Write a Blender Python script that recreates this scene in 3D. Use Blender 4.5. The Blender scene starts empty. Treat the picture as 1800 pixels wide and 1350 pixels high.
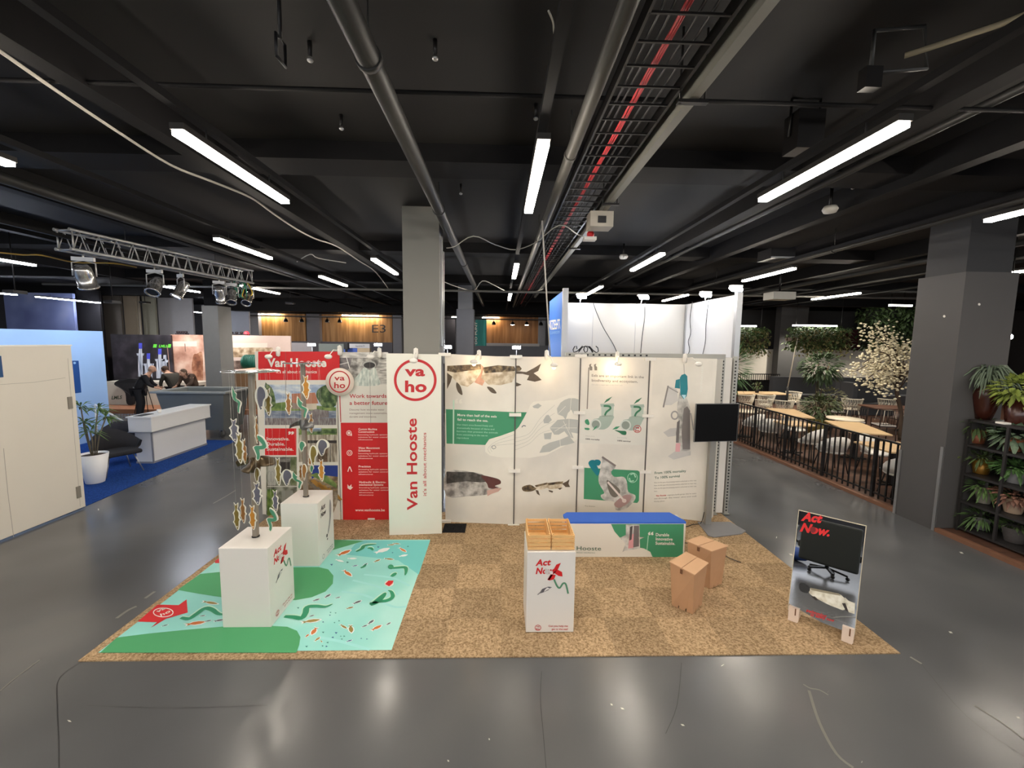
import bpy, math, random
from mathutils import Vector as V, Matrix
random.seed(7)
C = bpy.context.scene.collection
PI = math.pi
# ------------------------------------------------------------------ camera (calibrated on the 0.5 m carpet tiles)
FPX, PITCH, YAW, ROLL = 737.177, .101107942, .0298734443, .0129814143
CAM = V((-.0374485, -3.32049, 2.68346))
_f = V((math.sin(YAW)*math.cos(PITCH), math.cos(YAW)*math.cos(PITCH), -math.sin(PITCH)))
_r0 = V((math.cos(YAW), -math.sin(YAW), 0)); _u0 = _r0.cross(_f)
_r = _r0*math.cos(ROLL)+_u0*math.sin(ROLL); _u = -_r0*math.sin(ROLL)+_u0*math.cos(ROLL)
def ray(x, y): return _f+_r*((x-900)/FPX)+_u*((675-y)/FPX)
def atz(x, y, z=0.0): d = ray(x, y); return CAM+d*((z-CAM.z)/d.z)
def aty(x, y, w): d = ray(x, y); return CAM+d*((w-CAM.y)/d.y)
def atx(x, y, w): d = ray(x, y); return CAM+d*((w-CAM.x)/d.x)
cd = bpy.data.cameras.new('camera'); co = bpy.data.objects.new('camera', cd); C.objects.link(co)
cd.sensor_fit = 'HORIZONTAL'; cd.sensor_width = 36; cd.lens = 36*FPX/1800; cd.clip_start = .05; cd.clip_end = 200
m = Matrix((( _r.x, _u.x, -_f.x, CAM.x), (_r.y, _u.y, -_f.y, CAM.y), (_r.z, _u.z, -_f.z, CAM.z), (0, 0, 0, 1)))
co.matrix_world = m
bpy.context.scene.camera = co
# ------------------------------------------------------------------ materials
_M = {}
def lin(c):
    c = c/255.0
    return c/12.92 if c <= .04045 else ((c+.055)/1.055)**2.4
def mat(rgb, rough=.6, metal=0.0, var=.06, scale=6.0, emit=0, spec=.5, name=None, bump=0.0, alpha=1.0, trans=0.0):
    key = (rgb, rough, metal, var, scale, emit, spec, bump, alpha, trans)
    if key in _M: return _M[key]
    m = bpy.data.materials.new(name or 'paint_%02x%02x%02x' % rgb); m.use_nodes = True
    nt = m.node_tree; b = nt.nodes['Principled BSDF']
    col = (lin(rgb[0]), lin(rgb[1]), lin(rgb[2]), 1)
    b.inputs['Base Color'].default_value = col
    b.inputs['Roughness'].default_value = rough; b.inputs['Metallic'].default_value = metal
    b.inputs['Specular IOR Level'].default_value = spec
    if alpha < 1: b.inputs['Alpha'].default_value = alpha
    if trans: b.inputs['Transmission Weight'].default_value = trans
    if emit:
        b.inputs['Emission Color'].default_value = col; b.inputs['Emission Strength'].default_value = emit
    if var or bump:
        tc = nt.nodes.new('ShaderNodeTexCoord'); n = nt.nodes.new('ShaderNodeTexNoise')
        n.inputs['Scale'].default_value = scale; n.inputs['Detail'].default_value = 4
        nt.links.new(tc.outputs['Object'], n.inputs['Vector'])
        if var:
            mr = nt.nodes.new('ShaderNodeMapRange'); mr.inputs['To Min'].default_value = 1-var; mr.inputs['To Max'].default_value = 1+var
            nt.links.new(n.outputs['Fac'], mr.inputs['Value'])
            mx = nt.nodes.new('ShaderNodeVectorMath'); mx.operation = 'SCALE'; mx.inputs[0].default_value = col[:3]
            nt.links.new(mr.outputs['Result'], mx.inputs['Scale']); nt.links.new(mx.outputs[0], b.inputs['Base Color'])
        if bump:
            bp = nt.nodes.new('ShaderNodeBump'); bp.inputs['Strength'].default_value = bump; bp.inputs['Distance'].default_value = .01
            nt.links.new(n.outputs['Fac'], bp.inputs['Height']); nt.links.new(bp.outputs[0], b.inputs['Normal'])
    _M[key] = m; return m
def photo(a, b_, c_, scale=8.0, detail=6, stretch=(1, 1, 1), name='printed_picture'):   # mottled three-tone print
    key = ('ph', a, b_, c_, scale, stretch)
    if key in _M: return _M[key]
    m = bpy.data.materials.new(name); m.use_nodes = True; nt = m.node_tree; b = nt.nodes['Principled BSDF']; b.inputs['Roughness'].default_value = .5
    tc = nt.nodes.new('ShaderNodeTexCoord'); mp = nt.nodes.new('ShaderNodeMapping'); mp.inputs['Scale'].default_value = stretch
    n = nt.nodes.new('ShaderNodeTexNoise'); n.inputs['Scale'].default_value = scale; n.inputs['Detail'].default_value = detail
    r = nt.nodes.new('ShaderNodeValToRGB'); e = r.color_ramp.elements
    e[0].position = .36; e[1].position = .64; e[0].color = (*map(lin, a), 1); e[1].color = (*map(lin, c_), 1)
    k = e.new(.5); k.color = (*map(lin, b_), 1)
    nt.links.new(tc.outputs['Object'], mp.inputs[0]); nt.links.new(mp.outputs[0], n.inputs['Vector']); nt.links.new(n.outputs['Fac'], r.inputs[0]); nt.links.new(r.outputs[0], b.inputs['Base Color'])
    _M[key] = m; return m
WHITE = mat((232, 228, 220), .55, var=.02); PANEL = mat((226, 221, 210), .45, var=.025, scale=3)
RED = mat((212, 30, 34), .5, var=.03); DRED = mat((190, 34, 40), .5, var=.02); GREEN = mat((62, 142, 102), .5, var=.03)
ALU = mat((172, 172, 172), .35, .8, var=.04); STEEL = mat((150, 146, 140), .35, .85, var=.05); CHROME = mat((210, 210, 212), .12, 1.0, var=0)
BLACK = mat((18, 18, 20), .5, var=.1); BLACKM = mat((24, 22, 22), .4, .3, var=.05); DARK = mat((40, 39, 40), .6)
GREY = mat((120, 120, 122), .6); COLG = mat((136, 134, 128), .75, var=.04, scale=2); WIRE = mat((190, 186, 176), .5); WIREB = mat((30, 30, 32), .5)
LITE = mat((150, 150, 152), .5)
# ------------------------------------------------------------------ mesh builder
ORG = {}
class MB:
    def __init__(s): s.v = []; s.f = []; s.m = []; s.k = 0; s.sm = []
    def mi(s, k): s.k = k; return s
    def add(s, vs, fs, smooth=False):
        o = len(s.v); s.v += [V(p) for p in vs]
        for f in fs: s.f.append([i+o for i in f]); s.m.append(s.k); s.sm.append(smooth)
        return s
    def box(s, x0, x1, y0, y1, z0, z1):
        return s.hexa([(x0, y0), (x1, y0), (x1, y1), (x0, y1)], z0, z1)
    def hexa(s, q, z0, z1, q2=None):
        q2 = q2 or q; n = len(q)
        vs = [(p[0], p[1], z0) for p in q]+[(p[0], p[1], z1) for p in q2]
        return s.add(vs, [list(range(n))[::-1], list(range(n, 2*n))]+[[i, (i+1) % n, n+(i+1) % n, n+i] for i in range(n)])
    def obox(s, c, ax, ay, az):   # centre and three half-axis vectors
        c = V(c); ax, ay, az = V(ax), V(ay), V(az)
        vs = [c+ax*i+ay*j+az*k for k in (-1, 1) for (i, j) in ((-1, -1), (1, -1), (1, 1), (-1, 1))]
        return s.add(vs, [[3, 2, 1, 0], [4, 5, 6, 7]]+[[i, (i+1) % 4, 4+(i+1) % 4, 4+i] for i in range(4)])
    def bar(s, a, b, w, h=None, up=(0, 0, 1)):
        a, b = V(a), V(b); d = (b-a); L = d.length; d.normalize(); u = V(up)
        if abs(d.dot(u)) > .95: u = V((0, 1, 0))
        sx = d.cross(u).normalized(); u = sx.cross(d)
        return s.obox((a+b)/2, d*(L/2), sx*(w/2), u*((h or w)/2))
    def tube(s, pts, r, n=8, cap=True):
        pts = [V(p) for p in pts]; rr = r if isinstance(r, (list, tuple)) else [r]*len(pts); vs = []; pu = None
        for i, p in enumerate(pts):
            d = (pts[min(i+1, len(pts)-1)]-pts[max(i-1, 0)]).normalized()
            u = pu if pu is not None else (V((0, 0, 1)) if abs(d.z) < .9 else V((1, 0, 0)))
            u = (u-d*u.dot(d)).normalized(); w = d.cross(u); pu = u
            vs += [p+(u*math.cos(2*PI*k/n)+w*math.sin(2*PI*k/n))*rr[i] for k in range(n)]
        fs = [[i*n+k, i*n+(k+1) % n, (i+1)*n+(k+1) % n, (i+1)*n+k] for i in range(len(pts)-1) for k in range(n)]
        s.add(vs, fs, True)
        if cap:
            o = len(s.v)-len(vs)
            s.f += [[o+k for k in range(n)][::-1], [o+(len(pts)-1)*n+k for k in range(n)]]; s.m += [s.k]*2; s.sm += [False]*2
        return s
    def lathe(s, prof, c=(0, 0, 0), n=20, axis='z'):
        c = V(c); vs = []
        for (r, h) in prof:
            for k in range(n):
                a = 2*PI*k/n; p = (r*math.cos(a), r*math.sin(a), h)
                if axis == 'y': p = (p[0], p[2], p[1])
                if axis == 'x': p = (p[2], p[0], p[1])
                vs.append(c+V(p))
        return s.add(vs, [[i*n+k, i*n+(k+1) % n, (i+1)*n+(k+1) % n, (i+1)*n+k] for i in range(len(prof)-1) for k in range(n)], True)
    def ball(s, c, r, sq=(1, 1, 1), n=12):
        c = V(c); vs = []; m_ = n//2
        for i in range(m_+1):
            t = PI*i/m_
            for k in range(n):
                a = 2*PI*k/n; vs.append(c+V((r*sq[0]*math.sin(t)*math.cos(a), r*sq[1]*math.sin(t)*math.sin(a), r*sq[2]*math.cos(t))))
        return s.add(vs, [[i*n+k, (i+1)*n+k, (i+1)*n+(k+1) % n, i*n+(k+1) % n] for i in range(m_) for k in range(n)], True)
    def slab(s, pts, nrm, th):    # planar outline given real thickness
        pts = [V(p) for p in pts]; nrm = V(nrm)*th; n = len(pts)
        return s.add(pts+[p+nrm for p in pts], [list(range(n))[::-1], list(range(n, 2*n))]+[[i, (i+1) % n, n+(i+1) % n, n+i] for i in range(n)])
    def leaf(s, p, d, L, w, droop=.3):
        p, d = V(p), V(d).normalized(); up = V((0, 0, 1)); sd = d.cross(up)
        if sd.length < .1: sd = V((1, 0, 0))
        sd.normalize(); mid = p+d*(L*.5)+up*(-droop*L*.12); tip = p+d*L-up*(droop*L*.5)
        return s.add([p, mid+sd*w/2-up*w*.1, tip, mid-sd*w/2-up*w*.1, mid+up*w*.12], [[0, 1, 4], [1, 2, 4], [2, 3, 4], [3, 0, 4]])
    def build(s, name, mats, parent=None, loc=None, bevel=0, rz=None):
        me = bpy.data.meshes.new(name); o = bpy.data.objects.new(name, me); C.objects.link(o)
        if parent is not None: org = ORG[parent.name]; o.parent = parent
        else:
            org = V(loc) if loc is not None else V((sum(p.x for p in s.v)/len(s.v), sum(p.y for p in s.v)/len(s.v), min(p.z for p in s.v)))
            o.location = org
        ORG[o.name] = org
        me.from_pydata([tuple(p-org) for p in s.v], [], s.f)
        for mm in (mats if isinstance(mats, (list, tuple)) else [mats]): me.materials.append(mm)
        me.polygons.foreach_set('material_index', s.m); me.polygons.foreach_set('use_smooth', s.sm); me.update()
        if bevel:
            bm = o.modifiers.new('bevel', 'BEVEL'); bm.width = bevel; bm.segments = 2; bm.limit_method = 'ANGLE'
        return o
def tag(o, label=None, cat=None, group=None, kind=None):
    if label: o['label'] = label
    if cat: o['category'] = cat
    if group: o['group'] = group
    if kind: o['kind'] = kind
    return o
def thing(name, label, cat, loc=(0, 0, 0), group=None):
    o = bpy.data.objects.new(name, None); C.objects.link(o); o.location = loc; o.empty_display_size = .1
    ORG[o.name] = V(loc); return tag(o, label, cat, group)
def struct(name, mb, m): return tag(mb.build(name, m, loc=(0, 0, 0)), kind='structure')
def kids(o): return [c for c in C.objects if c.parent == o]
_KC = {}
def copy_thing(root, loc, rz, label, group=None, name=None):
    r = root.copy(); C.objects.link(r); r.location = loc; r.rotation_euler = (0, 0, rz); r['label'] = label
    if group: r['group'] = group
    if root.name not in _KC: _KC[root.name] = [(c, kids(c)) for c in kids(root)]
    for c, gs in _KC[root.name]:
        d = c.copy(); C.objects.link(d); d.parent = r
        for g in gs:
            e = g.copy(); C.objects.link(e); e.parent = d
    return r
# ------------------------------------------------------------------ flat print on real surfaces
_T = {}
def textshape(txt, bold, italic=False):
    k = (txt, bold, italic)
    if k in _T: return _T[k]
    cu = bpy.data.curves.new('t', 'FONT'); cu.body = txt; cu.size = 1; cu.offset = bold; cu.resolution_u = 3; cu.space_character = 1+bold*1.2
    if italic: cu.shear = .25
    ob = bpy.data.objects.new('t', cu); C.objects.link(ob); bpy.context.view_layer.update()
    me = bpy.data.meshes.new_from_object(ob.evaluated_get(bpy.context.evaluated_depsgraph_get()))
    vs = [(v.co.x, v.co.y) for v in me.vertices]; fs = [list(p.vertices) for p in me.polygons]
    bpy.data.objects.remove(ob); bpy.data.curves.remove(cu); bpy.data.meshes.remove(me)
    x0 = min(a for a, b in vs); x1 = max(a for a, b in vs)
    _T[k] = ([((a-x0)/(x1-x0), b/.73) for a, b in vs], fs, (x1-x0)/.73); return _T[k]
def smooth(pts, n=5, closed=True):
    out = []; N = len(pts)
    for i in range(N if closed else N-1):
        g = lambda j: pts[j % N] if closed else pts[max(0, min(N-1, j))]
        a, b, c, d = g(i-1), g(i), g(i+1), g(i+2)
        for t in range(n):
            t /= n
            out.append(tuple(.5*((2*b[q])+(-a[q]+c[q])*t+(2*a[q]-5*b[q]+4*c[q]-d[q])*t*t+(-a[q]+3*b[q]-3*c[q]+d[q])*t**3) for q in range(len(b))))
    if not closed: out.append(pts[-1])
    return out
class Sheet:
    """prints lying on one plane of a thing; coordinates come from where the print shows in the photograph"""
    def __init__(s, p0, nrm): s.p0 = V(p0); s.n = V(nrm).normalized(); s.mb = MB(); s.mats = []; s.base = .0015
    def P(s, x, y, L=0):
        d = ray(x, y); p = CAM+d*((s.p0-CAM).dot(s.n)/d.dot(s.n)); return p+s.n*(s.base+L*.0008)
    def use(s, m):
        if m not in s.mats: s.mats.append(m)
        s.mb.k = s.mats.index(m)
    def poly(s, pts, m, L=0, sm=False, n=4):
        s.use(m); pts = smooth(pts, n) if sm else pts
        q = [s.P(x, y, L) for x, y in pts]
        nn = V((0, 0, 0))
        for i in range(len(q)): nn += (q[i]-q[0]).cross(q[(i+1) % len(q)]-q[0])
        if nn.dot(s.n) < 0: q.reverse()
        s.mb.add(q, [list(range(len(q)))]); return s
    def rect(s, x0, y0, x1, y1, m, L=0): return s.poly([(x0, y0), (x1, y0), (x1, y1), (x0, y1)], m, L)
    def line(s, pts, w, m, L=1, ws=None):
        s.use(m)
        q = [s.P(x, y, L) for x, y in pts]; vs = []
        for i, p in enumerate(q):
            d = (q[min(i+1, len(q)-1)]-q[max(i-1, 0)]).normalized(); t = s.n.cross(d)*(ws[i] if ws else w)/2
            vs += [p+t, p-t]
        s.mb.add(vs, [[2*i, 2*i+1, 2*i+3, 2*i+2] for i in range(len(q)-1)]); return s
    def ring(s, cx, cy, rx, ry, w, m, L=1, n=32):
        s.use(m); a = [s.P(cx+rx*math.cos(2*PI*k/n), cy+ry*math.sin(2*PI*k/n), L) for k in range(n)]
        b = [s.P(cx+(rx-w)*math.cos(2*PI*k/n), cy+(ry-w)*math.sin(2*PI*k/n), L) for k in range(n)]
        s.mb.add(a+b, [[k, (k+1) % n, n+(k+1) % n, n+k] for k in range(n)]); return s
    def disc(s, cx, cy, rx, ry, m, L=1, n=24): return s.poly([(cx+rx*math.cos(2*PI*k/n), cy+ry*math.sin(2*PI*k/n)) for k in range(n)], m, L)
    def text(s, txt, a, b, h, m, L=2, bold=.0, italic=False):
        """a, b: left and right end of the baseline; h: capital height (pixels, perpendicular to the baseline)"""
        s.use(m); vs, fs, asp = textshape(txt, bold, italic)
        dx, dy = b[0]-a[0], b[1]-a[1]; l = math.hypot(dx, dy); ux, uy = dy/l*h, -dx/l*h
        o = len(s.mb.v); s.mb.add([s.P(a[0]+dx*u+ux*v, a[1]+dy*u+uy*v, L) for u, v in vs], fs); return s
    def build(s, parent, name='printed_graphic', label=None):
        o = s.mb.build(name, s.mats, parent)
        if label: o['label'] = label
        return o
# ================================================================== SETTING
def floor_mat():
    m = bpy.data.materials.new('dark_epoxy_floor'); m.use_nodes = True; nt = m.node_tree; b = nt.nodes['Principled BSDF']
    tc = nt.nodes.new('ShaderNodeTexCoord')
    def noise(sc, det, st=(1, 1, 1)):
        mp = nt.nodes.new('ShaderNodeMapping'); mp.inputs['Scale'].default_value = st; n = nt.nodes.new('ShaderNodeTexNoise')
        n.inputs['Scale'].default_value = sc; n.inputs['Detail'].default_value = det
        nt.links.new(tc.outputs['Object'], mp.inputs[0]); nt.links.new(mp.outputs[0], n.inputs['Vector']); return n
    def ramp(n, stops):
        r = nt.nodes.new('ShaderNodeValToRGB'); e = r.color_ramp.elements; e[0].position, e[0].color = stops[0][0], (*stops[0][1], 1); e[1].position, e[1].color = stops[-1][0], (*stops[-1][1], 1)
        for p, c in stops[1:-1]: k = e.new(p); k.color = (*c, 1)
        nt.links.new(n.outputs['Fac'], r.inputs[0]); return r
    g = lambda c: tuple(map(lin, c))
    a = noise(.6, 2); base = ramp(a, [(.3, g((84, 85, 87))), (.55, g((95, 96, 98))), (.75, g((108, 108, 108)))])
    sc = noise(9, 3, (.12, 1, 1)); scr = ramp(sc, [(.70, (0, 0, 0)), (.735, (1, 1, 1)), (.76, (0, 0, 0))])
    sp = noise(.5, 2); spm = ramp(sp, [(.55, (0, 0, 0)), (.7, (.012, .012, .012))])
    mu = nt.nodes.new('ShaderNodeMath'); mu.operation = 'MULTIPLY'; nt.links.new(scr.outputs[0], mu.inputs[0]); nt.links.new(spm.outputs[0], mu.inputs[1])
    mx = nt.nodes.new('ShaderNodeMixRGB'); nt.links.new(mu.outputs[0], mx.inputs[0]); nt.links.new(base.outputs[0], mx.inputs[1]); mx.inputs[2].default_value = (.45, .44, .42, 1)
    nt.links.new(mx.outputs[0], b.inputs['Base Color'])
    rr = noise(1.6, 3); r2 = ramp(rr, [(.3, (.19,)*3), (.7, (.262,)*3)]); nt.links.new(r2.outputs[0], b.inputs['Roughness'])
    bn = noise(5, 2); bp = nt.nodes.new('ShaderNodeBump'); bp.inputs['Strength'].default_value = .04; bp.inputs['Distance'].default_value = .02
    nt.links.new(bn.outputs['Fac'], bp.inputs['Height']); nt.links.new(bp.outputs[0], b.inputs['Normal'])
    b.inputs['Specular IOR Level'].default_value = .5
    return m
def carpet_mat(c1, c2, name, tile=.5, contrast=.16):
    m = bpy.data.materials.new(name); m.use_nodes = True; nt = m.node_tree; b = nt.nodes['Principled BSDF']; b.inputs['Roughness'].default_value = .95; b.inputs['Specular IOR Level'].default_value = .1
    tc = nt.nodes.new('ShaderNodeTexCoord'); n = nt.nodes.new('ShaderNodeTexNoise'); n.inputs['Scale'].default_value = 55; n.inputs['Detail'].default_value = 3; n.inputs['Roughness'].default_value = .7
    nt.links.new(tc.outputs['Object'], n.inputs['Vector'])
    r = nt.nodes.new('ShaderNodeValToRGB'); e = r.color_ramp.elements; e[0].position = .36; e[1].position = .62; e[0].color = (*map(lin, c1), 1); e[1].color = (*map(lin, c2), 1)
    nt.links.new(n.outputs['Fac'], r.inputs[0]); last = r.outputs[0]
    if tile:
        d = nt.nodes.new('ShaderNodeVectorMath'); d.operation = 'SCALE'; d.inputs['Scale'].default_value = 1/tile; nt.links.new(tc.outputs['Object'], d.inputs[0])
        fl = nt.nodes.new('ShaderNodeVectorMath'); fl.operation = 'FLOOR'; nt.links.new(d.outputs[0], fl.inputs[0])
        w = nt.nodes.new('ShaderNodeTexWhiteNoise'); w.noise_dimensions = '2D'; nt.links.new(fl.outputs[0], w.inputs['Vector'])
        ck = nt.nodes.new('ShaderNodeTexChecker'); ck.inputs['Scale'].default_value = 1/tile; ck.inputs['Color1'].default_value = (1, 1, 1, 1); ck.inputs['Color2'].default_value = (0, 0, 0, 1); nt.links.new(tc.outputs['Object'], ck.inputs['Vector'])
        ad = nt.nodes.new('ShaderNodeMixRGB'); ad.inputs[0].default_value = .35; nt.links.new(ck.outputs['Color'], ad.inputs[1]); nt.links.new(w.outputs['Value'], ad.inputs[2])
        fr = nt.nodes.new('ShaderNodeVectorMath'); fr.operation = 'FRACTION'; nt.links.new(d.outputs[0], fr.inputs[0])
        mr = nt.nodes.new('ShaderNodeMapRange'); mr.inputs['To Min'].default_value = 1-contrast; mr.inputs['To Max'].default_value = 1+contrast*.6; nt.links.new(ad.outputs[0], mr.inputs['Value'])
        sx = nt.nodes.new('ShaderNodeSeparateXYZ'); nt.links.new(fr.outputs[0], sx.inputs[0]); mn = nt.nodes.new('ShaderNodeMath'); mn.operation = 'MINIMUM'; nt.links.new(sx.outputs[0], mn.inputs[0]); nt.links.new(sx.outputs[1], mn.inputs[1])
        gt = nt.nodes.new('ShaderNodeMapRange'); gt.inputs['From Max'].default_value = .02; gt.inputs['To Min'].default_value = .86; nt.links.new(mn.outputs[0], gt.inputs['Value'])
        mm = nt.nodes.new('ShaderNodeMath'); mm.operation = 'MULTIPLY'; nt.links.new(mr.outputs[0], mm.inputs[0]); nt.links.new(gt.outputs[0], mm.inputs[1])
        mx = nt.nodes.new('ShaderNodeVectorMath'); mx.operation = 'SCALE'; nt.links.new(last, mx.inputs[0]); nt.links.new(mm.outputs[0], mx.inputs['Scale']); last = mx.outputs[0]
    nt.links.new(last, b.inputs['Base Color'])
    bp = nt.nodes.new('ShaderNodeBump'); bp.inputs['Strength'].default_value = .5; bp.inputs['Distance'].default_value = .008; nt.links.new(n.outputs['Fac'], bp.inputs['Height']); nt.links.new(bp.outputs[0], b.inputs['Normal'])
    return m
struct('floor', MB().box(-24, 24, -10, 28, -.2, 0), floor_mat())
CEIL = mat((33, 32, 32), .7, var=.35, scale=.9, bump=.15, spec=.2); CEILB = mat((20, 19, 20), .7, var=.2, spec=.15)
struct('ceiling', MB().box(-24, 24, -10, 28, 4.7, 4.9), CEIL)
BW = 23.5
struct('wall_back', MB().box(-24, 24, BW, BW+.3, 0, 4.7), mat((112, 112, 116), .7, var=.08, scale=.8))
struct('wall_front', MB().box(-24, 24, -10.3, -10, 0, 2.2), mat((92, 94, 100), .7))  # unseen wall, kept low so the added daylight enters above it
struct('wall_left', MB().box(-24.3, -24, -10, 28, 0, 4.7), mat((60, 60, 66), .7))
struct('wall_right', MB().box(24, 24.3, -10, 28, 0, 4.7), mat((46, 44, 44), .7))
n = 0
for y0, zb in ((1.24, 4.52), (5.6, 4.5), (9.9, 4.45), (14.3, 4.35), (-4.2, 4.5)):
    n += 1; struct('trim_%d' % n, MB().box(-24, 24, y0, y0+.45, zb, 4.72), CEILB)
struct('trim_6', MB().box(-13, 5, 17.2, 17.9, 3.98, 4.72), CEILB)
for i, x in enumerate((-8.4, -6.05, -3.1, 3.15, 4.35, 6.0, 7.9, 10.5, -11.5)):
    struct('trim_%d' % (i+7), MB().box(x, x+.16, -10, 23.4, 4.42, 4.7), CEILB)
struct('trim_16', MB().box(6.38, 6.46, 3.05, 17, 0, .055), mat((122, 86, 66), .5, var=.15)).name
struct('trim_17', MB().box(6.34, 6.42, -9, 2.39, 0, .055), mat((122, 86, 66), .5, var=.15))
fm = Sheet((0, 0, 0), (0, 0, 1)); fm.base = .0012; CRK = mat((44, 44, 46), .6); PNT = mat((186, 184, 176), .6); SCF = mat((120, 118, 112), .6)
for pts, w_ in (([(104, 1350), (103, 1290), (101, 1240), (106, 1190), (170, 1150)], .006), ([(960, 1350), (955, 1290), (950, 1230), (952, 1180)], .004), ([(1198, 1165), (1190, 1240), (1170, 1290)], .004), ([(1620, 1168), (1700, 1260), (1800, 1330)], .004), ([(1360, 800), (1480, 905), (1620, 1010), (1800, 1110)], .004), ([(150, 1240), (300, 1245), (470, 1240)], .003), ([(372, 892), (400, 876), (440, 860)], .006)): fm.line(smooth(pts, 4, False), w_, CRK, 0)
for pts, w_ in (([(205, 1087), (225, 1073), (240, 1066)], .03), ([(255, 1052), (272, 1040)], .03), ([(375, 885), (398, 872), (414, 862)], .02), ([(1412, 1203), (1424, 1210), (1440, 1213), (1456, 1222)], .012), ([(1422, 1214), (1440, 1270), (1470, 1325), (1500, 1350)], .02), ([(1600, 1155), (1620, 1167)], .02), ([(1712, 1240), (1760, 1270), (1800, 1300)], .012), ([(0, 1215), (30, 1190), (70, 1160)], .012), ([(1350, 1130), (1380, 1120)], .0)): 
    if w_: fm.line(smooth(pts, 4, False), w_, SCF, 1)
for x_, y_ in ((1075, 1239), (1094, 1246), (1456, 1216), (1671, 1112), (1515, 1340), (788, 1338), (1690, 972), (1365, 945), (1390, 975), (173, 896), (122, 1268), (1200, 1275), (860, 1300), (1270, 1170), (1790, 1262)):
    a_ = random.uniform(0, 3); fm.poly([(x_-4*math.cos(a_), y_-2), (x_+1, y_-1.5), (x_+4*math.cos(a_), y_+1.5), (x_-1, y_+1.2)], PNT, 1)
o = fm.mb.build('floor_marks', fm.mats, loc=(0, 0, 0)); tag(o, kind='structure')
# restaurant floor, slightly raised brown planks
def planks():
    m = bpy.data.materials.new('brown_plank_floor'); m.use_nodes = True; nt = m.node_tree; b = nt.nodes['Principled BSDF']; b.inputs['Roughness'].default_value = .42
    tc = nt.nodes.new('ShaderNodeTexCoord'); br = nt.nodes.new('ShaderNodeTexBrick'); br.inputs['Scale'].default_value = 1; br.inputs['Brick Width'].default_value = 1.4; br.inputs['Row Height'].default_value = .14; br.inputs['Mortar Size'].default_value = .004
    br.inputs['Color1'].default_value = (*map(lin, (104, 74, 58)), 1); br.inputs['Color2'].default_value = (*map(lin, (80, 55, 44)), 1); br.inputs['Mortar'].default_value = (.01, .008, .006, 1)
    nt.links.new(tc.outputs['Object'], br.inputs['Vector']); nt.links.new(br.outputs['Color'], b.inputs['Base Color']); return m
struct('floor', MB().box(6.46, 24, 3.05, 23.5, 0, .05).box(6.42, 24, -9, 3.05, 0, .05), planks())
# ------------------------------------------------------------------ columns
def column(label, x0, x1, y0, y1, m, cap=None, base=None, top=4.7):
    o = thing('column', label, 'column', ((x0+x1)/2, (y0+y1)/2, 0))
    MB().box(x0, x1, y0, y1, 0, cap or top).build('shaft', m, o)
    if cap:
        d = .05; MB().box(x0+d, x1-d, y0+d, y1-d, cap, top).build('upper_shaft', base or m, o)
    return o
cC = column('grey-beige square column right behind the red and white logo panel', -1.54, -.98, 3.3, 3.72, COLG)
MB().box(-.98, -.955, 3.42, 3.5, 2.6, 4.25).box(-.98, -.95, 3.58, 3.66, 2.3, 4.1).build('cable_duct', ALU, cC)
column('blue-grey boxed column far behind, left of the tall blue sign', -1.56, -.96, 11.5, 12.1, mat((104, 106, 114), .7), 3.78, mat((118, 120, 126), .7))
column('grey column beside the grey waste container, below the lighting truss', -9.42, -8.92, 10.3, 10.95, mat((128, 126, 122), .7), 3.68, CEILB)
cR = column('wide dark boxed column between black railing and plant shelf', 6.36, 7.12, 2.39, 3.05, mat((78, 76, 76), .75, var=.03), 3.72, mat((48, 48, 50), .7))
MB().box(6.345, 6.36, 2.40, 2.44, 0, 1.25).box(6.345, 6.36, 3.01, 3.05, 0, 1.05).build('corner_strip', ALU, cR)
s = Sheet((6.36, 2.7, 0), (-1, 0, 0)); s.disc(1660, 556, 2.2, 2.2, WHITE); s.build(cR, 'sticker')
s = Sheet((6.7, 2.39, 0), (0, -1, 0)); s.disc(1721, 535, 2.2, 2.2, WHITE); s.build(cR, 'sticker')
# ------------------------------------------------------------------ strip lights on trunking rails
TUBE = mat((255, 243, 226), .5, var=0, emit=46, name='lit_diffuser'); TUBEC = mat((236, 242, 255), .5, var=0, emit=36, name='lit_cool_diffuser')
HOUS = mat((44, 42, 40), .6, spec=.2)
def strip(x0, y0, x1, y1, label, m=TUBE, z=4.0, grp='ceiling strip lights'):
    a, b = V((x0, y0, z)), V((x1, y1, z)); c = (a+b)/2
    o = thing('strip_light', label, 'ceiling light', (c.x, c.y, z), grp)
    MB().bar(a, b, .078, .035).build('diffuser', m, o)
    up = V((0, 0, .035)); d = (b-a).normalized()*.012
    MB().bar(a+up-d, b+up+d, .09, .04).build('housing', HOUS, o)
    h = MB()
    for t in (.2, .8):
        p = a.lerp(b, t); h.tube([p+up, (p.x, p.y, 4.14)], .005, 5)
    h.build('hanger', WIREB, o); return o
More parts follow.
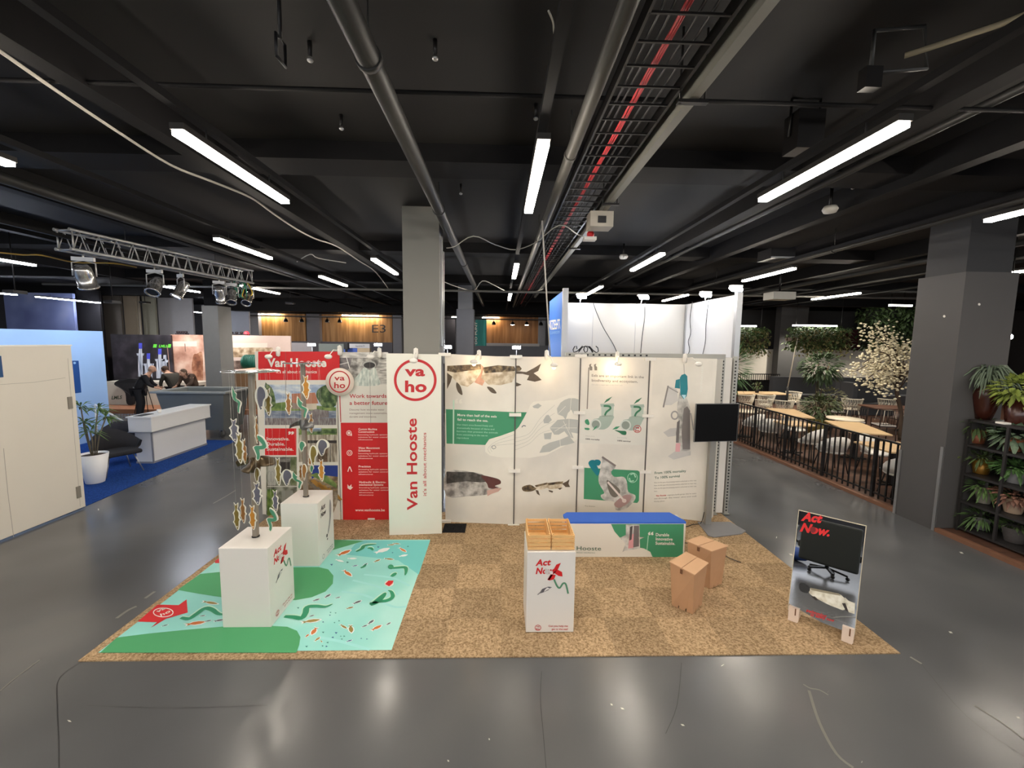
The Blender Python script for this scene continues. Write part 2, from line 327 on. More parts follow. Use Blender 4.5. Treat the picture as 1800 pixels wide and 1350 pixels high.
rows = [
 (.24, [(-.4, 1.1, 'lit ceiling strip light nearest the camera, in the row above the logo panel'), (4.05, 5.6, 'lit strip light second in the centre row, small and bright above the column wires'), (8.6, 10.3, 'lit strip light third in the centre row, tiny, over the far oak wall'), (-5.0, -3.5, None), (-9, -7.5, None)]),
 (-2.13, [(-.4, .96, 'large lit strip light on the upper left, above the white plinths'), (3.8, 5.35, 'lit strip light left of the grey-beige column'), (-5, -3.5, None), (-9, -7.5, None)]),
 (-3.85, [(-1.35, .2, 'strip light cut by the left edge of the picture, the highest one there'), (2.58, 3.9, 'lit strip light above the right end of the lighting truss'), (5.85, 7.35, 'small lit strip light above the E3 lettering row, left of the column'), (-6, -4.5, None)]),
 (2.35, [(-.75, .6, 'large lit strip light on the upper right'), (2.97, 4.4, 'lit strip light above the tall white booth wall'), (6.7, 8.4, 'small lit strip light just above the tall white booth wall, left one'), (-5, -3.5, None), (-9, -7.5, None)]),
 (5.03, [(3.95, 5.46, 'lit strip light above the palm plant by the railing'), (8.1, 9.8, 'small lit strip light above the right corner of the tall white booth'), (-.45, 1.06, 'lit strip light at the right edge of the picture, upper one'), (-5, -3.5, None)]),
 (8.95, [(7.1, 8.7, 'lit strip light above the hanging planters'), (2.8, 4.32, 'lit strip light right of the wide dark column'), (-3, -1.5, None)]),
 (-6.6, [(7.7, 9.5, 'lit strip light behind the right end of the lighting truss')]),
 (-8.85, [(4.42+.1, 5.03, None), (3.55, 5.05, 'lit strip light at the left edge of the picture, below the truss end'), (7.75, 9.4, 'lit strip light behind the middle of the lighting truss'), (-3, -1.5, None)]),
 (-16, [(11.8, 14.1, 'lit strip light above the blue mural'), (9.0, 11.2, 'lit strip light over the blue mural, cut by the left edge'), (17.2, 20.0, 'short lit strip light left of the grey side column')]),
]
for x, segs in rows:
    if x != -8.85 and x != -16:
        o = MB().box(x-.03, x+.03, -9.5, 17.0, 4.14, 4.19).build('light_rail', CEILB, loc=(x, 0, 4.14))
        tag(o, 'dark rail along the ceiling carrying the strip lights, %s' % {.24: 'the centre one', -2.13: 'first one left of the centre', -3.85: 'second one left of the centre', 2.35: 'first one right of the centre', 5.03: 'second one right of the centre', 8.95: 'the outermost on the right', -6.6: 'over the lighting truss'}[x], 'light rail', 'light rails')
    for s_ in segs:
        if s_[0] == 4.42+.1: continue
        lab = s_[2] or 'added unseen strip light behind the viewpoint in the row at %s' % {.24: 'the centre', -2.13: 'centre left', -3.85: 'the left', 2.35: 'centre right', 5.03: 'the right', 8.95: 'the far right', -8.85: 'the far left'}[x] + (', rearmost' if s_[0] < -7 else '')  # segments without a label are lamps added out of view for fill light
        strip(x, s_[0], x, s_[1], lab, TUBEC if x in (-8.85, -16) else TUBE)
for (a, b, c, d, lab) in ((432, 551, 492, 553, 'crosswise strip light far behind, above the left wood wall'), (610, 556, 672, 557, 'crosswise strip light far behind, above the E3 lettering')):
    p = atz(a, b, 4.0); q = atz(c, d, 4.0); strip(p.x, 20.6, q.x, 20.6, lab, grp='crosswise strip lights')
for a, b, lab in ((-1.66-.9, -1.66-.2, 'crosswise strip light at the left of the far blue-grey column'), (-.85, .1, 'crosswise strip light at the right of the far blue-grey column')):
    strip(a-.2, 20.6, b-.2, 20.6, lab, grp='crosswise strip lights')
# ------------------------------------------------------------------ pipes, tray, cables overhead
PIPE = mat((46, 46, 45), .5, .1)
def pipe(label, x, z, r, y0, y1, m=PIPE, clips=(), name='pipe'):
    o = thing(name, label, 'pipe', (x, y0, z)); MB().tube([(x, y0, z), (x, y1, z)], r, 16).build('tube', m, o)
    for y in clips: MB().tube([(x, y-.02, z), (x, y+.02, z)], r*1.15, 16).tube([(x, y, z+r), (x, y, 4.7)], .006, 6).build('clamp', m, o)
pipe('thick dark pipe running along the ceiling down to the column', -.84, 4.36, .07, -9, 16.8, clips=(-.6, 2.3, 6))
pipe('dark pipe at the left of the cable tray', .57, 4.33, .05, -9, 16.8, clips=(.55, 3.6), m=mat((64, 62, 58), .5, .1))
pipe('thin dark pipe crossing the whole ceiling from left to right', 0, 4.45, .018, 0, .01)
o = [q for q in C.objects if q.name.startswith('pipe')][-1]
for c_ in kids(o): bpy.data.objects.remove(c_)
o.location = (0, -.1, 4.45); ORG[o.name] = V(o.location); MB().tube([(-20, -.1, 4.45), (20, -.1, 4.45)], .016, 8).build('tube', CEILB, o)
pipe('dark round duct on the right, passing over the column', 5.75, 4.35, .06, -8, 16.8, clips=(4, 8))
pipe('black pipe on the far right of the ceiling', 7.5, 4.2, .05, -8, 16.8)
pipe('black pipe on the left of the ceiling above the truss', -5.2, 4.3, .06, -8, 16.8)
o = thing('crosswise_pipe', 'pale horizontal pipe crossing behind the column under the ceiling', 'pipe', (0, 8.2, 4.05)); MB().tube([(-12, 8.2, 4.02), (14, 8.2, 4.02)], .03, 8).build('tube', mat((96, 94, 90), .5), o)
o = thing('crosswise_track', 'black lighting track crossing in front of the far wood wall', 'track', (0, 20, 3.85)); MB().box(-18, 8, 20, 20.06, 3.86, 3.92).box(-18, 8, 20.3, 20.36, 4.05, 4.12).build('rail', BLACKM, o)
for i, (px, lab) in enumerate(((502, 'under the left wood wall end'), (530, 'beside the far grey pier'), (575, 'right of the far grey pier'), (597, 'left of the E3 lettering'), (868, 'first over the far oak wall'), (901, 'second over the far oak wall'), (926, 'third over the far oak wall'), (951, 'fourth over the far oak wall'))):
    p = aty(px, 560, 20.03); on = px > 890 and px < 940
    t = thing('track_spotlight', 'small track spotlight ' + lab, 'spotlight', (p.x, 20.03, 3.7), 'track spotlights')
    MB().lathe([(0, 3.86), (.02, 3.86), (.02, 3.78), (.09, 3.72), (.12, 3.6)], (p.x, 20.03, 0), 10).build('housing', BLACKM, t)
    MB().lathe([(0, 3.60), (.1, 3.6), (.1, 3.58), (0, 3.57)], (p.x, 20.03, 0), 10).build('lens', mat((255, 246, 230), .5, var=0, emit=12) if on else GREY, t)
# cable tray with red cable
tr = thing('cable_tray', 'black mesh cable tray with red cables along the ceiling', 'cable tray', (.9, 0, 4.33))
for x in (.68, 1.1): MB().box(x-.008, x+.008, -9, 16.5, 4.30, 4.38).build('side_rail', BLACKM, tr)
for y in [(-1.9+.2*i) for i in range(0, 60)]:
    MB().box(.68, 1.1, y-.006, y+.006, 4.30, 4.312).build('rung', BLACKM, tr)
g = MB()
for x in (.74, .79, .93, .99): g.tube([(x+random.uniform(-.01, .01), -9+.5*i, 4.322) for i in range(52)], .008, 5)
g.build('black_cable', mat((38, 36, 38), .5), tr)
g = MB()
for x in (.845, .86, .875): g.tube([(x+random.uniform(-.006, .006), -9+.4*i, 4.325) for i in range(62)], .008, 5)
g.build('red_cable', mat((196, 46, 54), .45, var=.1), tr)
tr2 = thing('mounting_channel', 'pale grey metal channel beside the cable tray, hung in two lengths', 'channel', (1.2, 0, 4.3))
MB().box(1.17, 1.235, -9, 12, 4.26, 4.3).box(1.17, 1.18, -9, 12, 4.3, 4.38).build('channel', mat((112, 111, 104), .5, .2), tr2)
for y in (-.45, 1.6, 3.9): MB().box(1.1, 1.3, y-.02, y+.02, 4.24, 4.26).tube([(1.12, y, 4.24), (1.12, y, 4.7)], .008, 6).tube([(1.28, y, 4.24), (1.28, y, 4.7)], .008, 6).build('hanger', BLACKM, tr2)
def wire(name, label, pts, z, r, m, cat='cable'):
    q = [tuple(atz(p[0], p[1], p[2] if len(p) > 2 else z)) for p in pts]
    return tag(MB().tube(smooth(q, 4, False), r, 6).build(name, m), label, cat)
wire('ceiling_cable', 'long pale cable hanging under the ceiling on the left', [(-40, 62), (0, 90), (100, 160), (200, 227), (300, 290), (370, 318), (440, 347), (480, 375), (520, 402), (555, 420), (592, 433), (630, 458), (660, 478), (683, 508)], 4.42, .013, mat((196, 190, 180), .6, var=.15, scale=3))
wire('sagging_cable', 'thin grey cable sagging from the big pipe to the alarm box', [(785, 436), (800, 433), (832, 415), (870, 430), (905, 439), (940, 427), (983, 396), (1015, 412), (1040, 421)], 4.2, .008, WIRE)
wire('sagging_cable', 'thin grey cable sagging beneath the far end of the big pipe', [(782, 496), (800, 503), (832, 511), (848, 494), (870, 502), (895, 513), (935, 513), (955, 508)], 4.15, .012, WIRE)
wire('red_yellow_cable', 'yellow cable running in from the left edge to the truss', [(-20, 443), (0, 444), (40, 448), (75, 449), (130, 461), (200, 463), (240, 470)], 4.0, .012, mat((196, 158, 70), .6))
wire('branching_cable', 'pale frayed cable near the top of the ceiling', [(964, 19), (972, 38), (974, 58), (978, 72)], 4.6, .006, WIRE)
wire('thin_conduit', 'thin pale conduit above the large right strip light', [(1300, 343), (1350, 313), (1400, 283), (1470, 237), (1540, 197), (1600, 165), (1660, 135)], 4.45, .01, WIRE)
wire('wall_conduit', 'pale conduit running to the upper right corner', [(1590, 98), (1640, 82), (1700, 62), (1760, 42), (1820, 18)], 4.5, .018, mat((120, 112, 92), .6))
wire('dangling_cable', 'thin cable with a ceiling hook left of the column', [(588+20, 462), (560, 454), (545, 447), (522, 460)], 4.3, .01, WIRE)
# pole beside tray hanging down to the blue sign (vertical white cord)
p = atz(953, 388, 4.3); q = aty(967, 625, 3.55)
tag(MB().tube([tuple(p), tuple(p.lerp(q, .5)), tuple(q)], .012, 6).build('ceiling_drop', mat((210, 205, 196), .6)), 'pale cord hanging from the ceiling to the top of the panels beside the blue sign', 'cord')
def small(name, label, cat, px, py, z, parts, group=None):
    p = atz(px, py, z); o = thing(name, label, cat, tuple(p), group)
    for nm, fn, m in parts: b = MB(); fn(b, p); b.build(nm, m, o)
    return o
small('loudspeaker', 'black box loudspeaker hanging on the right of the ceiling', 'speaker', 1413, 230, 4.45, [('cabinet', lambda b, p: b.box(p.x-.11, p.x+.11, p.y-.09, p.y+.09, 4.28, 4.58), BLACKM), ('bracket', lambda b, p: b.tube([(p.x-.12, p.y, 4.4), (p.x-.12, p.y, 4.7), (p.x+.12, p.y, 4.7), (p.x+.12, p.y, 4.4)], .012, 6), BLACKM)])
small('alarm_box', 'white junction box fixed to the grey channel', 'box', 1054, 392, 4.15, [('housing', lambda b, p: b.box(p.x-.14, p.x+.14, p.y-.12, p.y+.12, 4.08, 4.26), mat((176, 170, 158), .5)), ('socket', lambda b, p: b.box(p.x-.05, p.x+.05, p.y-.13, p.y-.12, 4.12, 4.2), BLACK)])
small('alarm_siren', 'red and white siren hanging below the junction box', 'siren', 1038, 412, 4.1, [('base', lambda b, p: b.box(p.x-.09, p.x+.07, p.y-.06, p.y+.06, 4.02, 4.06), WHITE), ('lamp', lambda b, p: b.ball((p.x, p.y, 4.1), .05), RED)])
small('hanging_box', 'small black hanging box on an iron bracket, upper right', 'box', 1530, 133, 4.3, [('housing', lambda b, p: b.box(p.x-.05, p.x+.05, p.y-.03, p.y+.03, 4.22, 4.34), BLACKM), ('bracket', lambda b, p: b.tube([(p.x, p.y, 4.34), (p.x, p.y, 4.55), (p.x+.35, p.y+.05, 4.62), (p.x+.42, p.y+.08, 4.4), (p.x+.05, p.y, 4.32)], .012, 6), PIPE)])
for i, (x, y, lab) in enumerate(((765, 92, 'nearest, right of the thick pipe'), (600, 218, 'left of the thick pipe'), (810, 335, 'in front of the grey-beige column'), (942, 200, 'beside the centre strip light'), (545, 95, 'upper left beside the black frame'), (1500, 325, 'right of the large right strip light'))):
    small('sprinkler', 'small sprinkler head on the black ceiling, '+lab, 'sprinkler', x, y, 4.62, [('pipe_stub', lambda b, p: b.tube([(p.x, p.y, 4.71), (p.x, p.y, 4.6)], .015, 8), BLACKM), ('nozzle', lambda b, p: b.ball((p.x, p.y, 4.58), .022, (1, 1, .6)), ALU)], 'sprinkler heads')
for x, y, z, lab in ((1459, 371, 4.4, 'white round smoke detector on the ceiling, right'), (1096, 453, 4.42, 'white round ceiling fitting left of the strip light over the tall booth')):
    small('smoke_detector', lab, 'smoke detector', x, y, z, [('base', lambda b, p: b.lathe([(0, z+.06), (.07, z+.06), (.09, z+.02), (.07, z-.02), (0, z-.03)], (p.x, p.y, 0), 16), mat((190, 186, 176), .5)), ('stem', lambda b, p: b.tube([(p.x, p.y, z+.04), (p.x, p.y, 4.7)], .02, 6), BLACKM)])
small('sign_frame', 'thin black hanging frame on the upper left ceiling', 'frame', 497, 92, 4.3, [('frame', lambda b, p: b.tube([(p.x-.01, p.y-.05, 4.25), (p.x-.01, p.y+.05, 4.25), (p.x-.01, p.y+.05, 4.37), (p.x-.01, p.y-.05, 4.37), (p.x-.01, p.y-.05, 4.25)], .009, 6), BLACK), ('stem', lambda b, p: b.tube([(p.x-.01, p.y, 4.37), (p.x-.01, p.y, 4.7)], .012, 6), BLACK)])
small('projector', 'small pale projector under the ceiling above the railing', 'projector', 1370, 520, 3.9, [('body', lambda b, p: b.box(p.x-.28, p.x+.28, p.y-.2, p.y+.2, 3.8, 3.98), mat((170, 168, 160), .5)), ('pole', lambda b, p: b.tube([(p.x, p.y, 3.98), (p.x, p.y, 4.7)], .025, 8), BLACKM)])
small('ceiling_speaker', 'dark box with pale edge under the ceiling above the right strip light', 'speaker', 1364, 450, 4.3, [('body', lambda b, p: b.box(p.x-.22, p.x+.22, p.y-.2, p.y+.2, 4.22, 4.4), BLACKM), ('edge', lambda b, p: b.box(p.x-.22, p.x+.22, p.y-.22, p.y-.2, 4.22, 4.25), ALU)])
# thin far vertical/diagonal ducts on the right give the crossing look
for k, (x, z) in enumerate(((3.6, 4.5), (9.6, 4.35), (11.3, 4.3))):
    pipe('dark slim pipe along the right side of the ceiling, %s' % ('closest to the cable tray', 'above the hanging planters', 'farthest to the right')[k], x, z, .035, -8, 16.8)
# ================================================================== STAND CARPET AND MAT
cp = tag(MB().box(-3.5, 3.5, 0, 3.05, 0, .009).build('carpet_tiles', carpet_mat((132, 108, 78), (198, 170, 136), 'tan_carpet_tiles'), loc=(0, 0, 0)), 'large tan chequered tile carpet under the red and white stand', 'carpet')
tag(MB().box(-.82, -.5, 2.33, 2.62, .009, .014).build('black_carpet_tile', carpet_mat((22, 22, 24), (42, 42, 44), 'black_carpet', 0), loc=(-.66, 2.47, .009)), 'black carpet piece at the foot of the panel wall right of the tall logo panel', 'carpet tile')
MATZ = .013
mt = thing('printed_floor_mat', 'printed floor mat with turquoise river, green banks, fish and eels', 'floor mat', (-2.2, 1.1, .009))
AQ = photo((142, 214, 208), (150, 222, 214), (176, 232, 224), 1.1, 2)
MB().box(-3.42, -.95, .09, 2.12, .009, .012).build('mat_base', AQ, mt)
s = Sheet((0, 0, .0122), (0, 0, 1)); s.base = .0006
G1 = mat((76, 164, 108), .55, var=.04, scale=2); TEAL = mat((30, 122, 116), .5); EEL = mat((34, 146, 104), .5); EELL = mat((190, 236, 214), .5)
AQD = mat((112, 206, 204), .5, var=.05, scale=1.5)
s.poly([(756, 950.5), (640, 950), (625, 956), (608, 975), (700, 985), (736, 1010)], AQD, 0)
# banks
s.poly([(176, 1147.5), (205, 1121), (260, 1114), (330, 1107), (400, 1101), (470, 1100), (505, 1102), (522, 1109), (528, 1120), (526, 1134), (521, 1147.5)], G1, 1)
s.poly([(312, 1037), (352, 1009), (382, 1006), (470, 998), (560, 997), (577, 1001), (586, 1012), (585, 1026), (572, 1040), (548, 1050), (520, 1055), (440, 1058), (390, 1050), (350, 1044)], G1, 1)
s.poly([(585, 967), (640, 951), (596, 949), (520, 949), (470, 962), (500, 975)], G1, 1)
s.poly([(378, 986), (390, 978), (420, 972), (420, 990), (378, 990)], RED, 1)
# red arrow sign
s.poly([(242, 1093), (277, 1063), (314, 1064), (328, 1054), (330, 1077), (292, 1088), (265, 1104), (276, 1094)], RED, 2)
s.ring(287, 1077, 18, 8.6, 1.6, WHITE, 3); s.text('va', (276, 1078), (292, 1070), 5, WHITE, 3, .02); s.text('ho', (283, 1084), (300, 1076), 5, WHITE, 3, .02)
def eel(sh, pts, w, m=EEL, hi=True, L=3):
    p = smooth([(a, b) for a, b in pts], 5, False); n_ = len(p); ws = [w*math.sin(PI*min(1, .12+.88*i/(n_-1)))**.6+.002 for i in range(n_)]
    if hi: sh.line([(a, b-1.2) for a, b in p], w, EELL, L, [q*1.35 for q in ws])
    sh.line(p, w, m, L+1, ws)
eel(s, [(318, 1086), (332, 1088), (345, 1080), (360, 1070), (372, 1072), (385, 1080), (400, 1080)], .05)
eel(s, [(500, 1084), (515, 1085), (530, 1087), (537, 1078), (540, 1068), (555, 1066), (572, 1067), (585, 1062)], .055)
eel(s, [(650, 1062), (665, 1058), (680, 1056), (690, 1050), (688, 1041), (682, 1038)], .045)
eel(s, [(651, 1064), (662, 1058), (672, 1049), (678, 1042)], .07)
eel(s, [(687, 999), (700, 998), (712, 998), (714, 1004), (712, 1012)], .045); s.disc(687, 997, 5, 4, EEL, 5); eel(s, [(688, 1014), (693, 1010), (696, 1007)], .05)
eel(s, [(626, 970), (636, 965), (640, 960), (650, 958), (662, 957)], .05); eel(s, [(646, 964), (652, 964), (656, 968)], .04)
eel(s, [(634, 999), (640, 996), (643, 992)], .035, hi=False)
s.disc(684, 1026, 8, 5.4, WHITE, 2); s.poly([(677, 1027), (683, 1021), (692, 1021), (690, 1026), (684, 1031)], RED, 3)
OR = mat((206, 116, 50), .5); OLV = mat((150, 128, 62), .5); GRY = mat((96, 106, 112), .5); BL = mat((40, 88, 140), .5); LW = mat((232, 240, 240), .5)
def fishp(sh, cx, cy, l, a, m, L=3, fat=.28, sq=.5):
    """small fish print: centre, length in pixels, angle"""
    ca, sa = math.cos(a), math.sin(a); sh_ = [(-.5, -.14), (-.42, 0), (-.5, .14), (-.3, .05), (-.1, fat*.5), (.2, fat*.5), (.45, .05), (.5, 0), (.45, -.05), (.2, -fat*.5), (-.1, -fat*.5), (-.3, -.05)]
    sh.poly([(cx+l*(u*ca-v*sa), cy+l*(u*sa+v*ca)*(sq if sq else 1)) for u, v in sh_], m, L)
for cx, cy, l, a, m_ in ((547, 1092, 32, -.3, OLV), (552, 1110, 26, 1.9, OR), (604, 1102, 18, .9, OLV), (617, 1106, 26, 1.5, OLV), (662, 1104, 24, -.8, OR), (652, 1094, 18, -1.0, GRY), (641, 1101, 12, -.7, GRY), (683, 1097, 12, -.9, GRY), (605, 972, 28, -.7, OR), (611, 1008, 24, 1.0, OR), (708, 967, 18, .9, OR), (663, 986, 14, -.7, OLV), (684, 983, 16, .2, OLV), (672, 968, 26, -.6, LW), (619, 982, 14, .0, LW), (597, 986, 14, .5, LW), (709, 977, 14, -.4, LW), (688, 958, 12, -.2, OLV), (697, 956, 12, .2, OLV), (628, 1059, 18, -.7, GRY), (615, 1069, 14, -.5, OLV), (576, 1048, 16, -.9, GRY), (556, 1055, 14, -.6, GRY), (594, 1051, 10, -.5, GRY), (558, 1124, 16, -1.0, OLV), (565, 1128, 8, 1.2, OLV), (614, 1127, 12, -.6, BL), (540, 1118, 12, -1.1, OR), (548, 1083, 10, -.5, GRY), (215, 1098, 0.1, 0, GRY), (344, 1096, 34, -.3, OR), (370, 1060, 26, .3, OLV), (290, 1100, 12, -.5, TEAL), (366, 1092, 12, -.4, GRY), (385, 1091, 18, -.4, GRY), (356, 1083, 10, -.3, GRY), (642, 993, 12, -.9, TEAL), (624, 995, 10, -.4, BL)):
    if l > 1:
        fishp(s, cx, cy, l*1.25, a, LW, 3, .34); fishp(s, cx, cy, l, a, m_, 4)
for cx, cy in ((581, 1077), (590, 1078), (580, 1082), (596, 1092), (588, 1095), (568, 1094), (568, 1112), (599, 1119), (605, 1119), (601, 1124), (576, 1130), (574, 1137), (567, 1136), (645, 1124), (635, 1123), (591, 1113), (585, 1121), (539, 1137), (583, 993), (611, 989), (690, 972), (717, 961), (665, 962), (524, 1069)):
    r_ = random.uniform(1.6, 3.2); a = random.uniform(0, 6)
    s.poly([(cx+r_*k*math.cos(a+i*PI/3), cy+.7*r_*k*math.sin(a+i*PI/3)) for i, k in enumerate((1, .45, 1, .4, 1, .5))], random.choice([TEAL, TEAL, BL]), 4)
for pts in ([(620, 1020), (660, 1030), (700, 1045)], [(600, 1040), (640, 1046), (690, 1066), (715, 1066)], [(560, 1120), (600, 1128), (650, 1142)], [(640, 1010), (690, 1016), (720, 1030)]):
    s.line(smooth(pts, 5, False), .03, mat((160, 226, 222), .5), 0)
s.build(mt, 'river_print')
# ================================================================== STAND PANELS
DN = mat((52, 46, 44), .6)
def wallpanel(label, a, b, h, m=PANEL, th=.025, name='exhibition_wall', bottom=.012):
    a, b = V((a[0], a[1], 0)), V((b[0], b[1], 0)); d = (b-a).normalized(); nrm = V((d.y, -d.x, 0))   # faces the camera side
    o = thing(name, label, 'display panel', tuple((a+b)/2), 'stand wall panels' if name == 'exhibition_wall' else None)
    q = [a, b, b-nrm*th, a-nrm*th]
    MB().hexa([(p.x, p.y) for p in q], bottom, h).build('board', m, o)
    return o, Sheet(a, nrm)
PA, PB = (-3.63, 2.95), (-2.39, 2.75)
cA = (-.82, 2.69); c2 = (.19, 2.60); c3 = (1.15, 2.82); c4 = (2.23, 2.96); c5 = (3.12, 2.69)
# --- panel A, red header and photographs
oA, s = wallpanel('leftmost stand panel with red header and river photographs', PA, PB, 2.49)
s.rect(454, 618, 597, 668, RED, 0)
s.text('Van Hooste', (470, 644.5), (574, 644.5), 15, WHITE, 2, .035); s.text("It's all about mechanics", (486, 656), (557, 656), 5.5, WHITE, 2, .01)
SKY = photo((150, 168, 196), (190, 202, 216), (222, 226, 226), 5, 4, (1, 1, 3)); TREE = photo((38, 62, 34), (74, 98, 58), (120, 138, 92), 14); GRS = photo((80, 110, 56), (112, 136, 72), (146, 160, 96), 9)
WAT = photo((98, 110, 132), (128, 138, 156), (160, 166, 176), 6, 6, (1, 1, 4)); REED = photo((100, 88, 92), (128, 118, 118), (150, 150, 146), 26, 4, (3, 1, .5)); BRK = mat((178, 118, 92), .6, var=.15, scale=25)
s.rect(465, 676, 591, 747, SKY, 0); s.rect(466, 722, 591, 747, WAT, 1); s.rect(466, 735, 591, 747, REED, 2); s.poly([(466, 722), (591, 722), (591, 716), (548, 712), (505, 706), (482, 709), (466, 712)], GRS, 1)
s.poly([(466, 676), (470, 675), (478, 682), (483, 696), (484, 712), (472, 720), (466, 722)], TREE, 2, True); s.poly([(560, 684), (575, 676), (590, 678), (591, 712), (570, 716), (560, 704), (556, 694)], TREE, 2, True)
s.rect(528, 705, 557, 720, mat((208, 196, 176), .6), 2); s.poly([(513, 692), (554, 690), (560, 709), (530, 710), (514, 708)], BRK, 3); s.rect(513, 702, 530, 719, mat((148, 132, 120), .6), 2)
s.poly([(545, 722), (556, 719), (578, 722), (578, 734), (548, 735)], REED, 3)
s.rect(466, 753, 521, 800, RED, 1); s.text('Innovative.', (469, 774), (509, 774), 6, WHITE, 2, .015); s.text('Durable.', (469, 783), (501, 783), 6, WHITE, 2, .015); s.text('Sustainable.', (469, 792), (516, 792), 6, WHITE, 2, .015); s.text(',,', (507, 761), (517, 761), 12, WHITE, 2, .05)
s.rect(525, 753, 593, 812, photo((120, 108, 92), (168, 156, 138), (206, 198, 182), 8, 3, (4, 1, .6)), 0); s.rect(525, 753, 592, 764, GRS, 1); s.rect(540, 755, 592, 762, TREE, 2); s.rect(540, 752.5, 565, 758, SKY, 2); s.rect(541, 774, 592, 779, DN, 2); s.rect(558, 785, 576, 812, photo((70, 54, 40), (100, 80, 62), (126, 104, 84), 8), 2); s.line([(581, 780), (581, 812)], .01, DN, 3)
for x in (548, 556, 585): s.line([(x, 780), (x+.5, 811)], .008, mat((120, 110, 98), .6), 3)
s.rect(468, 803, 522, 909, photo((84, 84, 74), (120, 122, 106), (160, 160, 146), 9), 0); s.rect(470, 803, 521, 818, photo((92, 88, 84), (118, 114, 108), (140, 136, 130), 12, 4, (1, 1, 5)), 1); s.rect(471, 819, 485, 853, mat((176, 174, 164), .6), 2); s.rect(493, 812, 510, 836, DN, 2)
s.rect(470, 860, 486, 908, photo((60, 90, 36), (98, 124, 52), (130, 152, 76), 10), 2); s.rect(470, 854, 522, 856, mat((196, 192, 182), .6), 2); s.rect(511, 803, 522, 853, photo((80, 92, 58), (110, 118, 84), (140, 140, 116), 10), 2); s.rect(495, 862, 515, 905, mat((140, 140, 132), .6, var=.2), 2)
for x in (473, 478): s.ring(x+1, 838, 4, 10, .9, mat((150, 150, 144), .6), 3)
s.rect(527, 818, 594, 881, photo((108, 88, 66), (150, 128, 100), (196, 178, 150), 8, 5, (1, 1, 2)), 0); s.poly([(548, 818), (594, 818), (594, 838), (575, 836), (560, 834), (548, 842)], mat((38, 62, 138), .5, var=.3, scale=10), 2); s.poly([(545, 835), (556, 831), (575, 836), (592, 850), (592, 858), (560, 842)], GRS, 3)
for k in range(5): s.poly([(546+9*k, 845+5*k), (553+9*k, 842+5*k), (570+8*k, 858+5*k), (566+8*k, 864+4*k)], mat((176, 128, 58), .5, var=.15), 4); s.line([(541+9*k, 846+5*k), (566+8*k, 872+2*k)], .018, mat((118, 112, 104), .5), 5)
s.poly([(577, 864), (594, 862), (594, 881), (584, 908), (575, 880)], photo((120, 104, 84), (156, 140, 120), (190, 178, 160), 12), 5)
s.line([(502.5, 618), (503.5, 912)], .004, mat((120, 110, 104), .6), 6); s.build(oA)
# --- panel B (two boards): pipe photo, slogan, red list
oB, s = wallpanel('second stand panel with slogan and red list of services', (-2.372, 2.76), (-1.30, 2.77), 2.49)
ST = photo((96, 92, 88), (146, 142, 136), (200, 196, 188), 12); s.rect(596, 623, 682.5, 676, ST, 0)
s.poly([(596, 623), (620, 627), (614, 648), (596, 652)], photo((84, 80, 84), (118, 112, 112), (150, 140, 136), 9), 1); s.line([(596, 641), (613, 637)], .012, mat((210, 206, 200), .5), 2); s.line([(609, 628), (615, 648)], .012, mat((220, 216, 210), .5), 2)
s.poly([(668, 632), (682, 632), (682, 676), (662, 676), (660, 650)], photo((150, 146, 140), (184, 180, 172), (212, 208, 200), 8, 3, (1, 1, 4)), 1)
s.disc(649, 641, 12, 7, mat((170, 168, 162), .5), 2); s.disc(649.5, 642, 10, 5.4, mat((52, 48, 46), .5), 3)
s.poly([(640, 646), (650, 650), (659, 646), (664, 660), (666, 677), (620, 677), (622, 668), (632, 656)], photo((168, 180, 172), (196, 204, 194), (224, 226, 216), 10, 4, (3, 1, 1)), 4, True)
s.rect(596, 619, 682.5, 629, photo((170, 166, 160), (196, 192, 186), (220, 216, 210), 8, 3, (1, 1, 4)), 2)
for y in (640, 651): s.line([(668, y), (682, y-.5)], .012, mat((130, 126, 120), .5), 5)
s.text('Work towards', (614.5, 699.5), (679.5, 699), 7, DRED, 2, .012); s.text('a better future', (614.5, 711.5), (681, 711.5), 7, DRED, 2, .012)
TX = mat((150, 120, 112), .6)
for i, (t, x1) in enumerate((('Discover how we make water', 676), ('management more sustainable,', 681), ('durable and innovative.', 662))): s.text(t, (614.5, 721.5+6.2*i), (x1, 721.5+6.2*i), 3.3, TX, 2)
s.line([(597.4, 694), (599.2, 742)], .012, DRED, 2)
s.poly([(599, 743), (683, 743), (684.5, 914), (603, 915)], RED, 1)
WT = mat((246, 226, 218), .6)
for x, y, l, k in ((630, 754, ['Custom Machine', 'Construction'], 3), (630, 787, ['Water Management', 'Solutions'], 3), (630.5, 819.5, ['Precision'], 3), (631.5, 847, ['Hydraulic & Electro-', 'mechanical Systems'], 4)):
    for i, t in enumerate(l): s.text(t, (x, y+2+4.6*i), (x+ (2.35*len(t)), y+2+4.6*i), 3.6, WT, 2, .02)
    yy = y+2+4.6*len(l)
    for i in range(k): s.text(('Innovating hydraulic systems', 'solutions for water control', 'infrastructures', 'infrastructures')[i], (x, yy+4.3*i), (x+(51 if i < 2 else 25), yy+4.3*i), 2.6, WT, 2)
s.text('www.vanhooste.be', (624.5, 898.5), (676.5, 898.5), 4.6, WT, 2, .02); s.rect(646.5, 910.5, 659, 916, WHITE, 3)
s.ring(613.5, 761, 4.6, 4.6, 1, WT, 2); s.disc(613.5, 761, 2.4, 2.4, WT, 2); s.line([(616, 765), (618, 766), (618, 762)], .012, WT, 2)
s.ring(614.5, 796, 5, 5, 1, WT, 2); s.ring(614.5, 796, 2.6, 2.6, .8, WT, 2)
s.line([(614.5, 820), (611.5, 829)], .014, WT, 2); s.line([(615, 820), (618.5, 829)], .014, WT, 2)
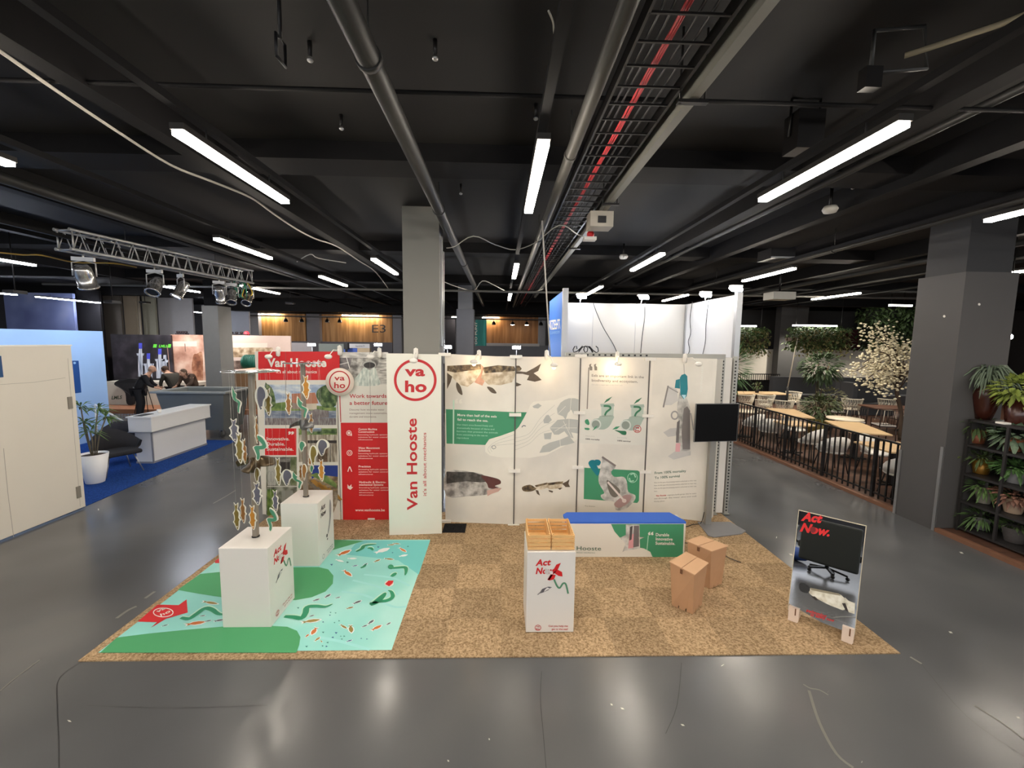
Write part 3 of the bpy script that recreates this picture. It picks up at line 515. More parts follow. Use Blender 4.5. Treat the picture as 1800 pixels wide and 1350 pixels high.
s.poly([(611, 851), (614, 855), (618, 851), (618, 856), (621, 856), (616, 861), (611, 858)], WT, 2)
s.line([(650, 619), (652, 745)], .004, mat((120, 110, 104), .6), 6); s.build(oB)
# round logo on the joint
rl = thing('round_logo_sign', 'small round cream sign with red va ho lettering on the panel joint', 'sign', (-2.36, 2.72, 2.0))
c_ = aty(597, 671.5, 2.70); MB().lathe([(0, 0), (.2, 0), (.2, .012), (0, .012)], (c_.x, 2.705, c_.z), 40, 'y').build('disc', mat((238, 222, 208), .5), rl)
s = Sheet((0, 2.705, 0), (0, -1, 0)); s.ring(597, 671, 18.5, 19.3, 2, DRED, 1, 48)
s.text('va', (587.5, 668.5), (606, 668.5), 9.2, DRED, 1, .02); s.text('ho', (587.5, 682), (607, 682), 10.5, DRED, 1, .02); s.build(rl, 'logo_lettering')
# --- tall logo panel in front
oL, s = wallpanel('tall white panel in front with big red va ho circle', (-1.53, 2.25), (-.82, 2.30), 2.5, mat((226, 224, 212), .4, var=.02), name='logo_wall')
s.ring(730, 668, 37.5, 37, 4.6, DRED, 1, 64)
s.text('va', (711.5, 660.5), (747, 660.5), 17.5, DRED, 1, .035); s.text('ho', (712, 688.5), (750, 688.5), 20, DRED, 1, .035)
s.text('Van Hooste', (733.5, 896.5), (732, 735.5), 18.5, DRED, 1, .02); s.text("it's all about mechanics", (749.5, 871.5), (749, 760.5), 6.2, DRED, 1, .004)
s.rect(727.5, 937.5, 736, 942, WHITE, 2); s.build(oL)
# --- four zigzag panels
CREAM = photo((216, 212, 202), (224, 219, 208), (232, 227, 216), 1.4, 5); GRN = mat((66, 146, 106), .5, var=.04); LGR = mat((186, 186, 178), .5, var=.04); PAL = mat((232, 228, 216), .5, var=.01); MP = mat((184, 186, 180), .5)
FD = photo((54, 46, 38), (104, 88, 66), (150, 132, 100), 16); FL = photo((176, 158, 132), (204, 190, 164), (226, 216, 198), 12); FK = mat((92, 80, 66), .5, var=.3, scale=20)
def carcass(s, X, Y, k, mirror=1):   # cut fish: body in two pieces with tail, pectoral fins
    T = lambda pts: [(X+(x-950)*k*mirror, Y+(y-672)*k) for x, y in pts]
    s.poly(T([(786, 643), (845, 640), (848, 650), (838, 668), (822, 680), (806, 676), (796, 664), (786, 662)]), FL, 1); s.poly(T([(786, 643), (845, 640), (847, 649), (820, 652), (800, 655), (786, 652)]), FD, 2)
    s.poly(T([(786, 655), (795, 662), (792, 672), (786, 684)]), FK, 3); s.poly(T([(803, 672), (810, 680), (813, 694), (806, 690), (802, 680)]), FK, 3, True)
    s.poly(T([(845, 640), (850, 645), (842, 660), (834, 672), (848, 678), (852, 670), (846, 664)]), mat((206, 158, 134), .5, var=.2, scale=20), 3)
    s.poly(T([(849, 646), (875, 643), (902, 645), (907, 658), (900, 672), (880, 677), (858, 676), (846, 664)]), FL, 1); s.poly(T([(848, 646), (875, 642), (904, 644), (907, 652), (880, 654), (852, 656)]), FD, 2)
    s.poly(T([(856, 680), (866, 682), (873, 691), (864, 690)]), FK, 3, True)
carc2 = None
oc1, s = wallpanel('first cream zigzag panel with cut fish picture and green quote block', cA, c2, 2.47)
s.poly([(783, 622), (907, 628), (903, 925), (783, 919)], CREAM, 0)
carcass(s, 950, 672, 1)
s.poly([(780.8, 719), (905, 724.4), (904, 757.6), (880, 766), (860, 772), (853, 782), (785, 779.6), (784, 719.5)], GRN, 2)
s.text('More than half of the eels', (804, 731), (873, 734), 4.2, WHITE, 3, .02); s.text('fail to reach the sea.', (804, 739), (858, 741.5), 4.2, WHITE, 3, .02)
LG = mat((176, 224, 196), .5)
for i, (t, x1) in enumerate((('Our rivers once flowed freely and', 866), ('dramatically because of dams and', 869), ('barriers that prevent the animals', 875), ('from swimming to the sea to', 857), ('reproduce', 824))): s.text(t, (803, 747.5+5.8*i), (x1, 747.5+5.8*i+(x1-803)*.04), 3, LG, 3)
s.line([(797.5, 703), (797, 780)], .02, mat((196, 228, 206), .5), 4)
s.text('“', (799, 722), (812, 722.5), 22, PAL, 3, .02)
s.poly([(905, 757), (880, 766), (860, 772), (853, 783), (853, 794), (862, 801), (880, 804), (904, 804)], PAL, 3)
for k in range(3): s.line(smooth([(862+3*k, 797-3*k), (858+4*k, 788-2*k), (872+3*k, 776+k*3), (904, 764+8*k)], 5, False), .004, LGR, 4)
s.ring(868, 786, 4, 3, .8, GRY, 4)
s.poly([(785, 829), (832, 830), (852, 836), (862, 846), (878, 857), (882, 858), (872, 865), (852, 870), (825, 872), (785, 872)], FL if False else photo((120, 116, 112), (176, 170, 164), (208, 204, 198), 9), 1, True, 3)
s.poly([(785, 829), (832, 830), (850, 836), (858, 846), (846, 848), (820, 846), (800, 848), (785, 850)], photo((50, 48, 46), (70, 66, 62), (96, 92, 88), 14), 2)
s.poly([(846, 836), (862, 838), (878, 843), (880, 850), (870, 854), (876, 858), (860, 858), (856, 850)], mat((92, 52, 50), .5, var=.3, scale=25), 3, True); s.poly([(856, 862), (872, 858), (882, 858), (876, 864), (864, 868), (857, 872)], mat((206, 168, 156), .5, var=.1), 4)
s.build(oc1)
oc2, s = wallpanel('second cream zigzag panel with map of Europe and small cut fish', c2, c3, 2.47)
s.poly([(907, 628), (1021, 632), (1013, 920), (903, 924)], CREAM, 0)
s.poly([(907, 642.5), (913, 643), (917, 648), (914, 652), (907, 652)], FD, 2); s.poly([(907, 652), (925, 654), (940, 646), (951, 639), (946, 652), (938, 656), (946, 662), (952, 668), (940, 671), (926, 668), (930, 660), (918, 657), (907, 657)], FK, 3); s.poly([(907, 672), (917, 676), (910, 679), (905, 679)], FK, 3)
s.poly([(905, 724.5), (926, 724.5), (920, 736), (912, 750), (904.5, 757.5)], GRN, 2)
s.poly([(904.5, 758), (916, 748), (925, 730), (932, 712), (938, 706), (975, 703), (1000, 694), (1018, 694), (1019, 770), (1000, 780), (960, 800), (930, 805), (904, 804)], PAL, 1)
for pts in ([(979, 718), (985, 708), (992, 703), (1000, 700), (1010, 700), (1017, 702), (1016, 724), (1008, 728), (1004, 720), (998, 726), (994, 738), (990, 732), (980, 728)], [(955, 738), (960, 730), (964, 729), (970, 738), (964, 744), (956, 744)], [(936, 714), (946, 709), (952, 713), (946, 718), (938, 717)], [(956, 762), (970, 760), (968, 772), (957, 772)], [(966, 752), (980, 738), (1000, 736), (1016, 738), (1016, 762), (1004, 760), (1008, 770), (1000, 768), (992, 758), (982, 764), (974, 764)], [(948, 796), (954, 784), (966, 778), (984, 773), (985, 784), (966, 794)], [(984, 773), (1000, 766), (1010, 778), (996, 782), (985, 784)]): s.poly(pts, MP, 2)
for a, b in (((980, 728), (994, 714)), ((975, 758), (996, 745)), ((990, 740), (1004, 768)), ((966, 752), (1014, 752)), ((1000, 736), (1000, 756)), ((984, 773), (985, 784)), ((1004, 700), (1002, 722))): s.line([a, b], .006, PAL, 3)
for k in range(4): s.line(smooth([(905, 770+7*k), (930, 762+6*k), (950, 735+9*k), (975, 712+14*k)], 5, False), .004, LGR, 2)
s.line(smooth([(917, 751), (920, 748), (924, 749)], 4, False), .012, GRY, 4)
s.poly(smooth([(918, 856), (930, 852), (938, 855), (942, 860), (932, 864), (920, 863)], 4), FD, 2); s.poly([(940, 853), (962, 848), (964, 856), (952, 861), (942, 860)], FL, 1); s.poly([(940, 853), (962, 848), (962, 851), (942, 856)], FD, 2)
s.poly([(962, 849), (984, 846), (990, 848), (986, 858), (966, 860), (960, 856)], FL, 2); s.poly([(962, 849), (990, 846), (988, 850), (964, 853)], FD, 3); s.poly([(988, 850), (996, 846), (1001, 842), (999, 850), (1002, 856), (994, 856)], FK, 3); s.poly([(941, 861), (946, 862), (949, 871), (944, 868)], FK, 3); s.poly([(964, 861), (972, 863), (971, 866), (965, 864)], FK, 3); s.poly([(980, 858), (989, 857), (984, 861)], FK, 3)
s.build(oc2)
oc3, s = wallpanel('third cream zigzag panel with drain pipe drawings and tilted pump on green', c3, c4, 2.47)
s.poly([(1023, 632), (1147, 633), (1134, 908), (1014, 920)], CREAM, 0)
QG = mat((128, 122, 112), .5)
for x in (1036.5, 1045): s.poly([(x, 651), (x-1, 641), (x+3, 639), (x+2, 643), (x+4.5, 645), (x+4.5, 651)], QG, 2, False)
s.line([(1035, 646), (1032, 719)], .016, QG, 1)
s.text('Eels are an important link in the', (1040, 662), (1131.5, 665), 4.6, QG, 2, .012); s.text('biodiversity and ecosystem.', (1040, 670.5), (1121, 673), 4.6, QG, 2, .012); s.text('Eels play a major part in the food web', (1040, 677), (1094, 678.5), 2.4, LGR, 2)
s.poly([(1022, 719), (1143, 723), (1140, 783), (1019, 779)], mat((222, 220, 210), .5, var=.01), 1)
PG = mat((166, 182, 170), .5, var=.05); PG2 = mat((184, 198, 186), .5, var=.04)
for dx, dy in ((0, 0), (52.5, 1.5)):
    s.poly([(1057+dx, 713+dy), (1079+dx, 712+dy), (1078+dx, 731+dy), (1057+dx, 732+dy)], PG2, 2); s.poly([(1055+dx, 710+dy), (1079+dx, 709+dy), (1080+dx, 714+dy), (1056+dx, 715+dy)], PG, 3)
    s.poly([(1056+dx, 731+dy), (1078+dx, 731+dy), (1076+dx, 740+dy), (1070+dx, 750+dy), (1060+dx, 755+dy), (1045+dx, 752+dy), (1042+dx, 738+dy), (1052+dx, 735+dy)], PG, 2, True)
    s.ring(1047+dx, 746+dy, 9.5, 9.5, 2.2, mat((206, 212, 204), .5), 4); s.disc(1047+dx, 746+dy, 7, 7, mat((142, 152, 142), .5), 3)
    s.line(smooth([(1061+dx, 713.5+dy), (1070+dx, 714+dy), (1073+dx, 718+dy), (1066+dx, 724+dy), (1063+dx, 730+dy)], 4, False), .03, mat((58, 122, 88), .5), 5, None)
    s.poly([(1061+dx, 709+dy), (1066+dx, 702+dy), (1076+dx, 697+dy), (1070+dx, 704+dy)], mat((58, 122, 88), .5), 5)
s.poly([(1028, 739), (1033, 737), (1036, 744), (1034, 747), (1029, 744)], GRN, 5, True); s.poly([(1027, 752), (1034, 752), (1037, 754), (1034, 756), (1028, 755)], GRN, 5); s.poly([(1041, 757), (1046, 750), (1051, 748), (1046, 754)], GRN, 5)
s.poly([(1076, 755), (1082, 750), (1090, 749), (1084, 754)], GRN, 5); s.poly([(1080, 756), (1090, 757), (1100, 758), (1100, 764), (1094, 764), (1088, 760)], mat((44, 112, 78), .5), 5, True)
s.ring(1120, 754, 6.8, 6.8, 1, DRED, 5); s.text('va', (1116.5, 753), (1123.5, 753), 3.4, DRED, 5, .03); s.text('ho', (1116.5, 758.5), (1123.5, 758.5), 3.8, DRED, 5, .03)
s.text('100% mortality', (1029, 772.5), (1054, 774), 2.4, DN, 3, .02); s.text('100% survival', (1085, 775.5), (1108, 777), 2.4, DN, 3, .02); s.text('Classic pump', (1029, 767), (1045, 767.6), 2, LGR, 3); s.text('Fish friendly', (1085, 770), (1102, 770.6), 2, LGR, 3)
s.poly([(1027, 822), (1121, 827), (1124.5, 829.5), (1123, 880), (1120, 884), (1026, 877)], GRN, 2)
MC = photo((150, 148, 144), (186, 184, 178), (214, 212, 206), 9); TL = mat((24, 124, 136), .4, var=.1)
s.poly([(1054, 830), (1058, 812), (1060, 804), (1082, 819), (1074, 829), (1080, 838), (1096, 838), (1102, 848), (1104, 864), (1116, 870), (1116, 878), (1108, 888), (1096, 896), (1082, 896), (1079, 882), (1066, 880), (1058, 876), (1056, 870), (1062, 866), (1053, 850), (1052, 838)], MC, 3, True, 3)
s.line([(1058, 803), (1082, 819)], .03, mat((128, 118, 114), .5), 5); s.poly([(1066, 846), (1072, 846), (1090, 862), (1082, 874), (1072, 868)], mat((110, 104, 96), .5, var=.2), 4, True); s.poly([(1080, 884), (1098, 870), (1110, 872), (1104, 884), (1090, 892), (1083, 891)], mat((170, 140, 138), .5, var=.1), 4, True)
s.line([(1068, 847), (1097, 880)], .03, mat((224, 212, 206), .5), 6); s.disc(1097, 880, 4, 3.6, mat((228, 212, 208), .5), 6)
s.poly([(1034, 814), (1038, 809), (1045, 809), (1048, 816), (1053, 828), (1051, 836), (1047, 834), (1038, 822)], TL, 5, True); s.poly([(1045, 809), (1052, 808), (1056, 812), (1053, 818), (1048, 817)], TL, 5, True)
s.ring(1111.5, 839.5, 9, 9, 1, LG, 4); s.line([(1106, 840), (1108, 846), (1114, 845)], .02, LG, 4); s.line([(1108, 834), (1114, 832), (1117, 839)], .02, LG, 4); s.text('Flow direction', (1028, 890), (1046, 891), 2.2, QG, 3)
s.build(oc3)
oc4, s = wallpanel('fourth cream zigzag panel with upright pump and survival text, behind the screen', c4, c5, 2.47)
s.poly([(1149, 633), (1253, 634), (1244, 918), (1134, 908)], CREAM, 0)
s.line([(1202, 640), (1203, 660)], .006, QG, 1)
s.poly([(1194, 690), (1198, 684), (1206, 684), (1208, 702), (1213, 716), (1213, 792), (1190, 794), (1188, 760), (1192, 740), (1190, 715)], MC, 2); s.poly([(1174, 678), (1190, 684), (1192, 704), (1180, 712), (1169, 712)], mat((200, 198, 194), .5, var=.08), 1); s.line([(1174.5, 678), (1166, 716)], .022, mat((132, 128, 124), .5), 3); s.line([(1174, 680), (1192, 690)], .016, mat((150, 146, 142), .5), 3)
s.poly([(1202, 718), (1208, 714), (1213, 722), (1213, 790), (1200, 790), (1198, 760)], mat((126, 120, 118), .5, var=.15), 3); s.poly([(1190, 742), (1195, 738), (1193, 778), (1188, 778)], mat((118, 114, 112), .5), 3); s.poly([(1188, 779), (1196, 779), (1195, 794), (1187, 794)], mat((222, 168, 172), .5), 3)
s.poly([(1166, 760), (1178, 753), (1190, 752), (1188, 766), (1174, 768)], mat((196, 194, 190), .5), 1); s.poly([(1174, 802), (1188, 792), (1214, 793), (1214, 800), (1184, 808)], mat((196, 194, 190), .5, var=.08), 2); s.ring(1186, 730, 7, 8, 2.5, mat((160, 158, 156), .5), 2); s.line([(1214, 726), (1219, 756)], .018, mat((170, 168, 164), .5), 3)
s.poly([(1195, 664), (1198, 659), (1204, 657), (1208, 661), (1209, 684), (1207, 696), (1202, 702), (1196, 694)], TL, 4); s.poly([(1188, 668), (1195, 666), (1195, 683), (1186, 682)], TL, 4)
s.poly([(1198, 694), (1206, 694), (1203, 702)], mat((180, 220, 230), .5), 5)
s.text('From 100% mortality', (1151, 833.5), (1206, 829.5), 4.4, mat((70, 108, 90), .5), 2, .015); s.text('To 100% survival', (1151, 842), (1195, 838.5), 4.4, mat((70, 108, 90), .5), 2, .015)
for i, (x0, x1) in enumerate(((1150, 1224), (1150, 1224), (1150, 1224), (1150, 1155))): s.text('How do fish pass the pumping stations unharmed on their way'[:6 if i == 3 else 60], (x0, 849.5+5*i), (x1, 849.5+5*i-(x1-x0)*.055), 2.3, QG, 2)
s.text('Van Hooste', (1153, 872.5), (1171, 871.5), 2.5, DRED, 2, .03); s.text('engineers build pumps that let every', (1173, 871.3), (1224, 868), 2.3, QG, 2); s.text('eel through the water alive and well', (1150, 877.5), (1224, 873), 2.3, QG, 2); s.text('Pump plant', (1150, 882.5), (1168, 881.5), 2.1, QG, 2)
s.text('vanhooste', (1234, 690), (1236, 644), 5, mat((232, 232, 222), .5), 2)
s.build(oc4)
# return panel at right end
oR, s = wallpanel('narrow side panel turning back at the right end of the stand wall', c5, (3.30, 2.86), 2.46)
# joints, clips
cl = MB()
k = 0
for (x, y, a, lab) in ((905, 627, 0, 'top of the first zigzag joint'), (903, 729, 0, 'green block joint'), (902, 828, 0, 'middle of the first zigzag joint'), (900, 925, 0, 'foot of the first zigzag joint'), (1019, 725.5, 1, 'map edge joint'), (1016, 821.5, 1, 'joint left of the green pump picture'), (1142, 731, 2, 'upper joint left of the upright pump'), (1137, 829.5, 2, 'lower joint left of the upright pump'), (1146, 631.5, 2, 'top joint left of the upright pump'), (787, 917, 3, 'foot beside the tall logo panel'), (790, 623, 3, 'top beside the tall logo panel'), (1023, 625.5, 1, 'top joint over the map')):
    P = (c2, c3, c4, cA)[a]; p = aty(x, y, P[1]-.02); w = .085
    t = tag(MB().box(P[0]-w, P[0]+w, P[1]-.035, P[1]+.004, p.z-.022, p.z+.022).build('joint_clip', WHITE), 'white plastic clip across the panels at the '+lab, 'clip', 'white joint clips')
for P, h in ((c2, 2.45), (c4, 2.45), (c3, 2.45)):
    t = tag(MB().box(P[0]-.008, P[0]+.008, P[1]-.012, P[1]+.03, .02, h).build('joint_post', mat((96, 92, 88), .5, .4)), 'dark joint post between the panels, ' + {c2: 'in front, left', c3: 'under the map edge', c4: 'left of the upright pump'}[P], 'post')
# stage wall uprights with holes on the right
for x0, y0, h, lab in ((3.36, 2.99, 2.46, 'left one'), (3.56, 3.0, 2.5, 'right one')):
    t = thing('perforated_upright', 'perforated metal upright at the right end of the stand, '+lab, 'post', (x0, y0, 0), 'perforated uprights')
    MB().box(x0-.03, x0+.03, y0-.03, y0+.03, .01, h).box(x0-.05, x0+.05, y0-.05, y0+.05, 0.009, .02).build('profile', mat((170, 168, 160), .45, .4), t)
    hm = MB()
    for i in range(48): hm.box(x0-.012, x0+.012, y0-.0315, y0-.0302, .06+.05*i, .085+.05*i)
    hm.build('punched_holes', BLACK, t)
tag(MB().box(3.40, 3.52, 3.0, 3.03, .02, 2.48).build('white_infill_wall', WHITE), 'narrow white strip between the two perforated uprights', 'panel')
t = thing('perforated_beam', 'grey perforated beam lying along the top behind the panels', 'beam', (1.4, 2.95, 2.47))
MB().box(.95, 3.4, 2.98, 3.04, 2.46, 2.53).build('profile', mat((160, 158, 150), .45, .4), t)
hm = MB()
for i in range(14): hm.box(1.0+.09*i, 1.03+.09*i, 2.978, 2.98, 2.485, 2.51)
hm.build('punched_holes', BLACK, t)
# clip lamps
WARM = mat((255, 206, 140), .5, var=0, emit=4, name='warm_bulb')
for px, py, hx, hy, lit, lab in ((489, 618, 472, 627, 0, 'leftmost on the red header'), (597, 616, 577, 627, 0, 'above the round logo sign'), (667, 620, 651, 627, 0, 'above the pipe photograph'), (731, 621, 727, 634, 0, 'on the tall logo panel'), (842, 624, 833, 636, 1, 'above the large cut fish'), (961, 624, 974, 642, 1, 'above the fish tail'), (1085, 626, 1087, 640, 1, 'glowing above the quote'), (1204, 630, 1228, 640, 0, 'above the upright pump')):
    yy = {489: 2.87, 597: 2.72, 667: 2.74, 731: 2.26, 842: 2.62, 961: 2.63, 1085: 2.85, 1204: 2.78}[px]
    p = aty(px, py, yy); q = aty(hx, hy, yy-.16)
    t = thing('clip_lamp', 'white clip-on lamp on the panel top, '+lab, 'lamp', (p.x, yy, 2.45), 'white clip lamps')
    MB().lathe([(0, -.075), (.028, -.06), (.032, 0), (.028, .06), (0, .075)], (p.x, yy, p.z), 12).build('clip', WHITE, t)
    MB().tube([tuple(p), tuple((p+q)/2+V((0, -.02, .05))), tuple(q)], .007, 6).build('arm', WHITE, t)
    MB().ball(tuple(q), .055, (1, .6, .62)).build('head', WHITE, t)
    if lit:
        MB().ball((q.x, q.y+.015, q.z-.03), .03).build('bulb', WARM, t)
        ld = bpy.data.lights.new('clip_lamp_light', 'POINT'); ld.energy = .8 if px != 1085 else 2.0; ld.color = (1, .72, .42); ld.shadow_soft_size = .04
        lo = bpy.data.objects.new('clip_lamp_light', ld); C.objects.link(lo); lo.location = (q.x, q.y+.03, q.z-.07)
# ================================================================== BENCH
b = thing('printed_bench', 'long low bench with blue seat pad and green printed front', 'bench', (1.55, 1.8, 0.009))
MB().box(.80, 2.31, 1.655, 1.93, .009, .445).build('body', PANEL, b, bevel=.004)
MB().hexa([(.80, 1.655), (2.31, 1.655), (2.31, 1.70), (2.22, 1.95), (.86, 1.95), (.80, 1.88)], .445, .468).build('seat_pad', mat((52, 104, 206), .7, var=.04), b)
s = Sheet((0, 1.655, 0), (0, -1, 0))
s.poly([(1074, 921), (1202, 921), (1200, 979.5), (1147, 979), (1143, 970), (1132, 964), (1120, 962), (1105, 952), (1092, 948), (1080, 934)], GRN, 0)
s.text('Van Hooste', (986, 966.5), (1056.5, 967.5), 7.4, mat((70, 104, 84), .5), 1, .006); s.text("it's all about mechanics", (1000, 972), (1046, 972.4), 2.2, mat((70, 104, 84), .5), 1)
s.poly([(1100, 922), (1124, 922), (1125, 964), (1098, 968), (1094, 970), (1099, 956), (1092, 944), (1100, 940)], MC, 2); s.poly([(1114, 924), (1123, 924), (1123, 960), (1113, 962)], mat((112, 104, 104), .5, var=.15), 3); s.poly([(1106, 940), (1114, 938), (1113, 963), (1104, 964)], mat((222, 160, 164), .5, var=.06), 3); s.poly([(1107, 926), (1112, 924), (1110, 948), (1106, 950)], mat((84, 80, 80), .5), 4)
s.poly([(1088, 944), (1100, 946), (1098, 952)], MC, 1); s.poly([(1122, 944), (1133, 944), (1124, 948)], MC, 3)
s.line([(1139.5, 941), (1137, 967)], .01, LG, 2); s.text('“', (1139, 948.5), (1148.5, 948.5), 14, WHITE, 3, .03)
s.text('Durable', (1152.5, 942), (1176, 942.5), 5.4, WHITE, 3, .03); s.text('Innovative', (1152.5, 949.5), (1182, 950), 5.4, WHITE, 3, .03); s.text('Sustainable.', (1152, 957), (1186.5, 957.5), 5.4, WHITE, 3, .03)
s.build(b)
# ================================================================== PLINTHS
PLW = mat((228, 224, 218), .5, var=.012)
def plinth(label, x0, x1, y0, y1, h): 
    o = thing('plinth', label, 'plinth', ((x0+x1)/2, (y0+y1)/2, .012), 'white cardboard plinths'); MB().box(x0, x1, y0, y1, .013, h).build('box', PLW, o, bevel=.004); return o
p1 = plinth('front left white plinth carrying the mobile with the bronze propeller', -2.575, -2.135, .39, .84, .78)
p2 = plinth('rear left white plinth carrying the mobile with the grey propeller', -2.565, -2.14, 1.45, 1.90, .78)
p3 = plinth('white plinth in the middle of the carpet with two small wooden crates on top', .228, .67, .295, .72, .79)
def actnow(s, T, full=True):
    s.text('Act', T(941, 994), T(969, 993), T.h*11, RED, 2, .035, True); s.text('Now', T(941.5, 1008.5), T(975, 1007.5), T.h*11, RED, 2, .035, True)
    P_ = lambda L: [T(a, b) for a, b in L]
    s.poly(P_([(962, 1019), (972, 1003), (978, 992), (986, 989), (981, 1000), (972, 1010), (966, 1019)]), RED, 3); s.poly(P_([(972, 1006), (980, 1001), (988, 1005), (989, 1013), (982, 1012), (976, 1008)]), RED, 3); s.poly(P_([(963, 1019), (968, 1010), (977, 1010), (974, 1018), (966, 1020)]), RED, 3)
    s.poly(P_([(958, 998), (966, 1002), (964, 1010), (958, 1008)]), mat((206, 200, 196), .5), 4); s.poly(P_([(965, 1002), (972, 1004), (972, 1009), (966, 1009)]), mat((218, 212, 208), .5), 4)
    pts = smooth([T(974, 1018), T(979, 1029), T(984, 1033), T(990, 1025), T(995, 1027), T(999, 1043)], 5, False); s.line(pts, .016, mat((86, 140, 108), .5), 4)
    s.poly(P_([(945, 1044), (949, 1041), (953, 1035), (963, 1031), (969, 1032), (964, 1037), (955, 1041)]), mat((96, 92, 98), .5), 3); s.poly(P_([(962, 1032), (967, 1034), (961, 1037), (956, 1040), (958, 1036)]), mat((226, 222, 218), .5), 4); s.line(P_([(945, 1045), (952, 1039)]), .008, mat((120, 116, 118), .5), 4); s.line(P_([(964, 1031), (970, 1032)]), .005, GRY, 4)
    s.ring(*T(945.8, 1103), T.w*5.6, T.h*5.2, .9, DRED, 3, 24); s.text('va', T(943, 1102), T(948.5, 1102), T.h*3, DRED, 3, .02); s.text('ho', T(943, 1106.5), T(948.5, 1106.5), T.h*3, DRED, 3, .02)
    s.text('Can you help me', T(964.5, 1101.5), T(999, 1101.5), T.h*3.4, DRED, 3, .01); s.text('get to the sea?', T(970, 1107), T(999, 1107), T.h*3.4, DRED, 3, .01)
class Bil:   # maps the middle plinth's print onto another face given its four corners
    def __init__(t, tl, tr, br, bl, w=1, h=1): t.c = (tl, tr, br, bl); t.w = w; t.h = h
    def __call__(t, x, y):
        u = (x-925)/84; v = (y-968)/147; a, b_, c, d = t.c
        return tuple(a[i]*(1-u)*(1-v)+b_[i]*u*(1-v)+c[i]*u*v+d[i]*(1-u)*v for i in (0, 1))
s = Sheet((0, .295, 0), (0, -1, 0)); actnow(s, Bil((925, 968), (1009, 968), (1008, 1115), (925, 1115))); s.build(p3)
class Fl(Sheet):   # same art in metres on a side face: photo coordinates of the middle plinth -> metres
    def P(s, x, y, L=0):
        u = (x-925)/84; v = (y-968)/147
        return V((s.X+.0015+L*.0006, s.y0+u*(s.y1-s.y0), .785-v*.77))
for o, X, y0, y1 in ((p1, -2.135, .39, .84),):
    s = Fl((X, y0, 0), (1, 0, 0)); s.X, s.y0, s.y1 = X, y0, y1; actnow(s, Bil((925, 968), (1009, 968), (1008, 1115), (925, 1115))); s.build(o)
s = Fl((-2.14, 1.45, 0), (1, 0, 0)); s.X, s.y0, s.y1 = -2.14, 1.45, 1.90
T = Bil((925, 968), (1009, 968), (1008, 1115), (925, 1115)); GF = mat((150, 150, 150), .5, var=.2, scale=20); DT = mat((60, 56, 58), .5)
s.text('Act', T(938, 993), T(964, 993), 11, DT, 2, .04, True); s.text('Now', T(938, 1008), T(968, 1008), 11, DT, 2, .04, True)
s.poly(smooth([T(990, 985), T(997, 1000), T(993, 1030), T(980, 1058), T(972, 1060), T(984, 1030), T(986, 1000)], 4), GF, 2); s.poly(smooth([T(966, 1060), T(972, 1062), T(970, 1068), T(964, 1066)], 3), DT, 3); s.disc(*T(970, 1073), 2.5, 2.5, DT, 3)
s.ring(*T(945.8, 1103), 5.6, 5.2, .9, DT, 3, 24); s.text('Can you help me', T(964.5, 1101.5), T(999, 1101.5), 3.4, DT, 3, .01); s.text('get to the sea?', T(970, 1107), T(999, 1107), 3.4, DT, 3, .01); s.build(p2)
# crates on the middle plinth
WOOD = mat((224, 180, 120), .55, var=.18, scale=14)
def crate(x0, x1, y0, y1, z0, label):
    o = thing('wooden_crate', label, 'crate', ((x0+x1)/2, (y0+y1)/2, z0), 'small slatted crates'); h = .15; t = .008
    MB().box(x0+t, x1-t, y0+t, y1-t, z0, z0+t).build('bottom', WOOD, o)
    for nm, f in (('front_side', lambda m_, z: m_.box(x0, x1, y0, y0+t, z, z+.026)), ('back_side', lambda m_, z: m_.box(x0, x1, y1-t, y1, z, z+.026)), ('left_side', lambda m_, z: m_.box(x0, x0+t, y0+t, y1-t, z, z+.026)), ('right_side', lambda m_, z: m_.box(x1-t, x1, y0+t, y1-t, z, z+.026))):
        m_ = MB(); [f(m_, z0+.004+.037*i) for i in range(4)]; m_.build(nm, WOOD, o)
    m_ = MB()
    for x in (x0+t, x1-t-.012):
        for y in (y0+t, y1-t-.012): m_.box(x, x+.012, y, y+.012, z0+t, z0+h)
    m_.build('corner_post', WOOD, o)
crate(.235, .443, .32, .68, .793, 'left of the two small wooden crates on the middle plinth')
crate(.452, .662, .32, .68, .793, 'right of the two small wooden crates on the middle plinth')
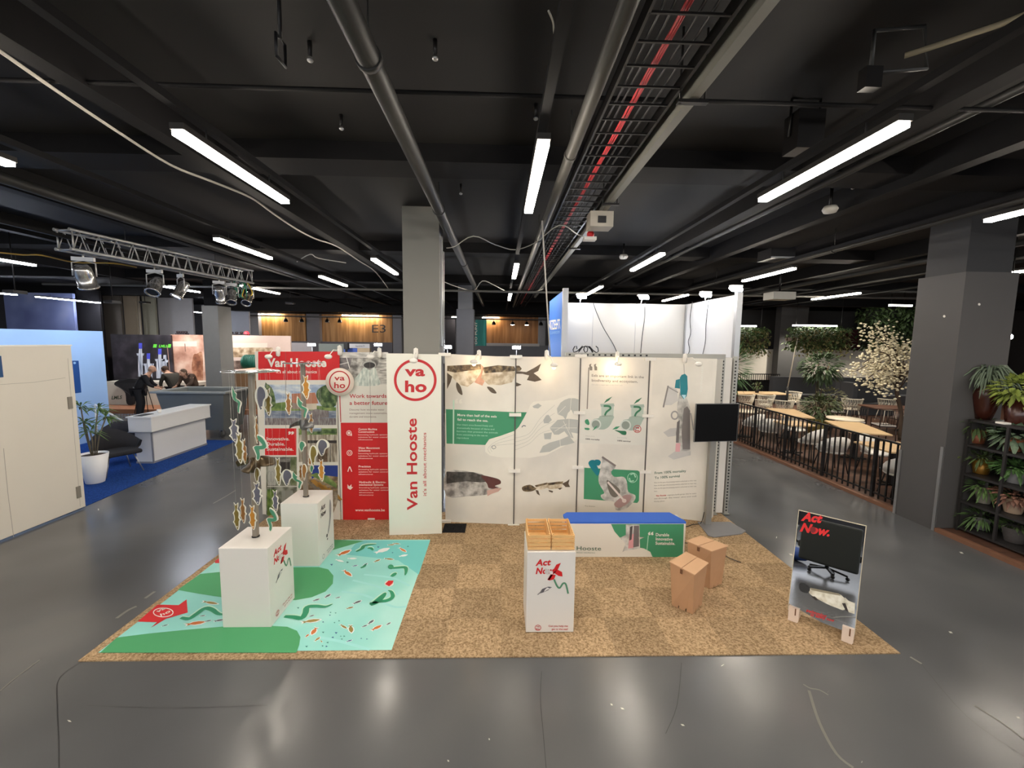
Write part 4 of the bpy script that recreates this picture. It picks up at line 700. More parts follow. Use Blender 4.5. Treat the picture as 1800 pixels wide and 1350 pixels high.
# ================================================================== CARDBOARD STOOLS
CB = mat((186, 144, 108), .8, var=.06, scale=10); CBD = mat((110, 74, 48), .8)
def stool(label, top, base, h):
    c = V((sum(p[0] for p in top)/4, sum(p[1] for p in top)/4, .009)); o = thing('cardboard_stool', label, 'stool', tuple(c), 'cardboard stools')
    T_ = [V((*p, h)) for p in top]; B = [V((*p, .012)) for p in base]
    names = ('left_side', 'front_side', 'right_side', 'back_side')
    for i in range(4):   # side boards, slightly inset, with edge thickness
        a, b_ = B[i], B[(i+1) % 4]; u, v = T_[i], T_[(i+1) % 4]; inw = (c-(a+b_)/2); inw.z = 0; inw.normalize()
        e = (b_-a)*.035
        a2, b2, u2, v2 = a+e, b_-e, u+(v-u)*.035, v-(v-u)*.035
        m_ = MB(); pts = [a2+inw*.01, a2.lerp(b2, .3)+inw*.01, a2.lerp(b2, .3)+V((0, 0, .028))+inw*.01, a2.lerp(b2, .36)+V((0, 0, .028))+inw*.01, a2.lerp(b2, .36)+inw*.01, a2.lerp(b2, .64)+inw*.01, a2.lerp(b2, .64)+V((0, 0, .028))+inw*.01, a2.lerp(b2, .7)+V((0, 0, .028))+inw*.01, a2.lerp(b2, .7)+inw*.01, b2+inw*.01, v2+inw*.01-V((0, 0, .004)), u2+inw*.01-V((0, 0, .004))]
        m_.slab(pts, inw, .006); m_.build(names[i], CB, o)
    a, b_, cc, d = T_; m1, m2 = (a+b_)/2, (d+cc)/2; g = (b_-a).normalized()*.003; up = V((0, 0, 1))
    MB().slab([a, m1-g, m2-g, d], up, .008).slab([m1+g, b_, cc, m2+g], up, .008).build('seat_flaps', mat((204, 164, 128), .8, var=.05), o)
    n_ = (m1-c); n_.z = 0; n_.normalize(); mm = m1-V((0, 0, .03))
    MB().obox(mm+n_*.0025, (b_-a).normalized()*.012, n_*.003, V((0, 0, .022))).build('slot', CBD, o)
stool('front cardboard stool, nearest the camera', [(1.72, .73), (1.87, .48), (2.12, .70), (1.99, .93)], [(1.74, .68), (1.90, .52), (2.08, .69), (1.96, .86)], .45)
stool('rear cardboard stool behind the other one', [(2.08, 1.14), (2.25, .90), (2.50, 1.02), (2.31, 1.27)], [(2.12, 1.13), (2.29, .95), (2.49, 1.06), (2.31, 1.22)], .47)
# ================================================================== SCREEN ON STAND
t = thing('screen_stand', 'flat screen stand with metal pole and grey base plate', 'stand', (3.17, 2.55, .009))
MB().hexa([(2.96, 2.66), (2.90, 2.22), (2.96, 2.17), (3.40, 2.27), (3.52, 2.36), (3.46, 2.66)], .010, .022).build('base_plate', mat((150, 150, 154), .4, .5), t)
MB().box(3.03, 3.115, 2.56, 2.63, .022, 1.7).build('pole', mat((156, 154, 148), .4, .6), t)
MB().box(3.02, 3.13, 2.53, 2.56, 1.38, 1.66).build('bracket', BLACKM, t)
q = [(aty(1222, 745, 2.44).x, 2.44), (aty(1297, 745, 2.51).x, 2.51)]; sz0, sz1 = (aty(1222, 780, 2.44).z+aty(1297, 773, 2.51).z)/2, (aty(1222, 711, 2.44).z+aty(1297, 708, 2.51).z)/2
t = thing('flat_screen', 'black flat screen turned slightly to the right, on the pole', 'screen', (3.17, 2.70, 1.2))
dx, dy = q[1][0]-q[0][0], q[1][1]-q[0][1]; l = math.hypot(dx, dy); nx, ny = -dy/l*.025, dx/l*.025
MB().hexa([q[0], q[1], (q[1][0]+nx, q[1][1]+ny), (q[0][0]+nx, q[0][1]+ny)], sz0, sz1).build('frame', mat((120, 120, 120), .4, .5), t)
e = .008; a_ = (q[0][0]+dx*e*1.3-nx*.1, q[0][1]+dy*e-ny*.1); b_ = (q[1][0]-dx*e*1.3-nx*.1, q[1][1]-ny*.1)
MB().hexa([a_, b_, (b_[0]+nx*.2, b_[1]+ny*.2), (a_[0]+nx*.2, a_[1]+ny*.2)], sz0+.008, sz1-.008).build('display', mat((5, 5, 6), .3, var=0, spec=.2), t)
tag(MB().tube(smooth([(3.02, 2.60, .2), (2.98, 2.6, .03), (2.85, 2.58, .018), (2.7, 2.5, .018), (2.5, 2.52, .018), (2.35, 2.4, .018)], 5, False), .006, 6).build('power_cable', WIREB), 'thin dark cable from the screen pole to behind the bench', 'cable')
tag(MB().tube(smooth([(2.33, 2.02, .018), (2.6, 1.98, .018), (2.8, 1.8, .018), (2.86, 1.62, .018), (2.95, 1.5, .018)], 5, False), .005, 6).build('power_cable', WIREB), 'thin dark cable on the carpet beside the bench', 'cable')
# ================================================================== MIRROR SIGN
A_, B_ = V((2.81, .47, .10)), V((3.175, .11, .10)); T_ = V((.10, .10, .975))
t = thing('mirror_sign', 'standing mirror board with red lettering on white feet', 'sign', (2.99, .29, .012))
d_ = (B_-A_).normalized(); nf = T_.normalized().cross(d_).normalized()
if nf.y > 0: nf = -nf
MB().slab([A_, B_, B_+T_, A_+T_], -nf, .014).build('board', mat((196, 186, 166), .6), t)
MIR = mat((226, 228, 232), .015, 1.0, var=0, name='mirror')
i_ = .006; mb = MB(); c0 = nf*.001; mb.add([A_+d_*i_+c0, B_-d_*i_+c0, B_-d_*i_+T_*.994+c0, A_+d_*i_+T_*.994+c0], [[0, 1, 2, 3]]); mb.build('mirror_face', MIR, t)
for o_ in (A_+d_*.01, B_-d_*.09):
    f0 = V((o_.x, o_.y, .011)); w = d_*.085; nn = V((nf.x, nf.y, 0)).normalized()
    MB().slab([f0+nn*.02, f0+w*.9+nn*.02, f0+w+V((0, 0, .02))+nn*.02, f0+w+V((0, 0, .14))+nn*.02, f0+V((0, 0, .14))+nn*.02, f0+V((0, 0, .02))+nn*.02], -nn, .2).build('foot', mat((226, 206, 190), .6), t)
    MB().slab([f0+w*.6+V((0, 0, .07))+nn*.0215, f0+w*.72+V((0, 0, .07))+nn*.0215, f0+w*.72+V((0, 0, .14))+nn*.0215, f0+w*.6+V((0, 0, .14))+nn*.0215], -nn, .001).build('slot', CBD, t)
s = Sheet(A_, nf); s.base = .003
s.text('Act', (1408, 914), (1445, 919), 15, RED, 1, .05, True); s.text('Now.', (1406, 933), (1458, 942.5), 15, RED, 1, .05, True)
s.disc(1429, 931, 5, 5.5, mat((120, 20, 24), .5), 2)
s.text('swimming', (1417, 1075), (1452, 1086), 6, RED, 1, .02); s.text('to safety now', (1424, 1082), (1466, 1093), 5, RED, 1, .02)
CRM = photo((196, 190, 170), (222, 218, 202), (236, 234, 222), 18)
s.poly([(1420, 1034), (1436, 1037), (1452, 1041), (1474, 1044), (1482, 1049), (1488, 1058), (1484, 1072), (1470, 1068), (1455, 1062), (1436, 1052), (1424, 1044)], CRM, 1, True); s.poly([(1485, 1050), (1492, 1056), (1503, 1060), (1502, 1079), (1492, 1076), (1486, 1064)], CRM, 1)
s.poly([(1406, 1026), (1414, 1026), (1424, 1034), (1420, 1042), (1410, 1040), (1405, 1034)], mat((40, 42, 44), .5, var=.3, scale=25), 2, True); s.poly([(1426, 1048), (1432, 1048), (1440, 1055), (1434, 1055)], DN, 2); s.poly([(1480, 1060), (1486, 1060), (1492, 1076), (1486, 1072)], DN, 2)
s.poly([(1424, 1033), (1450, 1038), (1474, 1043), (1478, 1047), (1450, 1042), (1426, 1037)], mat((150, 142, 120), .5, var=.3, scale=20), 2)
s.build(t)
# ================================================================== FISH MOBILES
FB = {'grey': mat((96, 96, 108), .5, var=.2, scale=20), 'olive': mat((120, 104, 44), .5, var=.2, scale=20), 'brown': mat((150, 104, 52), .5, var=.2, scale=20), 'orange': mat((186, 128, 44), .5, var=.15, scale=20), 'eel': mat((72, 138, 106), .5, var=.05)}
EDGE = mat((224, 222, 208), .5)
def tshape(kind):
    if kind == 'eel': return [(-.30, .5), (-.1, .30), (.05, .22), (-.02, .08), (.30, -.02), (.42, -.12), (.30, -.30), (.22, -.5), (.10, -.42), (.18, -.2), (.18, -.12), (-.12, -.04), (-.28, .06), (-.36, .2), (-.34, .36)]
    if kind == 'eel2': return [(-.1, .5), (.16, .40), (.34, .18), (.36, .02), (.18, -.06), (-.06, -.08), (-.02, -.22), (-.04, -.40), (-.14, -.5), (-.22, -.42), (-.2, -.30), (-.30, -.08), (-.34, .02), (-.22, .08), (.08, .08), (.14, .14), (0, .26), (-.1, .36)]
    if kind == 'wide': return [(-.12, .5), (.2, .46), (.40, .28), (.40, .05), (.18, -.1), (.05, -.42), (-.1, -.5), (-.26, -.3), (-.40, 0), (-.34, .3)]
    return [(-.18, .5), (-.04, .42), (.14, .5), (.12, .34), (.06, .26), (.24, .16), (.22, .04), (.20, -.04), (.30, -.12), (.20, -.18), (.16, -.34), (.04, -.5), (-.12, -.38), (-.20, -.28), (-.30, -.2), (-.2, -.12), (-.22, .04), (-.28, .12), (-.14, .22), (-.1, .32)]
def cutout(kind, colour, px, py, w, h, yy, label, grp, flip=1):
    c = aty(px, py, yy); sc_ = (yy-CAM.y)/FPX*1.0; W, H = w*sc_*1.5, h*sc_*1.08
    o = thing('fish_cutout' if not kind.startswith('eel') else 'eel_cutout', label, 'cutout', (c.x, yy, c.z+H/2), grp)
    ang = random.uniform(-.25, .25) if kind != 'thin' else 1.3; ca, sa = math.cos(ang), math.sin(ang)
    base = smooth(tshape(kind), 3); a = [V((c.x+flip*x*W*ca, yy+flip*x*W*sa, c.z+y*H)) for x, y in base]
    nn = V((sa, -ca, 0)); MB().slab(a, -nn, .006).build('outline', EDGE, o)
    k = .74 if kind != 'eel' and kind != 'eel2' else .84
    b_ = [V((c.x+flip*x*W*ca*(.66 if k < .8 else .8), yy+flip*x*W*sa*(.66 if k < .8 else .8), c.z+y*H*(.92)))+nn*.002 for x, y in base]
    m_ = MB(); m_.add(b_, [list(range(len(b_)))]); m_.k = 1
    if not kind.startswith('eel'): m_.ball((c.x, yy-.002, c.z-H*.36), .006, (1, .3, 1), 8)
    m_.build('printed_body', [FB[colour], WHITE], o)
    return (c.x, yy, c.z+H/2)
def propeller(parent, x, y, z, r, m, nm='propeller', n=3, ph=0):
    b = MB(); b.lathe([(0, z+r*.42), (r*.2, z+r*.38), (r*.3, z+r*.1), (r*.3, z-r*.3), (r*.22, z-r*.45), (0, z-r*.45)], (x, y, 0), 16)
    for k in range(n):
        a0 = ph+2*PI*k/n; vs = []; N = 7; Mw = 4
        for i in range(N):
            u = i/(N-1); rr = r*(.22+.95*u); wd = (.62*math.sin(PI*(.18+.78*u)))
            for j in range(Mw+1):
                v = j/Mw-.5; a = a0+v*wd*1.7+.5*u*u; vs.append((x+rr*math.cos(a), y+rr*math.sin(a), z+v*r*.65*(1-.5*u)-r*.22*u*u+r*.12))
        b.add(vs, [[i*(Mw+1)+j, i*(Mw+1)+j+1, (i+1)*(Mw+1)+j+1, (i+1)*(Mw+1)+j] for i in range(N-1) for j in range(Mw)], True)
    o = b.build(nm, m, parent); sm = o.modifiers.new('thickness', 'SOLIDIFY'); sm.thickness = .008; return o
ACR = mat((232, 236, 234), .1, var=0, trans=.85); POLE = mat((138, 130, 118), .55, .2, var=.15)
def mobile(label, X, Y, ztop, r, propz, propr, pm, fishes, grp, lean, plx, pym):
    t = thing('mobile_stand', label, 'mobile', (X, Y, .781))
    MB().bar((X, Y, .782), (X+lean, Y, ztop), .042, .042).build('pole', POLE, t)
    MB().lathe([(0, ztop+.006), (r, ztop+.006), (r, ztop-.004), (0, ztop-.004)], (X+lean, Y, 0), 36).build('acrylic_disc', ACR, t)
    MB().lathe([(0, .79), (.035, .79), (.035, .783), (0, .783)], (X, Y, 0), 16).build('foot_socket', BLACKM, t)
    propeller(t, X+lean*.5, Y, propz, propr, pm, ph=plx)
    th = MB()
    for (kind, col, px, py, w, h, dy, lab, fl) in fishes:
        top = cutout(kind, col, px, py, w, h, Y+dy, lab, grp, fl)
        xx = top[0]; rr = math.hypot(xx-X-lean, dy)
        xe = X+lean+(xx-X-lean)*min(1, (r-.01)/max(rr, .01)); ye = Y+dy*min(1, (r-.01)/max(rr, .01))
        th.tube([top, (xe, ye, ztop-.003)], .0008, 4)
    th.build('threads', mat((200, 198, 190), .5), t)
mobile('front mobile stand with bronze propeller and clear round disc', -2.37, .62, 2.38, .24, 1.50, .155, mat((96, 82, 62), .35, .7, var=.3, scale=10), [
 ('eel', 'eel', 415, 703, 17, 44, -.12, 'green zigzag eel cutout hanging topmost on the far left of the front mobile', 1),
 ('fish', 'grey', 412, 757, 20, 40, -.16, 'grey fish cutout hanging left, above an olive one, front mobile', 1),
 ('fish', 'olive', 421, 788, 18, 52, -.20, 'long olive fish cutout with spiky fins left of the pole, front mobile', 1),
 ('thin', 'brown', 430, 794, 12, 44, -.10, 'brown fish cutout half hidden behind the long olive one, front mobile', 1),
 ('wide', 'grey', 459, 700, 18, 40, -.02, 'grey fish cutout upper right of the pole against the river photograph', 1),
 ('fish', 'olive', 471, 707, 16, 46, .05, 'olive fish cutout in front of the river photograph', 1),
 ('thin', 'brown', 451, 756, 9, 46, -.04, 'thin edge-on fish cutout beside the pole, front mobile', 1),
 ('eel2', 'eel', 457, 787, 24, 44, -.15, 'green zigzag eel cutout just above the bronze propeller', 1),
 ('wide', 'olive', 452, 836, 10, 26, -.05, 'olive fish cutout just below the bronze propeller', 1),
 ('fish', 'grey', 452, 868, 20, 40, -.06, 'grey spiky fish cutout low on the pole of the front mobile', 1),
 ('fish', 'olive', 416, 908, 17, 48, -.2, 'dark olive fish cutout lowest on the left of the front mobile', 1),
 ('fish', 'brown', 427, 898, 16, 44, -.1, 'brown fish cutout between the olive and the orange one, bottom left', 1),
 ('fish', 'orange', 444, 910, 18, 43, -.14, 'orange-brown fish cutout touching the front plinth top', 1),
 ('fish', 'grey', 484, 881, 14, 38, .0, 'grey fish cutout low on the right of the front mobile', 1),
 ('eel2', 'eel', 478, 914, 22, 42, -.05, 'green zigzag eel cutout lowest right, over the front plinth top', 1)], 'cutouts of the front mobile', .035, .4, 0)
mobile('rear mobile stand with grey propeller and clear round disc', -2.37, 1.67, 2.40, .215, 1.67, .13, mat((112, 112, 112), .4, .6, var=.3, scale=12), [
 ('fish', 'orange', 538, 681, 17, 40, -.14, 'orange fish cutout highest on the rear mobile, before the red header', 1),
 ('fish', 'brown', 507, 710, 13, 38, .0, 'brown fish cutout on the left of the rear mobile, before the farmhouse photo', 1),
 ('eel', 'eel', 531, 716, 17, 36, -.12, 'green zigzag eel cutout high on the pole of the rear mobile', 1),
 ('thin', 'brown', 547, 744, 16, 34, -.02, 'brown fish cutout just above the grey propeller', 1),
 ('wide', 'eel', 531, 785, 11, 18, -.08, 'short green cutout just below the grey propeller', 1),
 ('wide', 'grey', 567, 787, 19, 28, -.03, 'grey and white fish cutout right of the rear pole', 1),
 ('wide', 'olive', 551, 801, 12, 34, -.1, 'olive fish cutout right beside the rear pole', 1),
 ('fish', 'brown', 545, 809, 8, 20, -.04, 'small brown fish cutout behind the olive one at the rear pole', 1),
 ('fish', 'orange', 565, 827, 14, 38, -.02, 'orange fish cutout lower right on the rear mobile', 1),
 ('fish', 'olive', 489, 829, 14, 48, .0, 'olive fish cutout on the lower left of the rear mobile', 1),
 ('wide', 'grey', 505, 840, 20, 28, .0, 'round grey fish cutout beside the olive one, rear mobile', 1),
 ('eel', 'eel', 522, 844, 18, 30, -.06, 'green bent eel cutout low on the left of the rear pole', 1),
 ('wide', 'brown', 535, 830, 9, 28, -.12, 'brown fish cutout in front of the lower rear pole', 1),
 ('thin', 'brown', 528, 831, 10, 26, -.04, 'brown fish cutout left behind the lower rear pole', 1),
 ('wide', 'eel', 548, 825, 6, 14, .02, 'tiny green cutout between the brown and orange fish, rear mobile', 1)], 'cutouts of the rear mobile', .02, 1.2, 0)
# ================================================================== LEFT SIDE
SL = mat((214, 208, 196), .6, var=.03, scale=2)
w = thing('partition_wall', 'tall off-white partition wall with door seams on the left', 'partition', (-6.5, 0, 0))
MB().box(-6.56, -6.5, -3.6, 3.21, .03, 2.53).build('panel', SL, w)
MB().box(-6.57, -6.49, -3.6, 3.22, 2.53, 2.55).build('top_rail', mat((236, 234, 228), .4), w)
s = Sheet((-6.5, 0, 0), (1, 0, 0)); SEAM = mat((150, 146, 138), .7)
s.line([(6, 788), (14, 870), (24, 946)], .006, SEAM, 0); s.line([(0, 676), (60, 672), (115, 664)], .004, SEAM, 0); s.line([(119, 630), (130, 760), (141, 890)], .005, SEAM, 0); s.build(w, 'door_seams')
for a, b in ((123, 708), (138, 865)):
    p = atx(a, b, -6.495); tag(MB().box(-6.5, -6.485, p.y-.03, p.y+.03, p.z-.09, p.z+.09).build('hinge', mat((130, 124, 114), .5), w))
sg = thing('blue_sign', 'small dark blue sign on the off-white partition, at the left edge', 'sign', (-6.49, 2.0, 2.1)); s = Sheet((-6.497, 0, 0), (1, 0, 0)); a = s.P(-14, 626); b = s.P(5, 663)
MB().box(-6.498, -6.488, a.y, b.y, b.z, a.z).build('plate', mat((24, 70, 120), .5), sg)
BLUEF = carpet_mat((22, 48, 104), (40, 78, 150), 'blue_carpet', 0)
tag(MB().hexa([(-10.4, 1.2), (-6.6, 1.2), (-6.56, 3.22), (-6.9, 7.62), (-6.9, 7.7), (-10.4, 7.7)], 0, .009).build('blue_carpet', BLUEF, loc=(0, 0, 0)), 'bright blue carpet under the reception counter on the left', 'carpet')
bw = thing('light_blue_wall', 'light blue booth wall behind the potted plant', 'booth wall', (-10.45, 4, 0))
LB = mat((156, 190, 234), .5, var=.03, scale=2); MB().box(-10.5, -10.4, -1, 8.0, .01, 2.81).build('panel', LB, bw)
s = Sheet((-10.4, 0, 0), (1, 0, 0)); DB = mat((16, 72, 140), .5)
s.poly([(124, 634), (138, 634), (143, 690), (128, 692)], DB, 0); s.disc(131, 638, 2.4, 2, mat((150, 190, 230), .5), 1); s.build(bw, 'blue_poster')
for dy in (3.0, 5.0, 7.0):   # lamps washing this booth wall
    ld = bpy.data.lights.new('booth_wash_light', 'AREA'); ld.energy = 9; ld.size = .25; ld.color = (.75, .87, 1)
    lo = bpy.data.objects.new('booth_wash_light', ld); C.objects.link(lo); lo.location = (-9.2, dy, 3.4); lo.rotation_euler = (0, math.radians(42), 0)
    t = thing('wall_wash_lamp', 'cool wash lamp hanging above the light blue wall, %s' % {3.0: 'nearest', 5.0: 'middle', 7.0: 'farthest'}[dy], 'lamp', (-9.15, dy, 3.45))
    MB().box(-9.3, -9.1, dy-.12, dy+.12, 3.46, 3.52).tube([(-9.2, dy, 3.52), (-9.2, dy, 4.7)], .01, 6).build('housing', BLACKM, t)
for x_, y_, e_, lab in ((-12.2, 11.6, 55, 'over the steel cylinder picture'), (-9.9, 11.8, 45, 'over the copper tank picture'), (-7.0, 11.0, 40, 'over the green motor')):  # lamps with housings, added to brighten the far booth walls
    ld = bpy.data.lights.new('added_booth_light', 'AREA'); ld.energy = e_; ld.size = .2; ld.color = (1, .95, .9)
    lo = bpy.data.objects.new('added_booth_light', ld); C.objects.link(lo); lo.location = (x_, y_, 3.78); lo.rotation_euler = (math.radians(35), 0, 0)
    t = thing('added_booth_lamp', 'added dark lamp brightening the far booths, '+lab, 'lamp', (x_, y_, 3.8)); MB().box(x_-.12, x_+.12, y_-.1, y_+.1, 3.82, 3.88).tube([(x_, y_, 3.88), (x_, y_, 4.7)], .01, 6).build('housing', BLACKM, t)
# reception counter
t = thing('reception_counter', 'long white reception counter with overhanging top on the blue carpet', 'counter', (-7.55, 6.4, .009))
WL = mat((226, 226, 226), .45, var=.01)
MB().box(-7.70, -7.36, 5.58, 7.2, .010, .70).build('base', WL, t); MB().box(-7.76, -7.28, 5.5, 7.28, .70, 1.0).build('top_box', WL, t, bevel=.01)
MB().box(-7.78, -7.26, 5.48, 7.30, 1.0, 1.025).build('worktop', mat((238, 238, 238), .3), t)
g = MB(); g.box(-7.71, -7.35, 5.57, 7.21, .010, .05).box(-7.37, -7.35, 5.57, 5.60, .05, .7).box(-7.77, -7.27, 5.49, 7.29, .69, .705); g.build('aluminium_trim', mat((160, 162, 168), .4, .4), t)
t = thing('cup', 'small white cup standing on the reception counter', 'cup', (-7.5, 6.0, 1.026)); MB().lathe([(0, 1.027), (.03, 1.027), (.045, 1.10), (.04, 1.10), (.026, 1.035), (0, 1.035)], (-7.5, 6.0, 0), 14).build('bowl', WHITE, t)
tag(MB().box(-7.68, -7.5, 5.55, 5.85, 1.026, 1.034).build('notepad', DARK), 'flat dark pad on the near end of the reception counter', 'pad')
# chairs on blue carpet
def armchair(label, loc, rz, m, name='tub_chair'):
    t = thing(name, label, 'chair', (0, 0, 0), 'visitor chairs on the blue carpet')
    b = MB(); N = 11; vs = []   # wrapped shell
    for i in range(N):
        a = PI*(-.08+1.16*i/(N-1)); x, y = math.cos(a)*.36, math.sin(a)*.31; hh = .17+.25*max(0, math.sin(a))**1.6
        vs += [(x*.78, y*.8, .40), (x, y, .40+hh*.55), (x*1.08, y*1.1, .42+hh), (x*1.0, y*1.0, .43+hh), (x*.86, y*.88, .40+hh*.55), (x*.66, y*.68, .42)]
    b.add(vs, [[i*6+j, i*6+(j+1) % 6, (i+1)*6+(j+1) % 6, (i+1)*6+j] for i in range(N-1) for j in range(6)]+[[0, 1, 2, 3, 4, 5], [(N-1)*6+j for j in (5, 4, 3, 2, 1, 0)]], True); b.build('backrest', m, t)
    b = MB(); b.hexa([(-.29, -.30), (.29, -.30), (.31, .05), (.22, .24), (-.22, .24), (-.31, .05)], .38, .46); b.build('seat', m, t, bevel=.03)
    for sx in (-1, 1):
        for sy in (-1, 1): MB().tube([(sx*.18, sy*.16, .39), (sx*.29, sy*.27, .012)], .012, 8).build('leg', ALU, t)
    t.location = loc; t.rotation_euler = (0, 0, rz); return t
armchair('black tub armchair beside the white plant pot', (-7.55, 4.98, 0), math.radians(62), mat((30, 30, 36), .85, var=.15, scale=20))
armchair('dark tub armchair behind it, touching the counter end', (-8.15, 5.75, 0), math.radians(40), mat((38, 38, 46), .85, var=.15, scale=20))
t = thing('wire_chair', 'grey wire shell chair behind the black armchairs', 'chair', (-9.0, 6.6, 0))
g = MB(); cx, cy = -9.0, 6.6
for k in range(9): g.tube(smooth([(cx-.25+.06*k, cy-.22, .45), (cx-.25+.06*k, cy+.1, .44), (cx-.27+.065*k, cy+.24, .6), (cx-.29+.07*k, cy+.28, .84)], 3, False), .006, 4)
for k in range(6): g.tube([(cx-.28, cy-.2+.08*k, .45), (cx+.28, cy-.2+.08*k, .45)], .006, 4).tube([(cx-.29, cy+.24+.01*k, .55+.055*k), (cx+.29, cy+.24+.01*k, .55+.055*k)], .006, 4)
g.build('wire_shell', mat((90, 92, 100), .4, .5), t); 
for sx in (-1, 1):
    for sy in (-1, 1): MB().tube([(cx+sx*.2, cy+sy*.18, .44), (cx+sx*.27, cy+sy*.27, .012)], .009, 6).build('leg', ALU, t)
t = thing('leaning_pole', 'white pole leaning beside the wire chair', 'pole', (-8.7, 6.3, 0)); MB().tube([(-8.45, 6.3, .7), (-9.15, 6.3, 1.15)], .02, 8).tube([(-8.45, 6.3, .7), (-8.4, 6.3, .012)], .014, 8).tube([(-9.15, 6.3, 1.15), (-9.2, 6.35, .012)], .014, 8).build('frame', WL, t)
# potted plant
def pot(parent, c, r0, r1, h, m, z0=0.0, rim=.012):
    MB().lathe([(0, z0+.002), (r0*.96, z0+.002), (r0, z0+.01), (r1, z0+h), (r1-rim, z0+h), (r1-rim*1.4, z0+h-.04), (0, z0+h-.05)], (c[0], c[1], 0), 24).build('pot', m, parent)
LEAFG = mat((86, 116, 62), .6, var=.2, scale=30)
t = thing('potted_plant', 'spiky green plant in a tall white tapered pot', 'plant', (-7.44, 4.38, 0)); pot(t, (-7.44, 4.38), .135, .215, .54, mat((236, 236, 236), .35, var=0), .009)
MB().lathe([(0, .515), (.19, .515), (.19, .512)], (-7.44, 4.38, 0), 20).build('soil', mat((60, 44, 34), .9), t)
st = MB(); lf = MB()
for k, (dx, dy, h) in enumerate(((-.05, 0, 1.12), (.06, .02, 1.38), (.02, -.03, .98), (.10, .05, 1.22), (-.10, .03, 1.4))):
    b0 = (-7.44+dx*.4, 4.38+dy*.4, .5); e_ = (-7.44+dx*2.0, 4.38+dy*2, h); st.tube([b0, ((b0[0]+e_[0])/2, b0[1], (b0[2]+h)/2+.02), e_], .011, 6)
    for i in range(22):
        a = random.uniform(0, 2*PI); el = random.uniform(-.25, 1.1); lf.leaf(e_, (math.cos(a)*math.cos(el), math.sin(a)*math.cos(el), math.sin(el)), random.uniform(.2, .34), .035, .9)
st.build('stem', mat((120, 110, 90), .7), t); lf.build('foliage', LEAFG, t)
# grey wheeled container
DG = mat((104, 108, 106), .55, var=.06, scale=3)
t = thing('waste_container', 'big grey wheeled waste container behind the reception counter', 'container', (-8.2, 8.4, 0))
g = MB(); q0 = [(-8.85, 7.95), (-7.42, 7.95), (-7.42, 8.8), (-8.85, 8.8)]; q1 = [(-9.02, 7.82), (-7.28, 7.82), (-7.28, 8.95), (-9.02, 8.95)]
I0 = [(-8.8, 8.0), (-7.47, 8.0), (-7.47, 8.75), (-8.8, 8.75)]; I1 = [(-8.98, 7.86), (-7.32, 7.86), (-7.32, 8.91), (-8.98, 8.91)]
n_ = 4; vs = [(p[0], p[1], .22) for p in q0]+[(p[0], p[1], 1.24) for p in q1]+[(p[0], p[1], 1.24) for p in I1]+[(p[0], p[1], .28) for p in I0]
g.add(vs, [[3, 2, 1, 0]]+[[L*4+i, L*4+(i+1) % 4, L*4+4+(i+1) % 4, L*4+4+i] for L in range(3) for i in range(4)]+[[12, 13, 14, 15]]); g.build('body', DG, t)
g = MB(); g.box(-9.12, -7.18, 7.74, 7.88, 1.22, 1.27).box(-9.12, -7.18, 8.9, 9.03, 1.22, 1.27).box(-9.12, -8.98, 7.88, 8.9, 1.22, 1.27).box(-7.32, -7.18, 7.88, 8.9, 1.22, 1.27); g.build('rim', mat((140, 144, 142), .5), t, bevel=.01)
for x in (-8.78, -7.5):
    for y in (8.03, 8.7):
        o = MB().lathe([(0, -.02), (.09, -.02), (.1, -.01), (.1, .01), (.09, .02), (0, .02)], (x, y, .1), 16, 'x').build('castor', mat((60, 60, 62), .5), t); MB().box(x-.035, x-.025, y-.04, y+.04, .08, .22).box(x+.025, x+.035, y-.04, y+.04, .08, .22).box(x-.04, x+.04, y-.06, y+.06, .205, .225).build('fork', ALU, o)
s = Sheet((0, 7.87, 0), (0, -1, 0)); s.poly([(320, 703), (353, 703), (354, 714), (320, 714)], mat((60, 56, 76), .5), 0); s.poly([(323, 707), (352, 707), (352, 714), (322, 714)], mat((190, 176, 200), .5), 1); s.poly([(323, 710), (352, 710), (352, 712), (322, 712)], mat((150, 110, 170), .5), 2); s.build(t, 'label')
# back platform and printed walls
t = thing('wooden_platform', 'low wooden platform edge behind the light blue wall', 'platform', (-11, 12, 0)); MB().box(-15, -8.6, 11.5, 13.8, 0, .16).build('deck', mat((150, 100, 70), .6, var=.15, scale=3), t)
t = thing('display_counter', 'cream low counter under the steel cylinder picture', 'counter', (-12.5, 12.8, .16)); MB().box(-14.6, -11.2, 12.5, 13.2, .16, 1.02).build('body', mat((206, 200, 186), .5), t)
s = Sheet((0, 12.5, 0), (0, -1, 0)); s.text('LMLS', (196, 702), (215, 701), 6, mat((60, 80, 60), .5), 1, .03, True); s.text('LMLS', (226, 702), (247, 701), 6, mat((60, 80, 60), .5), 1, .03, True); s.build(t, 'lettering')
def bigwall(label, px0, px1, y, h, m, prints=None, th=.08, name='printed_wall', z0=.16):
    a = aty(px0, 640, y); b = aty(px1, 640, y); t = thing(name, label, 'booth wall', ((a.x+b.x)/2, y, z0)); MB().box(a.x, b.x, y, y+th, z0, h).build('panel', m, t)
    if prints: s = Sheet((0, y, 0), (0, -1, 0)); prints(s); s.build(t)
    return t
BLK = photo((24, 22, 26), (38, 34, 40), (58, 52, 60), 2)
